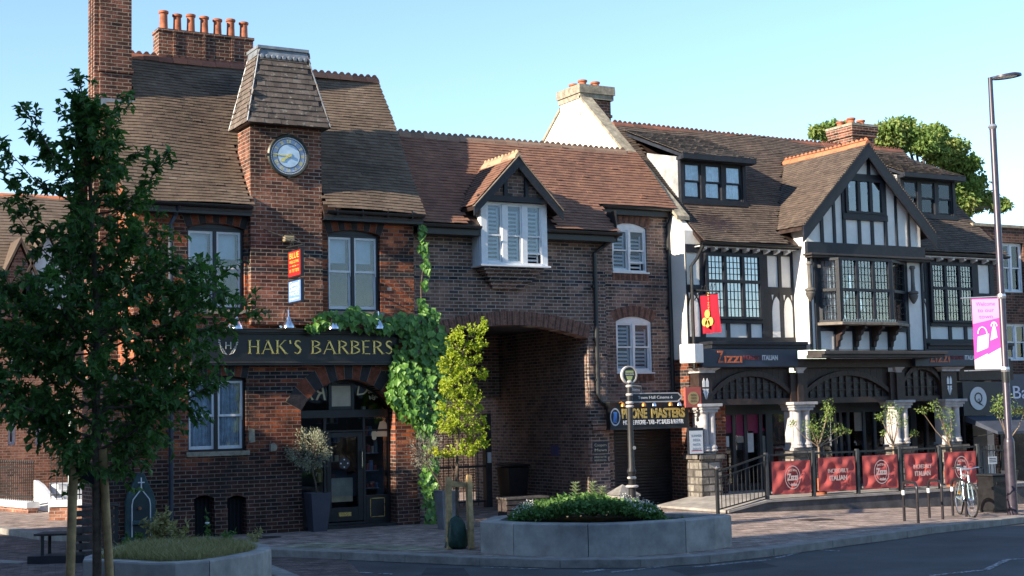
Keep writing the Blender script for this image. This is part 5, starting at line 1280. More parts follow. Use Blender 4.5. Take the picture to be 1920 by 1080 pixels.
# posts either side of the bay
q = MB()
for a, b_ in ((1526, 1534), (1696, 1701)): q.box(Gx(a), Gx(b_), YG-.05, YG-.001, lz1+.03, bb0-.1)
for a, b_ in ((1563, 1571), (1598, 1606), (1630, 1639), (1664, 1672)): q.box(Gx(a, 640), Gx(b_, 640), YG-.035, YG-.001, lz1+.021, bsz-.08)
q.box(GX0, GX0+.07, YG-.045, YG-.001, lz1+.03, bb0-.1); q.box(GX1-.07, GX1, YG-.045, YG-.001, lz1+.03, bb0-.1)
q.box(Gx(1534), Gx(1696), YG-.04, YG-.001, bsz-.2, bsz-.071)
q.build('timber_frame', timber, T, bevel=.004)
for p in (1568, 1603, 1636, 1668):
    x = Gx(p, 630); q = MB(); z = bsz-.07
    pts = [(YG-.03, z), (YG-.4, z), (YG-.4, z-.07), (YG-.28, z-.12), (YG-.26, z-.2), (YG-.18, z-.24), (YG-.17, z-.34), (YG-.1, z-.38), (YG-.08, z-.5), (YG-.03, z-.52)]
    q.prism([(x-.045, a, b_) for a, b_ in pts], (.09, 0, 0)); q.build('bay_bracket', brn_t, T)
# turned pilasters on the corners of the bay
for p, w_ in ((1518, 1), (1711, 1)):
    x, _ = onY(p, 540, YG-.12); q = MB(); zc_ = onY(1520, 552, YG)[1]
    q.lathe([(.02, -.18), (.05, -.14), (.1, -.05), (.12, .02), (.1, .05), (.13, .08), (.13, .12), (.06, .15), (.05, .3), (.045, .6), (.05, .68), (.08, .72), (.06, .78)], (x, YG-.14, zc_), 14)
    q.build('turned_pendant', mat('pendant_grey', (.16, .145, .13), .6, .4, var=.3), T, smooth=True)
# ---- ground floor
YP = 26.8; YS = 27.95
pz = [onY(1330, y, YP)[1] for y in (690, 699, 757, 852, 940)]
cap1, cap0, colt, colb = pz[0], pz[1], pz[2], pz[3]
cols_ = [(1312, 1345), (1484, 1525), (1672, 1708), (1768, 1806)]
for i, (a, b_) in enumerate(cols_):
    x0, x1 = onY(a, 800, YP)[0], onY(b_, 800, YP)[0]; xm = (x0+x1)/2; w_ = (x1-x0)/2*.82; d_ = .22
    q = MB(); q.box(xm-w_-.08, xm+w_+.08, YP-.06, YP+.5, -.25, colb-.1); q.box(xm-w_-.14, xm+w_+.14, YP-.12, YP+.55, colb-.099, colb-.001)
    q.build('stone_base', MT['rubble'], T)
    q = MB(); q.box(xm-w_-.0, xm+w_, YP+.02, YP+.4, colb, colb+.06); q.box(xm-w_+.02, xm+w_-.02, YP+.05, YP+.36, colb+.06, colt-.22)
    for sx_ in (-1, 1):
        q.lathe([(.12, .0), (.15, .03), (.12, .06), (.135, .1), (.1, .16), (.096, colt-colb-.3), (.12, colt-colb-.26), (.1, colt-colb-.22)], (xm+sx_*w_*.5, YP+.04, colb+.06), 16)
    for k, (e, h) in enumerate(((.02, .06), (.05, .07), (.1, .07))): q.box(xm-w_-e, xm+w_+e, YP-.06-e, YP+.4, colt-.2+k*.067, colt-.2+k*.067+.0665)
    q.build('pillar', stonew, T, bevel=.006)
    q = MB(); q.box(xm-w_+.02, xm+w_-.02, YP+.06, YP+.4, colt+.001, cap0-.001); q.build('pillar_panel', brn_t, T)
    if i in (0, 3):
        q = MB(); q.box(xm-w_-.02, xm+w_+.02, YP-.02, YP+.4, cap0, cap0+.04); q.prism([(xm-w_-.02, YP-.02, cap0+.041), (xm+w_+.02, YP-.02, cap0+.041), (xm+w_+.12, YP-.12, cap1), (xm-w_-.12, YP-.12, cap1)], (0, .4, 0)); q.build('capital', stonew, T)
        q = MB(); zz0, zz1 = colt+.1, cap0-.12; zm_ = zz0+(zz1-zz0)*.52
        for s_ in (-1, 1):
            a_, b2 = (xm+.012, xm+.085) if s_ > 0 else (xm-.085, xm-.012)
            q.xz([(a_, zm_+.03), (b2, zm_+.03), (b2, zz1-.08), ((a_+b2)/2, zz1), (a_, zz1-.08)], YP+.05, YP+.059)
            xo, xi = (b2, a_) if s_ > 0 else (a_, b2)
            pp = [(xi, zm_-.01), (xo, zm_-.01), (xo-s_*.02, zm_-.06), (xo, zm_-.1), (xo-s_*.02, zz0+.15), (xi, zz0)]
            q.xz(pp if s_ > 0 else pp[::-1], YP+.05, YP+.059)
        q.build('cross_panel', white_p, T)
    else:
        q = MB(); q.box(xm-.1, xm+.1, YP-.0, YP+.05, cap0-.02, cap0+.02); q.prism([(xm-.1, YP-.0, cap0+.021), (xm+.1, YP-.0, cap0+.021), (xm+.17, YP-.05, cap1), (xm-.17, YP-.05, cap1)], (0, .1, 0)); q.build('capital', stonew, T); q = MB(); q.box(xm-.08, xm+.08, YP, YP+.05, colt+.01, cap0-.021); q.build('post', brn_t, T)
# deep lintel, arched fretwork and glazing between pillars
q = MB(); q.box(ZX0+.27, ZX1, YP+.0, YP+.3, cap1+.001, lz0-.001); q.build('lintel', brn_t, T)
zb_ = colt+.02
cxs = [((onY(a, 800, YP)[0]+onY(b_, 800, YP)[0])/2) for a, b_ in cols_]
for i in range(3):
    x0, x1 = cxs[i]+.2, cxs[i+1]-.2
    q = MB(); top = cap1-.02
    q.box(x0, x1, YP+.12, YP+.26, zb_-.06, zb_+.08)
    rise = (top-zb_)*.62 if i < 2 else (top-zb_)*.8
    ar = arc_pts(x0, x1, zb_+.12, rise, 14)
    for (xa_, za_), (xb_, zb2) in zip(ar, ar[1:]): q.xz([(xa_, za_), (xb_, zb2), (xb_, zb2+.13), (xa_, za_+.13)], YP+.1, YP+.24)
    for (xa_, za_), (xb_, zb2) in zip(ar, ar[1:]): q.xz([(xa_, za_+.13), (xb_, zb2+.13), (xb_, cap1+.1), (xa_, cap1+.1)], YP+.16, YP+.2)
    q.build('fret_arch', brn_t, T, bevel=.004)
    q = MB(); n_ = 12 if i < 2 else 6
    for k in range(1, n_):
        x = x0+(x1-x0)*k/n_; w_ = .05 if k % 2 == 0 else .012
        t = abs((x-(x0+x1)/2)/((x1-x0)/2)); zt_ = zb_+.12+rise*(1-t*t); q.box(x-w_/2, x+w_/2, YP+.16, YP+.2, zb_+.08, zt_)
    for f_ in (.35, .7): q.box(x0+(x1-x0)*.1, x1-(x1-x0)*.1, YP+.165, YP+.19, zb_+.08+rise*f_, zb_+.1+rise*f_)
    q.build('glazing_bar', brn_t, T)
    q = MB(); q.box(x0, x1, YP+.205, YP+.215, zb_+.08, cap1+.1); q.build('fretwork_glass', mat('smoky_glass', (.05, .045, .045), .25, .5, var=.6, vscale=9), T)
q = MB(); q.box(ZX0+.3, ZX1-.3, YP+.3, YS+.2, colt+.02, colt+.05)
q.build('porch_ceiling', brn_t, T)
# shopfront: tall navy doors and windows
sz1 = colt+.0; FL = .3
q = MB(); g = MB(); xs_ = []
X0_, X1_ = onY(1345, 850, YS)[0]-.25, ZX1-.25
q.box(X0_, X1_, YS, YS+.08, sz1-.28, sz1+.02); q.box(X0_, X1_, YS, YS+.08, -.2, FL+.1)
pl = [1342, 1353, 1377, 1399, 1427, 1443, 1484, 1500, 1540, 1567, 1578, 1592, 1622, 1642, 1670, 1700, 1715, 1740, 1762, 1790, 1810]
for i, p in enumerate(pl):
    x = onY(p, 850, YS)[0]; w_ = .09 if i not in (5, 6, 7, 14, 15, 16) else .2; q.box(x-w_/2, x+w_/2, YS-.02, YS+.07, FL+.1, sz1-.28); xs_.append(x)
fr = q.build('shopfront', mat('restaurant_navy', (.014, .024, .04), .4, .5, var=.2, vscale=5), T)
q = MB(); q.box(X0_, X1_, YS+.03, YS+.035, FL+.1, sz1-.28); q.build('pane', glz2, fr)
q = MB(); q.box(X0_, X1_, YS+2.5, YS+2.6, 0, sz1); q.box(X0_, X1_, YS+.1, YS+2.5, FL-.05, FL); q.box(X0_, X1_, YS+.1, YS+2.5, sz1, sz1+.05); q.build('dining_room', room, T)
mag = mat('poster_magenta', (.2, .01, .08), .6, var=.15); pap = mat('poster_white', (.5, .56, .62), .6, var=.15); pnk = mat('poster_pink', (.6, .06, .18), .6, var=.1)
q = MB()
pm_ = [mag, pap, pnk, mat('poster_grey', (.24, .24, .23), .7, var=.15)]
def poster(px0, y0, px1, y1, mi): r = RC(px0, y0, px1, y1, YS+.02); q = MB(); q.box(r[0], r[1], YS+.02, YS+.026, r[2], r[3]); q.build('window_poster', pm_[mi], T)
poster(1354, 766, 1373, 812, 0); poster(1380, 766, 1396, 817, 0); poster(1401, 766, 1424, 812, 0); poster(1427, 768, 1440, 808, 0)
poster(1355, 818, 1367, 838, 1); poster(1401, 808, 1413, 848, 1); poster(1430, 777, 1437, 803, 2); poster(1428, 817, 1439, 848, 3); poster(1602, 773, 1619, 808, 3); poster(1382, 818, 1396, 830, 3)
# ledge over the shop sign, white box lamp and upper fascias
for a, b_, nm in ((ZX0+.27, GX0-.1, 0), (GX1+.1, ZX1, 1)):
    q = MB(); q.box(a, b_, YP-.1, YW-.001, Lb0-.14, Lb0-.001); q.box(a-.03, b_, YP-.16, YW-.001, Lb0-.05, Lb0+.03) if nm == 0 else q.box(a, b_, YP-.16, YW-.001, Lb0-.05, Lb0+.03); q.build('ledge', timber, T, bevel=.01)
x0, x1, z0, z1 = RC(1289, 645, 1318, 680, YP-.2); q = MB(); q.prism([(x0, YP-.05, z0), (x0+.17, YP-.25, z0), (x1, YP-.22, z0), (x1, YP+.1, z0), (x0, YP+.1, z0)], (0, 0, z1-z0)); q.build('corner_block', cream, T, bevel=.005)
# restaurant fascias
orange_l = mat('letter_orange', (.5, .13, .05), .5, var=.3, vscale=30); dred = mat('letter_dark_red', (.2, .035, .04), .6, var=0); ltw = mat('letter_white', (.55, .56, .58), .5, var=0)
for (p0, p1, y0, y1), (z_0, z_1), (i0, i1), (t0, t1), lab in (((1317, 1496, 656, 683), (1345, 1391), (1394, 1427), (1429, 1458), 'navy restaurant fascia with orange and white letters, over the arched door by the brick building'), ((1716, 1840, 655, 683), (1743, 1780), (1783, 1807), (1809, 1832), 'navy restaurant fascia with orange and white letters, at the far end beneath the end wing')):
    yF = YP-.12; x0, x1 = onY(p0, 670, yF)[0], onY(p1, 670, yF)[0]; z1 = Lb0-.15; z0 = cap1+.02
    o = thing('restaurant_sign', lab, 'sign', ((x0+x1)/2, yF, z0), 'navy fascias of the restaurant')
    q = MB(); q.box(x0, x1, yF, YP-.001, z0, z1); q.build('sign_board', mat('fascia_navy', (.018, .028, .055), .4, .5, var=.15), o)
    zc_ = (z0+z1)/2; yT = yF-.004
    def tt(a, b_, s, sz, m_, dz=0, bold=0): xa_, xb_ = onY(a, 668, yT)[0], onY(b_, 668, yT)[0]; text('lettering', s, (xa_+xb_)/2, yT, zc_+dz, sz, m_, o, .006, width=xb_-xa_, bold=bold)
    H_ = z1-z0
    za_, zb_2 = onY(z_0, 668, yT)[0], onY(z_1, 668, yT)[0]; W_ = zb_2-za_
    text('lettering', 'Z', za_+W_*.12, yT, zc_+.01, H_*.95, orange_l, o, .01, width=W_*.25, bold=.006)
    text('lettering', 'ızzı', za_+W_*.64, yT, zc_-.01, H_*.8, orange_l, o, .01, width=W_*.72, bold=.004)
    tt(i0, i1, 'INCREDIBLY', H_*.34, dred); tt(t0, t1, 'ITALIAN', H_*.38, ltw, 0, .006)
# small things on the restaurant's corner pier
def board(name, label, cat, r4, Y, fm_, pm, inset=.03):
    x0, x1, z0, z1 = RC(*r4, Y); o = thing(name, label, cat, ((x0+x1)/2, Y, z0)); q = MB(); q.box(x0, x1, Y, Y+.06, z0, z1); q.build('board', fm_, o, bevel=.004)
    q = MB(); q.box(x0+inset, x1-inset, Y-.004, Y-.001, z0+inset, z1-inset*(2.2 if name == 'menu_case' else 1)); q.build('panel', pm, o); return o, (x0, x1, z0, z1)
o, (x0, x1, z0, z1) = board('menu_case', 'framed menu case with white sheet on the pier beside the first white pillar', 'menu board', (1291, 802, 1320, 853), YP-.1, navy, mat('menu_paper', (.6, .64, .68), .5, var=.04))
tk = mat('text_grey', (.2, .26, .3), .7, var=0)
for k, s in enumerate(('SUMMER', 'PIZZA', 'PASTA', 'DOLCI')): text('lettering', s, (x0+x1)/2, YP-.106, z1-.18-k*.1, .075, tk, o, .001)
q = MB(); q.box(x0+.07, x1-.07, YP-.106, YP-.104, z0+.09, z0+.105); q.build('red_line', red_s, o)
o, (x0, x1, z0, z1) = board('pizza_sign', 'square coral sign with a gold disc high on the corner pier', 'sign', (1285, 726, 1315, 764), YP-.02, mat('sign_coral', (.42, .09, .07), .6, var=.12), mat('sign_coral2', (.44, .095, .075), .6, var=.1), inset=.01)
q = MB(); q.lathe([(.15, 0), (.15, -.004)], ((x0+x1)/2, YP-.025, (z0+z1)/2-.02), 28, axis='y'); q.build('disc', mat('disc_gold', (.4, .3, .13), .6, var=.1), o)
for k, s in enumerate(('PIZZA', 'ZIZZI', 'PASTA')): text('lettering', s, (x0+x1)/2, YP-.031, (z0+z1)/2+.05-k*.07, .06, mat('ink', (.15, .08, .05), .7, var=0), o, .001)
# red hanging banner of the restaurant
bxp, bzp = onY(1327, 552, 26.7); Xb = bxp
o = thing('hanging_banner', 'crimson cloth banner with gold discs hung from an iron bracket on the timber wall', 'banner', (Xb, YW-.6, 0))
ya, yb = onX(1312, 560, Xb)[0], onX(1346, 550, Xb)[0]
yA, yBk = min(ya, yb), max(ya, yb); zT, zB = onX(1329, 553, Xb)[1], onX(1329, 625, Xb)[1]
q = MB(); n_ = 16
for i in range(n_):
    for j in range(10):
        def PP(i, j): y_ = yA+(yBk-yA)*i/n_; z_ = zT+(zB-zT)*j/10; return (Xb+.05*math.sin(i*.8+j*.15)*(.3+j/10), y_, z_)
        q.poly([PP(i, j), PP(i+1, j), PP(i+1, j+1), PP(i, j+1)])
q.build('cloth', mat('crimson_cloth', (.3, .01, .028), .8, .2, var=.1), o)
q = MB()
for a, b_, r in ((.5, .5, .1), (.33, .3, .1), (.66, .3, .1), (.5, .25, .09)):
    q.lathe([(r, 0), (r, .004)], (Xb-.062, yA+(yBk-yA)*a, zB+(zT-zB)*b_), 16, axis='x')
q.build('gold_discs', mat('disc_ochre', (.6, .4, .1), .7, var=.15), o)
text('lettering', 'Z\nI\nZ\nZ\nI', Xb-.06, yA+(yBk-yA)*.42, zB+(zT-zB)*.76, .11, mat('disc_ochre', (.6, .4, .1)), o, .001, rot=(math.pi/2, 0, -math.pi/2))
q = MB(); q.tube([(Xb, YW, zT+.16), (Xb, YW-.4, zT+.12), (Xb, yA-.05, zT+.04)], .018, 8); q.tube([(Xb, YW, zT-.1), (Xb, YW-.25, zT+.1)], .012, 6); q.tube([(Xb, yA, zT+.01), (Xb, yBk, zT+.01)], .012, 6)
for k in range(5): q.tube([(Xb, YW-.3-k*.12, zT+.13), (Xb, YW-.34-k*.12, zT+.24), (Xb, YW-.38-k*.12, zT+.2)], .007, 5)
q.build('bracket', railm, o)
# pipes at the joint with the brick building
q = MB(); xq = ZX0+.12; q.tube([(xq+.2, 26.93, tz(26.93)-.08), (xq+.15, YW-.12, 5.75), (xq-.02, YW-.1, 5.55), (xq-.02, YW-.1, .1)], .04, 8); q.build('drainpipe', railm, T)
# ================================================================== brick block beyond the restaurant
N_ = thing('brick_block', 'dark brick block with tall pale sash windows beyond the timbered restaurant', 'building', (35, 30, 0))
YN = 27.9
tzN = onY(1900, 428, YN)[1]; w1 = RC(1880, 455, 1909, 548, YN); w2 = RC(1888, 606, 1919, 676, YN)
m = MB(); wall(m, ZX1+.02, 46, -.8, tzN, YN, .3, [(w1[0], w1[1]+.25, w1[2], w1[3], 0), (w2[0], w2[1]+.25, w2[2], w2[3], 0), (ZX1+.6, 45, -.8, 2.75, 0)]); m.box(ZX1+.02, ZX1+.3, YN+.301, 34, -.8, tzN); m.build('wall', MT['dark_brick'], N_)
q = MB(); q.box(ZX1, 46, YN-.05, YN+.35, tzN+.001, tzN+.08); q.build('coping', stone, N_)
q = MB(); q.box(ZX1+.3, 46, YN+.35, 34, tzN-.3, tzN-.2); q.build('roof', lead, N_)
for w_ in (w1, w2): sash_window(N_, (w_[0], w_[1]+.25, w_[2], w_[3]), YN, 2, fm=white_p, curtain=True, backm=room2)
o = thing('cafe_sign', 'black fascia with white oval Q badge, tucked past the last white pillar', 'sign', (29.5, 26.9, 2.8))
x0, x1, z0, z1 = RC(1806, 716, 1866, 779, 26.9); q = MB(); q.box(x0, x1+.3, 26.9, 27.2, z0, z1); q.build('sign_board', navy, o)
cx_, cz_ = onY(1834, 747, 26.89); q = MB(); q.lathe([(.3, 0), (.3, -.02)], (cx_, 26.9, cz_), 32, axis='y'); q.build('badge', mat('badge_grey', (.55, .57, .58), .5, var=.04), o)
text('lettering', 'Q', cx_, 26.877, cz_, .4, navy, o, .003, bold=0.0); q = MB(); q.tube([(cx_-.04, 26.876, cz_-.06), (cx_+.02, 26.876, cz_-.0), (cx_+.06, 26.876, cz_-.14), (cx_+.17, 26.876, cz_-.2)], .008, 5); q.build('flourish', navy, o)
q = MB(); q.box(x0, ZX1+.3, 27.0, YN, z1+.05, z1+.5); o2_ = q.build('louvre_box', brn_t, o)
o = thing('awning', 'dark folded awning above the cafe entrance past the last pillar', 'awning', (30, 26.5, 2.3))
q = MB(); za = onY(1840, 783, 26.8)[1]; q.prism([(x0+.1, 26.95, za+.05), (x0+.1, 25.9, za-.35), (x0+.1, 25.9, za-.42), (x0+.1, 26.95, za-.1)], (3.2, 0, 0)); q.build('canopy', mat('awning_slate', (.05, .06, .085), .7, .3, var=.2), o)
q = MB()
for x in (x0+.25, x0+3.1): q.tube([(x, 26.95, za-.5), (x, 25.95, za-.38)], .015, 6)
q.build('arm', railm, o)
o = thing('bakery_sign', 'dark blue shop fascia with white lettering under the end brick block', 'sign', (34, YN, 2.8))
z0, z1 = onY(1900, 786, YN-.2)[1], onY(1900, 702, YN-.2)[1]; zt0 = z0+.3
q = MB(); q.box(ZX1+.75, 45, YN-.2, YN-.001, z0+.28, z1); q.build('sign_board', mat('fascia_blue', (.02, .035, .08), .4, .5, var=.15), o)
xa_, xb_ = onY(1892, 740, YN-.21)[0], onY(1950, 740, YN-.21)[0]; text('lettering', 'Bar', (xa_+xb_)/2-.05, YN-.21, (z0+z1)/2+.1, .5, pal, o, .008, width=(xb_-xa_)*.7)
xa_, xb_ = onY(1866, 740, YN-.21)[0], onY(1884, 740, YN-.21)[0]; text('lettering', 'el', (xa_+xb_)/2, YN-.21, (z0+z1)/2+.1, .5, pal, o, .008, width=(xb_-xa_)*.8)
q = MB(); q.box(ZX1+.6, 45, YN+.2, YN+.25, -.3, 2.7)
q.build('shop_glass', mat('dark_glass', (.02, .022, .026), .1, .6, var=.2), N_)
for k in range(9): q = MB(); x = ZX1+.8+k*1.5; q.box(x, x+.08, YN+.1, YN+.2, -.4, 2.7); q.build('shopfront_post', blackp, N_)
# ================================================================== the terrace up the side street
H = thing('terrace_house', 'brick terrace houses with tiled roof and small gables seen behind the young tree', 'building', (7, 44, 0))
YH = 43.0
ez = onY(60, 525, YH)[1]; rz_ = onY(60, 368, YH+3.2)[1]
m = MB(); hw = [RC(76, 545, 104, 600, YH), RC(20, 640, 44, 700, YH), RC(15, 775, 30, 835, YH), RC(66, 775, 80, 835, YH), RC(108, 660, 130, 720, YH)]
wall(m, -6, 16, -.1, ez, YH, .3, [(a, b_, c, d, 0) for a, b_, c, d in hw]); m.box(-6, 16, YH+6, YH+6.3, -.1, ez)
m.prism([(-6, YH+.3, ez), (-6, YH+6.3, ez), (-6, YH+3.2, rz_-.1)], (.3, 0, 0)); m.build('wall', MT['terrace_brick'], H)
sl = Vector((0, 3.5, rz_-ez)); tm = roof_tiles((-6.2, YH-.3, ez), (1, 0, 0), sl, 22.4, sl.length, None, seed=60, gauge=.16, tw=.3, sag=.03)
rf = tm.build('roof', t_old, H); q = MB(); q.prism([(-6.2, YH-.25, ez-.05), (-6.2, YH+3.2, rz_-.06), (-6.2, YH+3.2, rz_-.2), (-6.2, YH-.25, ez-.2)], (22.4, 0, 0)); q.prism([(-6.2, YH+3.201, rz_-.06), (-6.2, YH+6.5, ez), (-6.2, YH+6.5, ez-.1), (-6.2, YH+3.201, rz_-.2)], (22.4, 0, 0)); q.build('roof_deck', brn_t, rf)
ridge_tiles((-6.2, YH+3.2, rz_), (16, YH+3.2, rz_), t_rdo, rf, crest=False, step=.45, seed=61, rad=.14)
for w_ in hw: sash_window(H, w_, YH, 1, fm=white_p, blind=.4, backm=room2)
for p, y_ in ((88, 520), (36, 540)):
    x, z = onY(p, y_, YH-.3); q = MB(); q.xz([(x-.9, z-.9), (x+.9, z-.9), (x, z+1.2)], YH-.4, YH+.6); g_ = q.build('gable', cream if p == 88 else MT['terrace_brick'], H)
    q = MB()
    for s_ in (-1, 1): q.prism([(x, YH-.55, z+1.3), (x+s_*1.05, YH-.55, z-1.0), (x+s_*1.05, YH-.55, z-.85), (x, YH-.55, z+1.45)], (0, 2.2, 0))
    q.build('gable_roof', t_old, g_)
    q = MB()
    for k in range(4): xx = x-.6+k*.4; q.box(xx, xx+.1, YH-.42, YH-.4, z-.85, z-.1)
    q.build('gable_timber', timber, g_)
# front steps and porch at the terrace
dxp, dzp = onY(138, 900, 38)
P2 = thing('entrance_steps', 'white stone entrance steps with sloping side wall below the terrace', 'steps', (dxp, 38, 0))
q = MB(); 
for k in range(5): q.box(dxp-.3, dxp+.8, 37.2+k*.3, 39.5, -.05+k*.14, .09+k*.14)
q.build('step', white_p, P2)
q = MB(); xx = onY(108, 930, 37)[0]; q.prism([(xx-.1, 36.9, 0), (xx-.1, 39.5, 0), (xx-.1, 39.5, .75), (xx-.1, 38.6, .65), (xx-.1, 37.1, .3), (xx-.1, 36.9, .3)], (.12, 0, 0)); q.box(xx-.12, xx+.08, 36.6, 36.899, 0, .38); q.build('side_wall', white_p, P2, bevel=.01)
def low_wall(name, lab, pa, pb, h, Yd, m_):
    a, b_ = onG(*pa), onG(*pb); o = thing(name, lab, 'wall', tuple(a)); q = MB(); q.beam(a+Vector((0, 0, h/2)), b_+Vector((0, 0, h/2)), .25, h); q.build('brickwork', MT['terrace_brick'], o)
    q = MB(); q.beam(a+Vector((0, 0, h+.08)), b_+Vector((0, 0, h+.08)), .34, .16); q.build('coping', white_p, o, bevel=.01); return a, b_
a, b_ = low_wall('garden_wall', 'low garden wall with thick white coping beside the entrance steps', (95, 975), (225, 972), .3, 0, None)
a2, b2_ = low_wall('garden_wall', 'low white-topped garden wall at the picture edge, left of the steps', (-60, 950), (62, 962), .12, 0, None)
def railing(name, lab, pa, pb, h, z0=0., gap=.13, cat='railing', spike=True, group=None):
    a, b_ = Vector(pa), Vector(pb); L_ = (b_-a).length; n_ = max(2, int(L_/gap)); o = thing(name, lab, cat, tuple(a), group)
    q = MB(); 
    for hz in (h-.12, .12): q.beam(a+Vector((0, 0, z0+hz)), b_+Vector((0, 0, z0+hz)), .035, .03)
    q.build('rail', railm, o)
    for k in range(n_+1):
        p = a+(b_-a)*k/n_; q = MB(); r_ = .011
        q.tube([p+Vector((0, 0, z0)), p+Vector((0, 0, z0+h))], r_, 6, cap=False)
        if spike: q.lathe([(.011, 0), (.024, .03), (.0, .11)], p+Vector((0, 0, z0+h)), 6)
        q.build('baluster', railm, o)
    return o
railing('iron_railing', 'black spiked iron railing on the garden wall beside the entrance steps', a, b_, .95, .45)
railing('iron_railing', 'black spiked iron railing at the picture edge, left of the white steps', a2, b2_, .95, .27)
# street name post
pp = onG(131, 975); o = thing('sign_post', 'slim pale green-white metal post standing by the garden wall', 'post', tuple(pp)); q = MB(); q.tube([pp, pp+Vector((0, 0, 3.0))], .045, 12); q.build('shaft', mat('post_pale', (.5, .6, .56), .4, var=.12), o, smooth=True)
q = MB(); q.lathe([(.06, 0), (.06, .5), (.045, .55)], tuple(pp), 12); q.build('sleeve', zinc, o)
# ================================================================== plants
leaf_dk = rndmat('street_tree_leaf', ((.028, .075, .018), (.048, .12, .028), (.08, .175, .042), (.15, .26, .07)), .5, .3, 1.2, trans=.35, spec=.35)
leaf_yl = rndmat('yellow_leaf', ((.1, .17, .02), (.22, .32, .03), (.36, .44, .045), (.5, .45, .06)), .6, .35, 3., trans=.35)
leaf_iv = rndmat('ivy_leaf', ((.04, .11, .02), (.08, .2, .03), (.15, .31, .05), (.24, .4, .09)), .42, .3, 2., trans=.2, spec=.5)
leaf_ol = rndmat('olive_leaf', ((.13, .15, .09), (.22, .24, .15), (.33, .34, .24), (.42, .42, .33)), .6, .2, 3., trans=.15)
leaf_gr = rndmat('grey_leaf', ((.18, .17, .13), (.26, .25, .2), (.33, .31, .26)), .7, .2, 3., trans=.1)
leaf_sh = rndmat('shrub_leaf', ((.05, .1, .02), (.12, .19, .04), (.22, .3, .08), (.34, .4, .14)), .5, .3, 3., trans=.25)
leaf_bg = rndmat('far_leaf', ((.04, .085, .02), (.085, .15, .035), (.15, .23, .055), (.25, .27, .08), (.36, .28, .1)), .7, .55, .7, trans=.25)
leaf_pl = rndmat('border_leaf', ((.04, .1, .025), (.08, .17, .04), (.16, .27, .07)), .6, .3, 3., trans=.2)
grass_m = rndmat('dry_grass', ((.14, .16, .05), (.25, .24, .09), (.36, .32, .15), (.42, .38, .22)), .8, .35, 1.5, trans=.2)
def rv(r, s=1.): 
    while True:
        v = Vector((r.uniform(-1, 1), r.uniform(-1, 1), r.uniform(-1, 1)))
        if .05 < v.length < 1: return v.normalized()*s
def leaf(mb, p, d, n, L_, W_, k, fold=.25):
    d = d.normalized(); s = d.cross(n)
    if s.length < .05: s = d.cross(Vector((0, 0, 1)))+Vector((.01, 0, 0))
    s.normalize(); u = s.cross(d)
    i = len(mb.v); a = p; m1 = p+d*L_*.4; t = p+d*L_-u*L_*.12
    mb.v += [tuple(a), tuple(m1+s*W_/2+u*W_*fold), tuple(t), tuple(m1-s*W_/2+u*W_*fold), tuple(m1)]
    mb.face((i, i+4, i+2, i+1), 0, k); mb.face((i, i+3, i+2, i+4), 0, k)
def limb(tb, p, d, L_, r0, r, seg=5, curve=.15, upk=.1, r1=.3):
    pts = [p.copy()]; d = d.normalized()
    for k in range(seg):
        d = (d+rv(r, curve)+Vector((0, 0, upk))).normalized(); p = p+d*(L_/seg); pts.append(p.copy())
    tb.tube(pts, [r0*(1-(1-r1)*k/seg) for k in range(seg+1)], 6, cap=False); return pts
def spray(lm, tb, pts, r, tw_L, n_tw, lf_n, L_, W_, droop=.2, tr=.003):
    for k in range(n_tw):
        f = .15+.85*(k+r.random())/n_tw; j = min(len(pts)-2, int(f*(len(pts)-1))); t = f*(len(pts)-1)-j
        p = pts[j].lerp(pts[j+1], t); ax = (pts[j+1]-pts[j]).normalized(); d = (ax*.8+rv(r, .9)).normalized()
        ll = tw_L*r.uniform(.5, 1.1); q_ = [p+d*ll*i/4+Vector((0, 0, -droop*ll*(i/4)**2)) for i in range(5)]
        tb.tube(q_, [tr*1.6, tr*1.4, tr, tr*.8, tr*.5], 4, cap=False)
        for m_ in range(lf_n):
            g = (m_+.6)/lf_n; i = min(3, int(g*4)); pp = q_[i].lerp(q_[i+1], g*4-i); side = rv(r, .7)
            dd = (d*.6+side+Vector((0, 0, -.25))).normalized(); s_ = r.uniform(.7, 1.15)
            leaf(lm, pp, dd, (Vector((0, 0, 1))+rv(r, .6)).normalized(), L_*s_, W_*s_, r.random())
# ---- the young street tree by the camera
r = random.Random(3)
base = Vector((2.83, 12.17, 0)); 
o = thing('street_tree', 'dark leafy young street tree tied between two round stakes', 'tree', tuple(base))
def TP(px, py): return onY(px, py, base.y+0.0)
tx = lambda px, py: Vector((TP(px, py)[0], base.y, TP(px, py)[1]))
tb = MB(); lm = MB()
tp_ = [Vector((tx(183, 845).x, base.y, -.1)), tx(181, 900), tx(180, 760), tx(182, 620), tx(176, 480), tx(168, 330), tx(160, 215), tx(150, 150)]
tp_[0].x = tx(184, 1080).x
tb.tube(tp_, [.04, .036, .033, .028, .022, .015, .008, .003], 10)
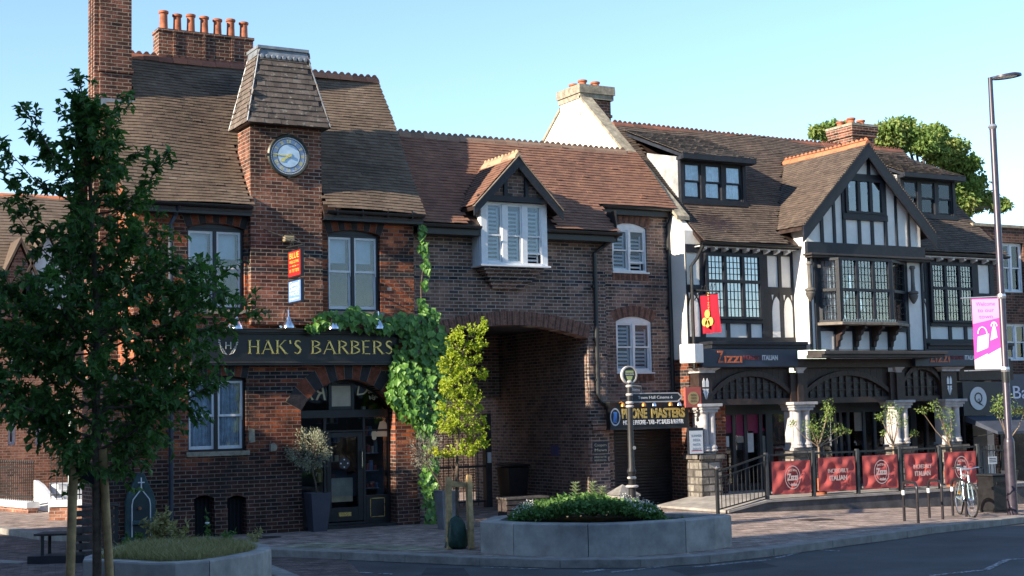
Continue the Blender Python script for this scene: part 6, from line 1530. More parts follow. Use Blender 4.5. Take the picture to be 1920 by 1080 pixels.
# reach of the crown to either side of the trunk, as (height z, left, right)
prof = [(1.86, .45, .3), (2.05, .95, .5), (2.4, 1.2, .92), (2.75, 1.15, 1.15), (3.05, 1.0, 1.2), (3.3, .62, .95), (3.5, .42, .66), (3.9, .38, .48), (4.2, .36, .55), (4.5, .28, .36), (4.75, .2, .26), (5.0, .1, .1)]
def reach(z, s):
    for (z0, a0, b0), (z1, a1, b1) in zip(prof, prof[1:]):
        if z <= z1: t = max(0, (z-z0)/(z1-z0)); return (a0+(a1-a0)*t) if s < 0 else (b0+(b1-b0)*t)
    return .1
def trunk_at(z):
    for a, b_ in zip(tp_, tp_[1:]):
        if a.z <= z <= b_.z: return a.lerp(b_, (z-a.z)/(b_.z-a.z))
    return tp_[-1]
nL = 62
for k in range(nL):
    z0 = 1.72+(k/nL)**1.0*3.1; az = k*2.4+r.uniform(-.4, .4); p = trunk_at(z0)
    cs = rt0*math.cos(az)+fw0*math.sin(az)
    t_ = (math.cos(az)+1)/2; L_ = reach(z0+.28, -1)*(1-t_)+reach(z0+.28, 1)*t_; L_ *= r.uniform(.8, 1.12)
    el = .28+.5*(k/nL); d = cs*math.cos(el)+Vector((0, 0, math.sin(el)))
    pts = limb(tb, p, d, L_*1.05, .012*(1.25-k/nL), r, 6, .13, .05)
    nt_ = max(6, int(L_*20)); spray(lm, tb, pts, r, .28, nt_, 13, .08, .054)
for ax, ay, n_, zz in ((40, 215, 7, 0), (16, 330, 6, 0), (152, 135, 7, 0), (225, 170, 5, 0), (300, 292, 6, 0), (468, 578, 6, 0), (425, 505, 5, 0), (350, 500, 6, 0), (300, 440, 5, 0), (5, 250, 5, 0), (400, 640, 6, 0), (330, 700, 7, 0), (60, 760, 7, 0), (-30, 600, 9, 0), (-30, 700, 9, 0), (5, 520, 9, 0), (30, 388, 4, 0), (372, 700, 6, 0), (280, 790, 8, 0)):
    tip = tx(ax, ay)+Vector((0, r.uniform(-.3, .3), 0)); zs = max(1.75, min(4.3, tip.z-.55 if tip.z > 3.3 else tip.z-.25)); p = trunk_at(zs)
    pts = [p.lerp(tip, t)+Vector((0, 0, -.14*math.sin(math.pi*t)))+rv(r, .015) for t in (0, .2, .4, .6, .8, 1)]
    tb.tube(pts, [.011, .009, .007, .005, .004, .002], 6, cap=False)
    spray(lm, tb, pts[1:], r, .17 if ay < 400 else .3, n_*(3 if ay < 400 else 4), 10, .08, .052)
tb.build('trunk', bark, o, smooth=True); lm.build('crown', leaf_dk, o)
def stake(name, lab, p0, p1, rad, group=None, sq=False):
    s_ = thing(name, lab, 'stake', tuple(p0), group); q = MB(); 
    if sq: q.beam(p0, p1, rad*2, rad*2, up_=(0, 1, 0))
    else: q.tube([p0, p0.lerp(p1, .5)+Vector((.006, 0, 0)), p1], [rad, rad*.98, rad*.96], 14)
    q.build('pole', wood_y, s_, smooth=not sq); return s_
def at(px, py, Y): x, z = onY(px, py, Y); return Vector((x, Y, z))
sa = at(130, 1080, 12.0); sb = at(139, 846, 12.05); sa0 = sa+(sa-sb)*(sa.z/(sb.z-sa.z)); sc = at(204, 1080, 12.1); sd_ = at(192, 838, 12.15); sc0 = sc+(sc-sd_)*(sc.z/(sd_.z-sc.z))
k1 = stake('tree_stake', 'round timber stake nearest the bench, strapped to the street tree', sa0, sb, .038)
k2 = stake('tree_stake', 'round timber stake leaning in front of the street tree trunk, by the granite planter', sc0, sd_, .036)
q = MB()
pA, pT, pB = at(139, 880, 12.05), at(180, 895, 12.17), at(195, 890, 12.15)
q.lathe([(.043, -.02), (.043, .02)], tuple(pA), 14); q.lathe([(.042, -.015), (.042, .02)], tuple(pB), 14); q.beam(pA+Vector((.03, 0, 0)), pT, .012, .045); q.beam(pT, pB, .012, .04); q.beam(pA+Vector((.03, 0, -.03)), pT+Vector((-.0, 0, -.05)), .012, .035)
tb_ = q.build('rubber_strap', room, k1)
# ---- yellow-leaved tree
r = random.Random(11)
gp_ = onG(858, 1026); yt = thing('golden_tree', 'slender golden-yellow leaved tree standing between two square stakes', 'tree', tuple(gp_))
def yp(px, py): return at(px, py, gp_.y)
tb = MB(); lm = MB(); tr_ = [gp_, yp(856, 900), yp(860, 800), yp(862, 720), yp(868, 660), yp(878, 630)]; tb.tube(tr_, [.03, .026, .022, .018, .012, .006], 8)
blobs = [(858, 655, 20, 30, 0), (893, 640, 18, 30, 0), (905, 612, 8, 14, 0), (848, 690, 20, 22, 0), (880, 690, 26, 22, 0), (862, 730, 34, 30, 0), (845, 760, 22, 26, 0), (880, 760, 24, 26, 0), (862, 800, 36, 30, 0), (840, 790, 16, 20, 0), (895, 830, 20, 26, 0), (872, 845, 26, 18, 0), (835, 725, 10, 10, 0), (904, 705, 10, 8, 0), (905, 800, 10, 14, 0), (828, 680, 6, 6, 0), (820, 848, 14, 6, 1), (858, 625, 10, 16, 0), (838, 852, 8, 6, 1)]
for bx_, by_, rx, ry, kk in blobs:
    c = yp(bx_, by_); s_ = c.y/ (F*ray(bx_, by_).y)  # metres per pixel here
    Rx, Rz = rx*s_, ry*s_
    j = trunk_pt = min(tr_, key=lambda p: (p-c).length)
    tb.tube([j, j.lerp(c, .6)+rv(r, .03), c], [.008, .005, .003], 5, cap=False)
    for tw_ in range(int(7+34*Rx*Rz/.06)):
        v = rv(r); e = c+Vector((v.x*Rx*1.15, v.y*Rx*1.1, v.z*Rz*.9+abs(v.z)*Rz*.35)); a0_ = c+v*.02
        if r.random() < .5: tb.tube([a0_, a0_.lerp(e, .5), e], [.004, .003, .0015], 4, cap=False)
        for m_ in range(11):
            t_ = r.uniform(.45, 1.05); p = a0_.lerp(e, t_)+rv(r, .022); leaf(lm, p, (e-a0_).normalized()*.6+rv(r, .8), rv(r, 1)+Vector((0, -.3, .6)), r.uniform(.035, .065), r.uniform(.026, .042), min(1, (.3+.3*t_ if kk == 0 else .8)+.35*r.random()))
    for n_ in range(int(110*(Rx*Rz)/(.25*.25)*.3)+2):
        v = rv(r)*(r.random()**.4); p = c+Vector((v.x*Rx, v.y*Rx*.9, v.z*Rz)); d = (rv(r, 1)+v*.8+Vector((0, 0, .2)))
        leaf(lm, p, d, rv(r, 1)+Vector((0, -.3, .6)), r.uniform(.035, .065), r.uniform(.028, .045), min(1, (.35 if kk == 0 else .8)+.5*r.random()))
tb.build('trunk', bark, yt, smooth=True); lm.build('crown', leaf_yl, yt)
s1 = stake('tree_stake', 'square timber stake on the barber side of the golden tree', onG(842, 1030), yp(841, 895), .042, sq=True)
s2_ = stake('tree_stake', 'square timber stake on the planter side of the golden tree', onG(884, 1030), yp(878, 892), .042, sq=True)
q = MB(); a = yp(836, 906); b_ = yp(884, 908); q.beam(a+Vector((0, -.06, 0)), b_+Vector((0, -.06, -.02)), .03, .09); q.build('cross_rail', wood_y, s1)
wb = thing('watering_bag', 'crumpled dark green watering bag around the foot of the golden tree', 'bag', tuple(onG(857, 1027)))
q = MB(); c = onG(857, 1029); n_ = 18
rows_ = [(0, .14), (.05, .19), (.15, .19), (.28, .16), (.42, .13), (.5, .1), (.52, .06)]
for z, rad in rows_:
    for j in range(n_):
        a_ = 2*math.pi*j/n_; rr2 = rad*(1+.14*math.sin(a_*3+z*9)+.08*math.sin(a_*7+z*17)); q.v.append((c.x+rr2*math.cos(a_), c.y+rr2*.8*math.sin(a_), z+.02*math.sin(a_*2)))
for k in range(len(rows_)-1):
    for j in range(n_): q.face((k*n_+j, k*n_+(j+1) % n_, (k+1)*n_+(j+1) % n_, (k+1)*n_+j))
q.face(range((len(rows_)-1)*n_, len(rows_)*n_)); q.build('bag_body', mat('bag_green', (.012, .05, .035), .5, .4, var=.3, vscale=12), wb, smooth=True)
# ---- ivy
r = random.Random(21)
iv = thing('ivy', 'ivy climbing the corner of the barber shop and hanging over its fascia', 'climbing plant', (12.9, 26.9, 0))
lm = MB(); tb = MB()
ivb = [(612, 596, 40, 16, .3, 2.2), (665, 600, 50, 18, .28, 2.2), (720, 605, 45, 22, .3, 2.4), (775, 605, 42, 30, .4, 2.6), (800, 640, 36, 45, .42, 2.6), (768, 650, 34, 34, .38, 2.4), (790, 700, 38, 40, .45, 2.6), (760, 735, 42, 36, .45, 2.4), (742, 720, 16, 24, .3, 2), (800, 760, 34, 44, .4, 2.4), (790, 790, 24, 30, .3, 2), (803, 590, 18, 16, .3, 2),
       (789, 432, 6, 16, .1, 1.0), (791, 462, 8, 16, .1, 1.2), (796, 498, 5, 14, .08, .8), (795, 530, 4, 12, .08, .5), (790, 570, 9, 14, .14, 1.4), (660, 585, 22, 14, .2, 1.6), (805, 850, 14, 50, .2, 1.8), (800, 900, 18, 40, .2, 1.8), (806, 960, 14, 36, .18, 1.6), (580, 612, 14, 8, .15, 1.2), (748, 700, 24, 40, .35, 2.4), (735, 740, 14, 22, .3, 2.2), (825, 660, 12, 50, .4, 2.2), (828, 720, 12, 40, .35, 2.2), (770, 770, 30, 24, .35, 2.2)]
for bx_, by_, rx, ry, dep_, dens in ivb:
    x, z = onY(bx_, by_, 26.85); s_ = 26.85/(F*ray(bx_, by_).y); Rx, Rz = rx*s_, ry*s_
    for n_ in range(int(dens*260*Rx*Rz)+20):
        v = rv(r)*(r.random()**.33); dy = -abs(v.y)*dep_
        ybase = 26.85 if z < 3.55 or bx_ > 760 else 26.82
        if 3.0 < z < 4.4 and bx_ < 735: ybase = 26.72
        p = Vector((x+v.x*Rx, ybase+dy, z+v.z*Rz))
        d = Vector((r.uniform(-.6, .6), -.35+r.uniform(-.3, .2), -1)); n2 = Vector((r.uniform(-.7, .3), -1, r.uniform(0, .9)))
        L_ = r.uniform(.1, .19); leaf(lm, p, d, n2, L_, L_*.85, r.random(), .12)
for px0, py0, px1, py1 in ((795, 415, 790, 610), (800, 990, 790, 600), (806, 980, 800, 700), (590, 600, 780, 600)):
    a, b_ = at(px0, py0, 26.9), at(px1, py1, 26.9); pts = [a.lerp(b_, k/8)+rv(r, .04) for k in range(9)]; tb.tube(pts, .014, 5, cap=False)
tb.build('stem', bark, iv, smooth=True); lm.build('foliage', leaf_iv, iv)
# ---- ball-headed bushes in tall planters by the barber door
def tapered_pot(o, c, w0, w1, h, m_):
    q = MB(); q.v = [(c.x+a*(w0 if k == 0 else w1)/2, c.y+b2*(w0 if k == 0 else w1)/2, c.z+(0 if k == 0 else h)) for k in (0, 1) for a, b2 in ((-1, -1), (1, -1), (1, 1), (-1, 1))]
    for f in ((3, 2, 1, 0), (0, 1, 5, 4), (1, 2, 6, 5), (2, 3, 7, 6), (3, 0, 4, 7)): q.face(f)
    q.box(c.x-w1/2+.03, c.x+w1/2-.03, c.y-w1/2+.03, c.y+w1/2-.03, c.z+h-.1, c.z+h-.04)
    for a, b2, e, g in ((-1, -1, 1, -1), (1, -1, 1, 1), (1, 1, -1, 1), (-1, 1, -1, -1)): q.beam((c.x+a*w1/2*.97, c.y+b2*w1/2*.97, c.z+h), (c.x+e*w1/2*.97, c.y+g*w1/2*.97, c.z+h), .03, .02)
    return q.build('container', m_, o)
def ball_bush(name, lab, gpx, gpy, cpx, cpy, rx, ry, pot_px, n_leaf, lm_, seed, potc, L0=.05, thin=1., lean=0):
    r = random.Random(seed); g = onG(gpx, gpy); o = thing(name, lab, 'potted tree', tuple(g)); s_ = g.y/(F*ray(cpx, cpy).y); w1 = pot_px*s_; h = onY(gpx, gpy-(pot_px*1.0)*0-56, g.y)[1] if False else .0
    h = .74; tapered_pot(o, g, w1*.68, w1, h, potc)
    c = at(cpx, cpy, g.y); tb = MB(); lm = MB(); p0 = g+Vector((0, 0, h-.1)); j = c-Vector((0, 0, ry*s_*.8)); tb.tube([p0, p0.lerp(j, .5)+Vector((.02, 0, 0)), j, c], [.02, .018, .014, .008], 7)
    ends = []
    for k in range(46):
        v = rv(r); e = c+Vector((v.x*rx*s_, v.y*rx*s_, v.z*ry*s_))*r.uniform(.55, 1.0); tb.tube([j.lerp(c, r.random()*.6), j.lerp(e, .6)+rv(r, .02), e], [.006, .004, .002], 4, cap=False); ends.append(e)
    for k in range(n_leaf):
        e = r.choice(ends); v = rv(r, r.random()**.6*.14); p = e+v; d = (p-c).normalized()+rv(r, .8); leaf(lm, p, d, rv(r), L0*r.uniform(.7, 1.3), L0*.36*thin, r.random(), .1)
    tb.build('stem', bark, o, smooth=True); lm.build('crown', lm_, o); return o
pot1 = mat('pot_slate', (.06, .065, .085), .55, .4, var=.15, vscale=3); pot2 = mat('pot_zinc', (.2, .2, .21), .6, .4, var=.3, vscale=3)
ball_bush('potted_olive', 'grey-green ball-headed olive in a tall slate-blue tapered pot by the barber door', 596, 996, 583, 842, 46, 40, 40, 2600, leaf_ol, 5, pot1)
ball_bush('potted_olive', 'thin straggly grey bush in a zinc pot, under the ivy at the barber shop corner', 838, 992, 800, 842, 30, 34, 36, 1100, leaf_gr, 6, pot2, thin=.6)
# ---- shrubs in planters on the restaurant terrace
def terrace_shrub(lab, bx_, by_, blobs, seed, Y, lm_=leaf_sh, cat='potted tree', name='terrace_shrub', pot=True, dens=1.):
    r = random.Random(seed); b0 = at(bx_, by_, Y); o = thing(name, lab, cat, tuple(b0), 'small trees along the restaurant railing'); s_ = Y/(F*ray(bx_, by_).y)
    base_ = Vector((b0.x, Y, .24)); 
    if pot: q = MB(); q.lathe([(.14, 0), (.2, .34), (.21, .36), (.17, .36), (.16, .28)], tuple(base_), 18); q.build('pot', terra if seed % 2 else zinc, o, smooth=True)
    tb = MB(); lm = MB(); crotch = at(bx_, by_, Y); tb.tube([base_+Vector((0, 0, .25)), crotch], [.028, .022], 7)
    for px, py, rx, ry in blobs:
        c = at(px, py, Y)+Vector((0, r.uniform(-.15, .15), 0)); mid = crotch.lerp(c, .55)+Vector((0, 0, -.06))+rv(r, .04)
        tb.tube([crotch, mid, c], [.016, .011, .004], 6, cap=False); Rx, Rz = rx*s_, ry*s_
        for k in range(int(dens*2200*Rx*Rz)+30):
            v = rv(r)*(r.random()**.45); p = c+Vector((v.x*Rx, v.y*Rx, v.z*Rz)); leaf(lm, p, rv(r)+v*.6, rv(r)+Vector((0, 0, .7)), r.uniform(.045, .08), r.uniform(.02, .032), r.random(), .15)
    tb.build('trunk', mat('pale_bark', (.26, .19, .13), .85, var=.3, vscale=12), o, smooth=True); lm.build('crown', lm_, o)
YT = 25.2
terrace_shrub('small open-branched tree in front of the second white pillar, three clumps of leaves', 1535, 838, [(1512, 800, 20, 16), (1558, 762, 14, 18), (1550, 785, 14, 10), (1570, 805, 18, 12), (1535, 812, 22, 18), (1490, 795, 8, 6), (1585, 808, 8, 6), (1545, 772, 10, 10)], 1, YT)
terrace_shrub('upright small tree leaning across the third white pillar', 1675, 836, [(1675, 765, 14, 12), (1662, 785, 14, 14), (1682, 790, 14, 16), (1650, 782, 8, 8), (1690, 770, 8, 10), (1710, 812, 8, 6), (1655, 812, 6, 6)], 2, YT, dens=.8)
terrace_shrub('two-tufted small tree in front of the last white pillar', 1783, 838, [(1748, 762, 16, 12), (1735, 770, 10, 8), (1757, 780, 10, 8), (1780, 790, 14, 18), (1775, 810, 12, 12), (1788, 770, 8, 8), (1768, 800, 8, 6)], 3, YT, dens=.55)
terrace_shrub('bushy small tree with a forked orange trunk by the lamp post', 1890, 828, [(1868, 758, 16, 18), (1885, 750, 16, 16), (1900, 765, 16, 18), (1878, 775, 18, 12), (1915, 770, 14, 14), (1860, 768, 8, 10)], 4, 24.4, dens=1.)
# ---- big tree behind the restaurant
r = random.Random(31); Yb = 44.0
o = thing('broadleaf_tree', 'large broadleaf tree with autumn-tinged crown rising behind the timbered restaurant', 'tree', (onY(1740, 400, Yb)[0], Yb, 0))
tb = MB(); lm = MB(); c0 = at(1740, 420, Yb); tb.tube([Vector((c0.x, Yb, -1)), Vector((c0.x+.2, Yb, 5)), c0], [.4, .3, .2], 10)
for px, py, rx, ry in [(1500, 256, 16, 8), (1530, 250, 24, 10), (1556, 252, 22, 14), (1680, 245, 22, 14), (1705, 262, 30, 22), (1745, 248, 32, 16), (1772, 240, 16, 10), (1720, 290, 40, 26), (1765, 280, 34, 22), (1800, 275, 22, 16), (1790, 310, 34, 22), (1825, 315, 22, 14), (1745, 330, 36, 26), (1830, 345, 26, 16), (1795, 350, 34, 22), (1850, 372, 16, 12), (1815, 382, 28, 14), (1775, 385, 24, 22), (1840, 392, 12, 8), (1808, 405, 12, 8), (1735, 370, 30, 24), (1650, 250, 16, 14), (1600, 270, 30, 20), (1650, 290, 40, 30), (1700, 300, 34, 26), (1690, 270, 30, 24), (1760, 350, 34, 26), (1730, 262, 26, 18), (1770, 300, 30, 24), (1812, 330, 26, 20)]:
    c = at(px, py, Yb)+Vector((0, r.uniform(-1.2, 1.2), 0)); s_ = Yb/(F*ray(px, py).y); Rx, Rz = rx*s_, ry*s_
    tb.tube([c0+rv(r, .3), c0.lerp(c, .5)+Vector((0, 0, .2)), c], [.12, .07, .03], 6, cap=False)
    for m_ in range(13):
        v = rv(r); cc = c+Vector((v.x*Rx, v.y*Rx, v.z*Rz))*r.uniform(.2, .85); R3 = r.uniform(.3, .5)*min(1, Rz/.3); kk = r.random()
        for n_ in range(85):
            v2 = rv(r)*(r.random()**.5); p = cc+Vector((v2.x*R3*1.3, v2.y*R3*1.3, v2.z*R3*.8)); leaf(lm, p, rv(r)+Vector((0, 0, -.3)), rv(r)+Vector((0, 0, 1)), r.uniform(.16, .26), r.uniform(.11, .17), min(1, max(0, kk*.6+.4*r.random())))
tb.build('trunk', bark, o, smooth=True); lm.build('crown', leaf_bg, o)
# ================================================================== granite planters
def curved_planter(name, lab, front, back, h, joints, soil_z, top_w=.32):
    """front and back: plan outlines (x, y); front runs left to right"""
    loop = front+back[::-1]; n = len(loop); cx_ = sum(p[0] for p in loop)/n; cy_ = sum(p[1] for p in loop)/n
    o = thing(name, lab, 'planter', (cx_, cy_, 0))
    def inset(p, i, w_):
        a, b2 = Vector(loop[i-1]), Vector(loop[(i+1) % n]); t = (b2-a).normalized(); nn = Vector((-t.y, t.x)); c2 = Vector((cx_, cy_))-Vector(p)
        if nn.dot(c2) < 0: nn = -nn
        return (p[0]+nn.x*w_, p[1]+nn.y*w_)
    inn = [inset(p, i, top_w) for i, p in enumerate(loop)]
    js = sorted(joints)+[n]
    start = 0
    for j in js:
        idx = list(range(start, j+1)); q = MB(); base_ = 0
        for k in idx:
            i = k % n; g_ = 0
            x, y_ = loop[i]; xi, yi = inn[i]
            # tiny gap at the joints
            if k == idx[0]: nx = loop[(i+1) % n]; d = Vector((nx[0]-x, nx[1]-y_)).normalized()*.006; x += d.x; y_ += d.y; xi += d.x; yi += d.y
            if k == idx[-1]: nx = loop[(i-1) % n]; d = Vector((nx[0]-x, nx[1]-y_)).normalized()*.006; x += d.x; y_ += d.y; xi += d.x; yi += d.y
            q.v += [(x, y_, -.12), (x, y_, h-.02), (x+(xi-x)*.05, y_+(yi-y_)*.05, h), (xi, yi, h), (xi, yi, .1)]
        m_ = len(idx)
        for k in range(m_-1):
            for e in range(4): q.face((k*5+e, (k+1)*5+e, (k+1)*5+e+1, k*5+e+1))
        q.face([0, 1, 2, 3, 4]); q.face([(m_-1)*5+e for e in (4, 3, 2, 1, 0)])
        q.build('stone_block', granite, o); start = j
    q = MB(); q.poly([(x, y_, soil_z) for x, y_ in inn]); q.build('soil', mat('soil', (.05, .038, .025), .95, .1, var=.3, vscale=9, bump=1.), o)
    return o, inn
def onZ(px, py, z): d = ray(px, py); t = (z-EYE)/d.z; return (d.x*t, d.y*t)
hP = .5
fr2 = [onZ(x, y, hP) for x, y in ((900, 977), (962, 981), (1040, 982.5), (1102, 983), (1180, 981), (1285, 975), (1340, 970), (1371, 966))]
bk2 = [onZ(x, y, hP) for x, y in ((925, 968), (985, 962.5), (1060, 961), (1130, 960), (1200, 960), (1270, 961), (1330, 962.5), (1366, 964.5))]
pl2, in2 = curved_planter('granite_planter', 'long curved grey granite planter with a dense bed of foliage, centre of the picture', fr2, bk2, hP, [1, 3, 5, 7, 11], .44, .3)
fr1 = [onZ(x, y, hP) for x, y in ((155, 1050), (214, 1052), (279, 1056), (329, 1055), (393, 1051), (447, 1043), (493, 1034), (509, 1028))]
bk1 = [onZ(x, y, hP) for x, y in ((158, 1044), (200, 1030), (230, 1021), (300, 1016), (357, 1014), (429, 1014), (480, 1017), (503, 1022))]
pl1, in1 = curved_planter('granite_planter', 'curved granite planter of dry grass behind the street tree', fr1, bk1, hP, [1, 4, 7, 11], .47, .2)
def inside(p, poly):
    c = False
    for (x1, y1), (x2, y2) in zip(poly, poly[1:]+poly[:1]):
        if (y1 > p[1]) != (y2 > p[1]) and p[0] < (x2-x1)*(p[1]-y1)/(y2-y1)+x1: c = not c
    return c
def scatter(poly, n_, r):
    xs_ = [p[0] for p in poly]; ys_ = [p[1] for p in poly]; out = []
    while len(out) < n_:
        p = (r.uniform(min(xs_), max(xs_)), r.uniform(min(ys_), max(ys_)))
        if inside(p, poly): out.append(p)
    return out
def blade(mb, p, h, w_, r, k, lean=.4):
    a = r.uniform(0, 6.28); d = Vector((math.cos(a), math.sin(a), 0)); s_ = Vector((-d.y, d.x, 0))*w_/2; b2 = Vector((p[0], p[1], p[2])); m_ = b2+Vector((0, 0, h*.6))+d*h*lean*.35; t = b2+Vector((0, 0, h*.95))+d*h*lean
    i = len(mb.v); mb.v += [tuple(b2-s_), tuple(b2+s_), tuple(m_+s_*.7), tuple(m_-s_*.7), tuple(t)]; mb.face((i, i+1, i+2, i+3), 0, k); mb.face((i+3, i+2, i+4), 0, k)
r = random.Random(51)
q = MB()
for x, y_ in scatter(in1, 12000, r): blade(q, (x, y_, .46), r.uniform(.06, .17), .008, r, r.random(), r.uniform(.3, 1.3))
tag(q.build('dry_grass', grass_m), 'short dry straw-coloured grass covering the planter behind the street tree', 'grass', kind='stuff')
def weed(lab, px, py, h, n_, lm_, seed, stem=0, Lr=(.04, .08), sp=.12, name='weed', flower=None):
    r = random.Random(seed); x, y_ = onZ(px, py, .44); o = thing(name, lab, 'plant', (x, y_, .43)); tb = MB(); lm = MB()
    for k in range(max(3, n_//26)):
        a = Vector((x+r.uniform(-sp, sp)*.5, y_+r.uniform(-sp, sp)*.5, .43)); b2 = a+Vector((r.uniform(-sp, sp), r.uniform(-sp, sp), h*r.uniform(.6, 1))); tb.tube([a, a.lerp(b2, .5)+rv(r, .01), b2], [.004, .003, .002], 4, cap=False)
        for m_ in range(26): p = a.lerp(b2, r.uniform(.1, 1)); leaf(lm, p, rv(r)+Vector((0, 0, .3)), rv(r)+Vector((0, 0, .8)), r.uniform(*Lr), r.uniform(*Lr)*.4, r.random())
    tb.build('stem', leaf_pl, o); lm.build('leaves', lm_, o)
    if flower: q = MB(); q.lathe([(.0, -.02), (.03, 0), (.035, .02), (.0, .03)], tuple(b2), 8); q.build('flower', flower, o)
weed('tall feathery pale green weed, tallest in the planter behind the street tree', 295, 1022, .55, 420, grass_m, 1, Lr=(.06, .12), sp=.16)
weed('clump of long pale grass stems at the middle of the dry planter', 335, 1024, .34, 160, grass_m, 6, Lr=(.07, .13), sp=.18)
weed('wispy yellow seed heads leaning at the rounded end of the dry planter', 470, 1024, .26, 110, grass_m, 7, Lr=(.05, .1), sp=.14)
weed('low bushy green weed near the rounded end of the dry planter', 427, 1020, .2, 200, leaf_pl, 2, sp=.14)
weed('single thin stem with a white flower head in the dry planter', 390, 1021, .5, 26, leaf_pl, 3, sp=.03, flower=white_p)
weed('broad-leaved dark sapling at the bench end of the dry planter', 240, 1026, .2, 60, leaf_pl, 4, Lr=(.07, .1), sp=.1)
weed('second dark sapling next to the feathery weed', 262, 1024, .22, 60, leaf_pl, 5, Lr=(.07, .1), sp=.06)
# planting of the long planter: a mound of ground cover, pale plants above
r = random.Random(61); q = MB(); cx2 = sum(p[0] for p in in2)/len(in2); cy2 = sum(p[1] for p in in2)/len(in2)
M0_, M1_ = [sum(a*b for a, b in zip(onZ(p, 972, .44), (rt0.x, rt0.y))) for p in (955, 1240)]
def mound(x, y_):
    px_ = (x*rt0.x+y_*rt0.y-M0_)/(M1_-M0_)
    return max(0, math.sin(max(0, min(1, px_))*math.pi))**.5*.34+.1*noise.noise(Vector((x*2.6, y_*2.6, 0)))*(px_ > 0)*(px_ < 1)
for x, y_ in scatter(in2, 11000, r):
    h = mound(x, y_)
    if h < .03 and r.random() > .03: continue
    z = .44+h*r.uniform(.55, 1.05); leaf(q, Vector((x, y_, z)), rv(r)+Vector((0, 0, -.1)), Vector((0, 0, 1))+rv(r, .7), r.uniform(.05, .085), r.uniform(.04, .065), r.random(), .15)
tag(q.build('ground_cover', leaf_pl), 'dense low dark green foliage mounded in the long granite planter', 'ground cover', kind='stuff')
q = MB(); wf = rndmat('white_blossom', ((.4, .42, .38), (.62, .62, .58)), .8, .1)
for x, y_ in scatter(in2, 5200, r):
    u_ = (x*rt0.x+y_*rt0.y-M0_)/(M1_-M0_)
    if (.74 < u_ < 1.0 or .02 < u_ < .16) and r.random() < .4:
        z = .44+mound(x, y_)*1.0+r.uniform(0, .1); leaf(q, Vector((x, y_, z)), rv(r), Vector((0, 0, 1))+rv(r, .5), .028, .024, r.random())
tag(q.build('small_white_flowers', wf), 'scatter of tiny white flowers at both ends of the planted mound', 'flowers', kind='stuff')
sage = rndmat('sage_leaf', ((.2, .26, .12), (.34, .4, .22), (.46, .5, .32)), .7, .2, trans=.25)
def rosette(lab, px, py, topy, seed):
    r = random.Random(seed); x, y_ = onZ(px, 966, .44); o = thing('pale_plant', lab, 'plant', (x, y_, .5)); zt_ = onY(px, topy, y_)[1]; z0 = .6; lm = MB(); tb = MB()
    tb.tube([(x, y_, .45), (x, y_, zt_-.05)], [.012, .006], 6)
    for k in range(7):
        z = z0+(zt_-z0)*k/7
        for j in range(11):
            a = j*.571+k*1.1; e = .3+.6*k/7; d = Vector((math.cos(a)*math.cos(e), math.sin(a)*math.cos(e), math.sin(e))); leaf(lm, Vector((x, y_, z)), d, Vector((0, 0, 1)), .17-.008*k, .045, r.random(), .2)
    tb.build('stem', leaf_pl, o); lm.build('leaves', sage, o)
rosette('pale green leafy spike nearest the golden tree, above the planted mound', 1080, 950, 905, 1)
rosette('tallest pale green leafy spike above the planted mound, middle one', 1112, 950, 904, 2)
rosette('shorter pale green leafy spike next to the signpost', 1130, 950, 914, 3)
# ================================================================== street furniture
# bench with a slatted back by the near tree
bp_ = onG(112, 1056); bo = thing('street_bench', 'dark slatted bench with square metal legs beside the granite planter', 'bench', tuple(bp_))
u = (Vector((1, 0, 0))*.87+Vector((0, .49, 0))*-.49).normalized(); u = rt0.copy(); v_ = fw0.copy()
slat = mat('slat_wood', (.07, .055, .05), .65, .35, var=.35, vscale=9, bump=.4)
def bpnt(a, b2, z): return bp_+u*a+v_*b2+Vector((0, 0, z))
for k in range(4): q = MB(); q.beam(bpnt(-.42, .05+k*.13, .45), bpnt(.3, .05+k*.13, .45), .1, .035); q.build('seat_slat', slat, bo, bevel=.006)
for k in range(6): q = MB(); q.beam(bpnt(.26, .0, .12+k*.13), bpnt(.78, .3, .12+k*.13), .03, .1); q.build('back_slat', slat, bo, bevel=.006)
q = MB(); q.beam(bpnt(.28, .02, .88), bpnt(.84, .32, .88), .14, .04); q.build('top_rail', slat, bo, bevel=.006)
for a in (-.3, .2):
    q = MB(); q.beam(bpnt(a, .06, .03), bpnt(a, .06, .43), .05, .05, up_=(1, 0, 0)); q.beam(bpnt(a, .42, .03), bpnt(a, .42, .43), .05, .05, up_=(1, 0, 0)); q.beam(bpnt(a, .04, .03), bpnt(a, .44, .03), .05, .04); q.build('leg', railm, bo)
q = MB(); q.beam(bpnt(-.5, .2, .06), bpnt(.4, .2, .06), .5, .12); q.build('plinth', mat('plinth_dark', (.03, .03, .035), .7, var=.2), bo)
q = MB(); q.beam(bpnt(.8, .33, .0), bpnt(.8, .33, .9), .06, .06, up_=(1, 0, 0)); q.build('back_post', railm, bo)
# second bench behind the long planter
b0 = at(982, 952, 25.6); b0.z = 0; bo = thing('street_bench', 'low slatted timber bench in the mouth of the archway, behind the long planter', 'bench', tuple(b0))
for k in range(4): q = MB(); q.box(b0.x-.55, b0.x+.42, 25.3, 25.34, .1+k*.1, .17+k*.1); q.build('front_slat', slat, bo)
for k in range(4): q = MB(); q.box(b0.x-.56, b0.x+.43, 25.3+k*.11, 25.39+k*.11, .5, .535); q.build('seat_slat', mat('bench_lit_top', (.13, .11, .09), .7, var=.3, vscale=8), bo)  # seat wood coloured lighter than the front slats: sunlit top painted in
q = MB(); q.box(b0.x-.54, b0.x+.41, 25.345, 25.7, 0, .49); q.build('frame', slat, bo)
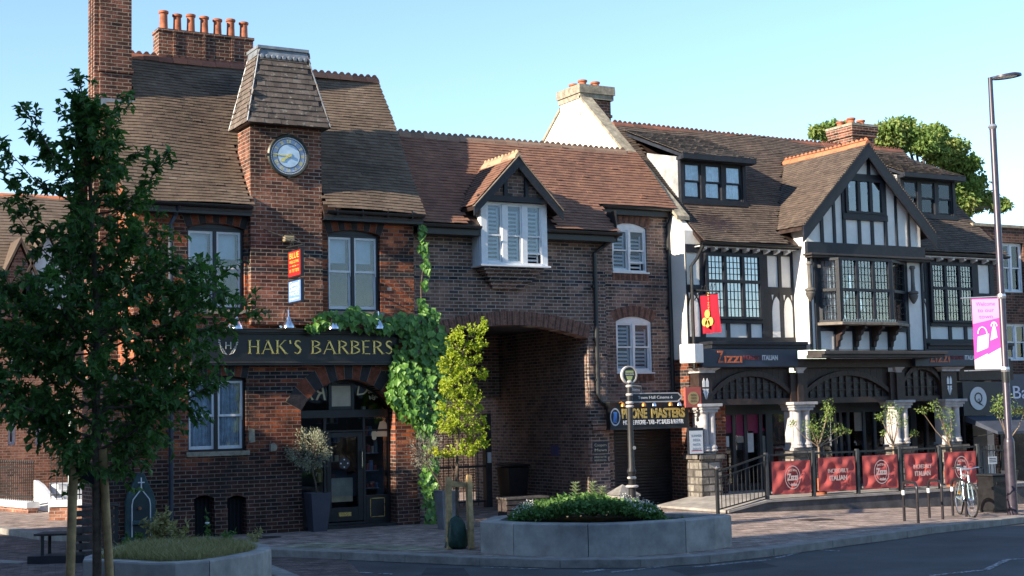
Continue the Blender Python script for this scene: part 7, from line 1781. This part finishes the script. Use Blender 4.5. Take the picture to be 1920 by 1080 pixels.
# stone bollard with pyramid cap
g = at(1168, 935, 25.0); o = thing('stone_bollard', 'squat grey stone bollard with pyramid cap, behind the fingerpost', 'bollard', (g.x, 25, 0)); q = MB(); q.box(g.x-.24, g.x+.24, 24.76, 25.24, 0, .49); q.build('block', granite, o)
zt_ = onY(1166, 908, 25)[1]; q = MB(); i = 0; q.v = [(g.x-.27, 24.73, .5), (g.x+.27, 24.73, .5), (g.x+.27, 25.27, .5), (g.x-.27, 25.27, .5), (g.x, 25, zt_)]
for f in ((0, 1, 4), (1, 2, 4), (2, 3, 4), (3, 0, 4), (3, 2, 1, 0)): q.face(f)
q.build('cap', mat('cap_stone', (.2, .19, .18), .85, var=.3, vscale=5), o)
# fingerpost
YF = 22.6; fp = at(1189, 960, YF); fp.z = gz(fp.x); topc = at(1179, 703, YF); xF = topc.x
o = thing('fingerpost', 'black ornate fingerpost with two pointing arms and a round disc on top', 'signpost', (xF, YF, 0))
silver = mat('post_silver', (.5, .5, .52), .3, .5, .7, var=.1); wrn = mat('worn_black', (.018, .018, .02), .5, .35, var=.6, vscale=14, dirt=(.012, .012, .013))
zl = lambda py: onY(1182, py, YF)[1]
q = MB(); q.lathe([(.11, 0), (.11, zl(940)), (.1, zl(935)), (.07, zl(932)), (.065, zl(890)), (.09, zl(884)), (.06, zl(876)), (.055, zl(760)), (.05, zl(722)), (.03, topc.z-.14)], (xF, YF, 0), 20); q.build('post', wrn, o, smooth=True)
for py, rr2 in ((912, .12), (896, .085), (762, .075), (755, .075), (740, .068), (724, .066), (716, .062)): z = zl(py); q = MB(); q.lathe([(rr2*.8, -.025), (rr2, -.012), (rr2, .012), (rr2*.8, .025)], (xF, YF, z), 20); q.build('collar', mat('collar_white', (.5, .47, .45), .4, var=.15), o, smooth=True)
q = MB(); q.lathe([(.15, -.02), (.15, .02)], (xF, YF, topc.z), 32, axis='y'); q.build('disc', mat('disc_dark', (.05, .06, .04), .5, var=.1), o)
q = MB(); 
for k in range(40):
    a, b2 = 2*math.pi*k/40, 2*math.pi*(k+1)/40; q.prism([(xF+rr2*math.cos(t), YF-.03, topc.z+rr2*math.sin(t)) for rr2, t in ((.145, a), (.172, a), (.172, b2), (.145, b2))], (0, .06, 0))
q.build('disc_rim', MT['collar_white'], o)
q = MB(); q.xz([(xF-.07, topc.z-.02), (xF+.07, topc.z-.02), (xF+.05, topc.z-.08), (xF, topc.z-.12), (xF-.05, topc.z-.08)], YF-.026, YF-.021); q.box(xF-.09, xF+.09, YF-.026, YF-.021, topc.z+.04, topc.z+.08); q.build('shield', mat('shield_green', (.45, .5, .2), .5, var=.1), o)
text('lettering', 'TOWN CENTRE', xF, YF-.027, topc.z+.01, .04, white_p, o, .001, width=.2)
def arm(lab, px1, y0, y1, s, ang, size):
    L_ = 1.0; H_ = zl(y0)-zl(y1); zc_ = (zl(y0)+zl(y1))/2; d = Vector((math.cos(ang), math.sin(ang), 0)); s_ = Vector((-d.y, d.x, 0)); px_end = px1
    # length so that the tip reaches the measured place
    best = None
    for k in range(10, 300):
        p = Vector((xF, YF, 0))+d*(k*.01); dd = ray(px1, 740); t = p.y/dd.y
        if best is None or abs(dd.x*t-p.x) < best[0]: best = (abs(dd.x*t-p.x), k*.01)
    L_ = best[1]; pr_ = [(.06, -H_/2), (L_-.1, -H_/2), (L_, 0), (L_-.1, H_/2), (.06, H_/2)]
    q = MB(); P3 = lambda a, b2, e=0: Vector((xF, YF, zc_+b2))+d*a+s_*e
    q.prism([P3(a, b2, -.015) for a, b2 in pr_], s_*.03); ar_ = q.build('finger_arm', MT['disc_dark'] if False else mat('arm_black', (.02, .022, .026), .4, var=.15), o)
    q = MB(); 
    for (a, b2), (c_, e) in zip(pr_, pr_[1:]+pr_[:1]): q.beam(P3(a, b2), P3(c_, e), .045, .022)
    q.build('arm_border', MT['collar_white'], ar_)
    mid = P3(L_*.48, 0, -.02) if True else None
    text('lettering', s, mid.x, mid.y, mid.z+.0, size, white_p, ar_, .001, width=L_*.66, rot=(math.pi/2, 0, ang))
arm('', 1278, 738, 754, 'Town Hall Cinema 6', R_(0), .08)
arm('', 1202, 722, 738, 'Station', R_(48), .085)
q = MB(); q.lathe([(.035, 0), (.035, -.01)], (xF+.04, YF-.05, zl(840)), 14, axis='y'); q.build('sticker', MT['collar_white'], o)
# lamp post with banner
YL = 21.3; lp = onG(1899, 965); YL = lp.y; XL_ = lp.x
o = thing('street_lamp', 'tall dark steel street lamp with flat oval head at the picture edge', 'street lamp', tuple(lp))
lz = lambda py: onY(1880, py, YL)[1]; lm_m = mat('lamp_post', (.05, .042, .06), .38, .5, .2, var=.25, vscale=5)
q = MB(); q.lathe([(.11, 0), (.11, 1.5), (.1, 1.56), (.075, 1.6), (.07, lz(243)-lp.z), (.055, lz(236)-lp.z), (.05, at(1862, 148, YL).z+.02-lp.z)], (XL_, YL, lp.z), 16); q.build('column', lm_m, o, smooth=True)
q = MB(); q.lathe([(.075, -.05), (.1, 0), (.075, .05)], (XL_, YL, lz(240)), 16); q.build('collar', silver, o)
hd = at(1862, 148, YL); q = MB(); q.tube([(XL_, YL, hd.z), (XL_+.1, YL, hd.z+.03), (XL_+.25, YL, hd.z+.06)], .035, 10)
q.build('arm', silver, o)
q = MB(); n_ = 24
for z, s_ in ((0, .8), (-.02, 1.), (.03, .97), (.06, .6)):
    for j in range(n_): a = 2*math.pi*j/n_; q.v.append((XL_+.5+.34*s_*math.cos(a), YL+.3*s_*math.sin(a), hd.z+.09+z+.04*math.cos(a)))
for k in range(3):
    for j in range(n_): q.face((k*n_+j, k*n_+(j+1) % n_, (k+1)*n_+(j+1) % n_, (k+1)*n_+j))
q.face(range(n_)); q.face(range(3*n_, 4*n_)); q.build('lamp_head', lm_m, o, smooth=True)
q = MB(); q.prism([(XL_+.5+.24*math.cos(2*math.pi*j/20), YL+.2*math.sin(2*math.pi*j/20), hd.z+.085+.028*math.cos(2*math.pi*j/20)) for j in range(20)], (0, 0, -.006)); q.build('lens', mat('lens', (.3, .28, .24), .3, var=0), o)
# banner on two arms
b1, b2_ = lz(563), lz(690)
objs_before = set(bpy.data.objects); bn = thing('street_banner', 'pink and white vertical banner fixed to the lamp post, with bag drawings', 'banner', (XL_, YL, b2_))
bw = XL_-onY(1834, 620, YL)[0]; x1b = XL_-.06; x0b = x1b-(x1b-onY(1837, 625, YL)[0])*.86
ptilt = .1
pk = mat('banner_pink', (.75, .06, .38), .6, var=.05); pw = mat('banner_white', (.85, .82, .84), .6, var=.04); pl_ = mat('banner_lilac', (.78, .3, .56), .6, var=.05)
zT = onY(1860, 558, YL)[1]; zB = onY(1865, 691, YL)[1]
q = MB(); q.box(x0b, x1b, YL-.008, YL+.008, zB, zT); q.build('cloth', pk, bn)
W_ = x1b-x0b; H_ = zT-zB; BX = lambda a, b2: (x0b+W_*a, zB+H_*b2)
q = MB(); q.xz([BX(0, 0.0), BX(1, 0.0), BX(1, .3), BX(0, .1)], YL-.012, YL-.009, 0); q.xz([BX(0, .64), BX(1, .72), BX(1, .99), BX(0, .99)], YL-.011, YL-.0085, 1); q.xz([BX(.1, .24), BX(.52, .3), BX(.58, .5), BX(.16, .46)], YL-.013, YL-.0085, 0); q.xz([BX(.62, .4), BX(.88, .44), BX(.84, .56), BX(.78, .66), BX(.7, .56)], YL-.013, YL-.0085, 0)
q.xz([BX(0, .13), BX(.5, .22), BX(.2, .0), BX(0, .0)], YL-.0135, YL-.0125, 0)
q.build('bag_drawing', [pw, pl_], bn)
q = MB()
for cxx, czz, rr2 in ((.34, .5, .07), (.78, .6, .045)):
    X_, Z_ = BX(cxx, czz); q.tube([(X_+rr2*1.3*math.cos(math.pi*k/8), YL-.012, Z_+rr2*2*math.sin(math.pi*k/8)) for k in range(9)], .012, 5)
q.build('bag_handle', pw, bn)
for k, s in enumerate(('Welcome', 'to our', 'town')): X_, Z_ = BX(.5, .92-k*.09); text('lettering', s, X_, YL-.013, Z_, .12, pk, bn, .001, width=W_*(.7-.1*k))
q = MB(); q.tube([(XL_, YL, zT+.03), (x0b-.22, YL, zT+.02)], .015, 8); q.tube([(XL_, YL, zB-.02), (x0b-.22, YL, zB-.03)], .012, 8)
for z in (zT+.03, zB-.02): q.lathe([(.085, -.05), (.095, 0), (.085, .05)], (XL_, YL, z), 14)
q.build('banner_arm', silver, bn)
q = MB(); q.lathe([(.085, 0), (.085, .25)], (XL_, YL, b2_-.3), 14); q.build('bracket_band', railm, bn)
RB = Matrix.Translation((XL_, YL, 0)) @ Matrix.Rotation(R_(-40), 4, 'Z') @ Matrix.Translation((-XL_, -YL, 0))
for ob in set(bpy.data.objects)-objs_before:
    if ob.type == 'MESH': ob.data.transform(RB)
# litter bin by the lamp post
g = onG(1898, 962); lb = thing('litter_bin', 'black square litter bin standing beside the lamp post', 'litter bin', (g.x-.12, g.y+.35, gz(g.x)))
bx_, by_ = g.x-.12, g.y+.4; bz = gz(bx_); q = MB(); q.box(bx_-.22, bx_+.22, by_-.22, by_+.22, bz+.04, bz+.78); q.build('body', blackp, lb, bevel=.015)
q = MB(); q.box(bx_-.24, bx_+.24, by_-.24, by_+.24, bz+.781, bz+.82); q.build('lid', railm, lb, bevel=.01); q = MB(); q.box(bx_-.12, bx_+.12, by_-.235, by_-.221, bz+.6, bz+.66); q.build('slot', room, lb)
q = MB(); q.box(bx_-.2, bx_+.2, by_-.2, by_+.2, bz, bz+.04); q.build('base', railm, lb)
# ================================================================== terrace with fence
YT0 = 24.6; tx0 = onY(1437, 930, YT0)[0]; tx1 = onY(1900, 905, YT0)[0]; tz0 = .24
T2 = thing('terrace_wall', 'low dark rendered retaining wall with stone edge under the restaurant railings', 'retaining wall', (tx0, YT0, 0))
q = MB(); q.box(tx0, tx1+1.5, YT0, 27.9, -.9, tz0-.05)
rampL = onG(1345, 962); 
q.prism([(rampL.x, YT0, -.15), (tx0-.001, YT0, -.15), (tx0-.001, YT0, tz0-.05), (rampL.x, YT0, .02)], (0, 2.6, 0))
q.build('wall', mat('render_dark', (.085, .085, .09), .8, .3, var=.35, vscale=3, bump=.3), T2)
q = MB(); q.box(tx0, tx1+1.5, YT0-.04, 27.9, tz0-.049, tz0)
q.prism([(rampL.x, YT0-.04, .021), (tx0-.001, YT0-.04, tz0-.049), (tx0-.001, YT0-.04, tz0), (rampL.x, YT0-.04, .07)], (0, 2.64, 0)); q.build('edge_slab', mat('edge_stone', (.3, .28, .26), .8, var=.25, vscale=3, bump=.3), T2)
fpx = [1437, 1524.5, 1608, 1687.5, 1762, 1834.5]; fxs = [onY(p, 885, YT0+.08)[0] for p in fpx]; yf = YT0+.08; hF = onY(1524, 845, yf)[1]-tz0
FN = thing('terrace_fence', 'black metal post and rail fence carrying five red cloth panels along the terrace', 'fence', (fxs[0], yf, tz0))
for i, x in enumerate(fxs): q = MB(); q.box(x-.035, x+.035, yf-.035, yf+.035, tz0, tz0+hF); q.box(x-.07, x+.07, yf-.07, yf+.07, tz0, tz0+.012); q.build('post', mat('post_grey', (.07, .075, .08), .4, .5, .3, var=.15), FN)
for i in range(5):
    q = MB(); a, b2 = fxs[i]+.036, fxs[i+1]-.036; q.box(a, b2, yf+.0, yf+.03, tz0+hF-.08, tz0+hF-.04); q.box(a, b2, yf+.0, yf+.03, tz0+.09, tz0+.12); q.box(a+.04, a+.07, yf, yf+.03, tz0+.12, tz0+hF-.08); q.box(b2-.07, b2-.04, yf, yf+.03, tz0+.12, tz0+hF-.08); q.build('rail', railm, FN)
cloth_m = mat('panel_cloth', (.42, .085, .08), .75, .25, var=.12, vscale=4)
pws = mat('print_white', (.62, .5, .48), .7, var=0)
plabs = ('leftmost red cloth fence panel, next to the ramp railing, with a round printed badge', 'red cloth fence panel with two printed words, behind the first open-branched tree', 'red cloth fence panel with a round badge, under the upright tree of the third pillar', 'red cloth fence panel with two printed words, behind the nearest cycle stand', 'red cloth fence panel behind the parked bicycle, with a round badge')
for i in range(5):
    a, b2 = fxs[i]+.11, fxs[i+1]-.11; zt_, zb_ = tz0+hF-.16, tz0+.1
    if i == 0: zt_ -= .04
    o = thing('cloth_panel', plabs[i], 'banner', ((a+b2)/2, yf-.05, zb_), 'red cloth panels on the terrace fence'); n_ = 40; m_ = 28; q = MB(); rr3 = random.Random(i+70)
    ph = [rr3.uniform(0, 6) for _ in range(6)]
    def dep(s_, t): 
        e = min(s_, 1-s_, t, 1-t)*6; e = min(1, e)
        return -.03*e*(.55*math.sin(s_*9+t*7*math.sin(ph[0])+ph[1])+.5*math.sin((s_*1.2-t)*11+ph[2])+.35*math.sin(s_*23+ph[3]+t*3)+.6*noise.noise(Vector((s_*4+ph[4], t*4, i))))
    for jj in range(m_+1):
        for ii in range(n_+1):
            s_, t = ii/n_, jj/m_; q.v.append((a+(b2-a)*s_, yf-.045+dep(s_, t)*1.0, zb_+(zt_-zb_)*t+(.012*math.sin(s_*12.5))*(1 if jj in (0,) else 0)))
    for jj in range(m_):
        for ii in range(n_): k = jj*(n_+1)+ii; q.face((k, k+1, k+n_+2, k+n_+1))
    q.build('cloth', cloth_m, o, smooth=True)
    cxx, czz = (a+b2)/2, (zb_+zt_)/2; yy = yf-.085
    if i % 2 == 0:
        q = MB(); R2 = (zt_-zb_)*.36
        for ra, rb in ((.93, 1.), (.68, .72)):
            for k in range(36):
                t0, t1 = 2*math.pi*k/36, 2*math.pi*(k+1)/36
                if ra < .9 and 2 < k < 16: pass
                q.poly([(cxx+R2*.85*rr2*math.cos(t), yy, czz+R2*rr2*math.sin(t)) for rr2, t in ((ra, t0), (rb, t0), (rb, t1), (ra, t1))])
        q.build('badge_ring', pws, o); text('lettering', 'Zızzı', cxx, yy, czz, .2, pws, o, .001, width=R2*1.15, bold=.008); text('lettering', 'PIZZA · PASTA', cxx, yy, czz+R2*.56, .05, pws, o, .001, width=R2*.9); text('lettering', 'italian', cxx+.03, yy, czz-R2*.62, .09, pws, o, .001, width=R2*.7, shear=.3, bold=.003)
    else:
        text('lettering', 'INCREDIBLY', cxx, yy, czz+.07, .13, pws, o, .001, width=(b2-a)*.55); text('lettering', 'ITALIAN', cxx, yy, czz-.09, .15, pws, o, .001, width=(b2-a)*.47, bold=.004)
# end bay: open railings with a notice
x0_, x1_ = fxs[-1]+.05, fxs[-1]+1.25
re_ = railing('iron_railing', 'plain black bar railing at the end of the terrace past the red cloth panels', (x0_, yf, tz0), (x1_, yf, tz0), hF-.05, .0, gap=.12, spike=False)
o = thing('notice', 'small white paper notice on the end railing of the terrace', 'notice', (x0_+.5, yf-.03, tz0+.6)); q = MB(); r4 = RC(1853, 856, 1869, 870, yf-.03); q.box(r4[0], r4[1], yf-.035, yf-.03, r4[2], r4[3]); q.build('sheet', pap, o)
q = MB(); 
for k in range(3): q.box(r4[0]+.03, r4[1]-.03, yf-.037, yf-.0355, r4[3]-.05-k*.04, r4[3]-.035-k*.04)
q.build('print', room, o)
# ramp railing, posts and sloping bars
pA = Vector((onY(1346, 955, YT0-.0)[0], YT0, 0.0)); pB = Vector((fxs[0]-.05, YT0+.05, tz0)); hA = onY(1344, 880, YT0)[1]; hB = onY(1434, 850, YT0)[1]
RL = thing('ramp_railing', 'black bar railing climbing beside the ramp to the restaurant door', 'railing', tuple(pA))
q = MB(); q.box(pA.x-.03, pA.x+.03, YT0-.03, YT0+.03, -.1, hA); q.build('end_post', railm, RL); q = MB(); q.lathe([(.02, 0), (.045, .03), (.0, .07)], (pA.x, YT0, hA), 10); q.build('finial', silver, RL)
q = MB(); q.beam((pA.x, YT0, hA-.06), (pB.x, YT0+.05, hB-.04), .04, .035); q.beam((pA.x, YT0, hA-.2), (pB.x, YT0+.05, hB-.18), .03, .02); q.beam((pA.x, YT0, .1), (pB.x, YT0+.05, tz0+.08), .03, .025); q.build('rail', railm, RL)
for k in range(1, 12):
    t = k/12; p0 = Vector((pA.x, YT0, .1)).lerp(Vector((pB.x, YT0+.05, tz0+.08)), t); p1 = Vector((pA.x, YT0, hA-.2)).lerp(Vector((pB.x, YT0+.05, hB-.18)), t); q = MB(); q.tube([p0, p1], .009, 6); q.build('baluster', railm, RL)
# ================================================================== cycle stands and bicycle
def stand(lab, pl_, pr_, topy, mid=False):
    a, b2 = onG(*pl_), onG(*pr_); a.z = gz(a.x); b2.z = gz(b2.x); o = thing('cycle_stand', lab, 'cycle stand', tuple(a), 'black steel cycle stands'); h = .75
    d = (b2-a); t = d.normalized(); Z = Vector((0, 0, 1)); rr2 = .12
    pts = [a, a+Z*(h-rr2)]+[a+Z*(h-rr2)+t*(rr2*(1-math.cos(k*math.pi/8)))+Z*(rr2*math.sin(k*math.pi/8)) for k in range(1, 5)]+[b2+Z*(h-rr2)-t*(rr2*(1-math.cos(k*math.pi/8)))+Z*(rr2*math.sin(k*math.pi/8)) for k in range(4, 0, -1)]+[b2+Z*(h-rr2), b2]
    q = MB(); q.tube(pts, .028, 12); q.build('hoop', mat('stand_paint', (.035, .03, .035), .3, .5, .3, var=.2), o, smooth=True)
    q = MB(); q.lathe([(.03, 0), (.03, .09)], tuple(a+Z*.5), 12); q.build('reflective_band', white_p, o)
    if mid: q = MB(); q.tube([a+Z*.28, b2+Z*.28], .014, 8); q.build('cross_bar', railm, o)
    return a, b2
stand('nearest cycle stand, with a low cross bar, in front of the fourth cloth panel', (1696, 977), (1722, 981), 0, True)
stand('cycle stand in the middle, between the one with a cross bar and the bicycle', (1743, 971), (1768, 974), 0)
sa_, sb2 = stand('cycle stand the bicycle is locked to', (1787, 967), (1812, 969), 0)
# bicycle, seen from the front quarter, leaning on its stand
fwp = onG(1826, 970); rwp = onG(1796, 963)
rwp = Vector((fwp.x-.35, fwp.y+.95, 0)); 
ctr = onG(1812, 968)
def build_bike():
    r_w = .34; z0 = gz(fwp.x); hd_ = Vector((.62, -.62, 0)).normalized()
    hd_ = (fw0*-.995+rt0*-.06).normalized()
    Pf = Vector((fwp.x-.02, fwp.y+.02, z0+r_w)); Pr = Pf-hd_*1.02; sd2 = Vector((-hd_.y, hd_.x, 0)); Z = Vector((0, 0, 1))
    o = thing('bicycle', 'silver bicycle locked to the last cycle stand, front wheel turned to the road', 'bicycle', (Pf.x, Pf.y, z0))
    alu = mat('bike_frame', (.45, .62, .62), .25, .6, .5, var=.1); rub = mat('tyre', (.03, .03, .03), .8, .2, var=.1); rimm = mat('rim', (.75, .78, .8), .2, .5, .9, var=0)
    def P(a, b2, s_=0): return Pr+hd_*a+Z*b2+sd2*s_
    def wheel(C, ax_, nm):
        q = MB(); f_ = ax_.cross(Z).normalized()
        pts = [C+(f_*math.cos(2*math.pi*k/32)+Z*math.sin(2*math.pi*k/32))*r_w for k in range(33)]; q.tube(pts, .02, 8, cap=False); w_ = q.build('wheel', rub, o, smooth=True)
        q = MB(); q.tube([C+(p-C)*.93 for p in pts], .011, 6, cap=False); q.build('rim', rimm, w_, smooth=True)
        q = MB()
        for k in range(18): a = 2*math.pi*k/18; q.tube([C+ax_*(.02 if k % 2 else -.02), C+(f_*math.cos(a)+Z*math.sin(a))*r_w*.92], .0016, 3, cap=False)
        q.build('spokes', rimm, w_); q = MB(); q.tube([C-ax_*.04, C+ax_*.04], .02, 8); q.build('hub', rimm, w_)
    steer = R_(-8); axf = (sd2*math.cos(steer)+hd_*math.sin(steer)); wheel(Pf, axf, 'f'); wheel(Pr, sd2, 'r')
    bb = P(.43, -.06); st = P(.28, .46); hb = P(.9, .3); ht = P(.85, .48)
    q = MB()
    for a, b2, rr2 in ((bb, st, .016), (bb, hb, .018), (st, ht, .016), (hb, ht, .02)): q.tube([a, b2], rr2, 10)
    for s_ in (-.05, .05): q.tube([Pr+sd2*s_, bb], .009, 6); q.tube([Pr+sd2*s_, st], .008, 6)
    q.build('frame', alu, o, smooth=True)
    q = MB(); 
    for s_ in (-.045, .045): q.tube([Pf+axf*s_, hb+axf*s_*.8+Vector((0, 0, .02)), hb+Vector((0, 0, .05))], .012, 8)
    q.build('fork', alu, o, smooth=True)
    q = MB(); tp2 = ht+Z*.14; q.tube([ht, tp2, tp2+hd_*.06], .014, 8); ax2 = axf
    hbp = [tp2+hd_*.06+ax2*a+hd_*b2+Z*c for a, b2, c in ((-.31, -.14, .02), (-.2, -.04, .03), (0, 0, 0), (.2, -.04, .03), (.31, -.14, .02))]; q.tube(hbp, .012, 8); q.build('handlebar', rimm, o, smooth=True)
    for i in (0, 4): q = MB(); q.tube([hbp[i], hbp[i].lerp(hbp[1 if i == 0 else 3], .7)], .018, 8); q.build('grip', rub, o)
    q = MB(); sp2 = st+(st-bb).normalized()*.17; q.tube([st, sp2], .013, 8); q.build('seat_post', rimm, o)
    q = MB(); pts = [(-.14, .075), (-.1, .085), (0, .05), (.13, .02), (.15, 0), (.13, -.02), (0, -.05), (-.1, -.085), (-.14, -.075)]; q.prism([sp2+hd_*a+sd2*b2+Z*.0 for a, b2 in pts], Z*.045); q.build('saddle', rub, o, bevel=.012)
    q = MB(); q.lathe([(.085, -.004), (.085, .004)], (0, 0, 0), 20, axis='y'); 
    ang = math.atan2(sd2.y, sd2.x)-math.pi/2; q.v = [tuple(bb+Matrix.Rotation(ang, 3, 'Z') @ Vector(v)+sd2*-.06) for v in q.v]; q.build('chainring', rimm, o)
    for s_ in (-1, 1):
        q = MB(); q.tube([bb+sd2*.06*s_, bb+sd2*.075*s_+(hd_*.1-Z*.13)*s_], .009, 6); e = bb+sd2*.075*s_+(hd_*.1-Z*.13)*s_; q.build('crank', rimm, o); q = MB(); q.beam(e, e+sd2*.09*s_, .08, .02); q.build('pedal', rub, o)
    q = MB(); q.lathe([(.04, 0), (.04, .01)], tuple(P(.05, .1, -.0)), 10, axis='y'); q.build('reflector', mat('reflector_amber', (.8, .35, .02), .3, var=0), o)
    # lock and mudguard
    q = MB(); C = Pr; q.tube([C+(hd_*math.cos(a)+Z*math.sin(a))*(r_w+.035) for a in [math.pi*(.25+.9*k/14) for k in range(15)]], .012, 6); q.build('mudguard', rub, o)
build_bike()

# ================================================================== iron covers and patches in the road and pavement
iron = mat('iron_cover', (.05, .048, .05), .55, .5, .4, var=.3, vscale=20)
for lab, px, py, dz in (('round iron manhole cover in the pavement before the barber shop', 500, 1008, .004), ('rectangular iron cover in the sunlit pavement by the fence', 1530, 975, .004)):
    g = onG(px, py, 0); o = thing('manhole_cover', lab, 'manhole cover', (g.x, g.y, g.z)); q = MB()
    if 'round' in lab: q.lathe([(.28, .0), (.28, .006), (.26, .007), (.26, .004), (.24, .004), (.24, .007)], (g.x, g.y, g.z), 24)
    else: q.box(g.x-.3, g.x+.3, g.y-.2, g.y+.2, g.z-.02, g.z+.012)
    q.build('lid', iron, o)
g = onG(1240, 1057, -.116); o = thing('gully_grate', 'iron gully grate in the gutter below the long planter', 'drain', (g.x, g.y, g.z)); q = MB()
d = (onG(1300, 1055, -.116)-onG(1200, 1058, -.116)).normalized(); q.beam(g-d*.25, g+d*.25, .3, .012)
fr_ = q.build('frame', iron, o)
for k in range(8): q = MB(); c = g+d*(-.2+k*.057)+Vector((0, 0, .006)); nn = Vector((-d.y, d.x, 0)); q.beam(c-nn*.12, c+nn*.12, .018, .01); q.build('bar', room, o)
dark_as = mat('asphalt_patch', (.055, .057, .062), .85, .3, var=.25, vscale=2, bump=.6, bscale=160)
q = MB()
for pts in ([(1250, 1066), (1420, 1052), (1460, 1062), (1290, 1079)], [(800, 1064), (870, 1065), (880, 1079), (790, 1078)]): q.poly([onG(x, y, -.1165) for x, y in pts])
tag(q.build('road_patch', dark_as), kind='structure')
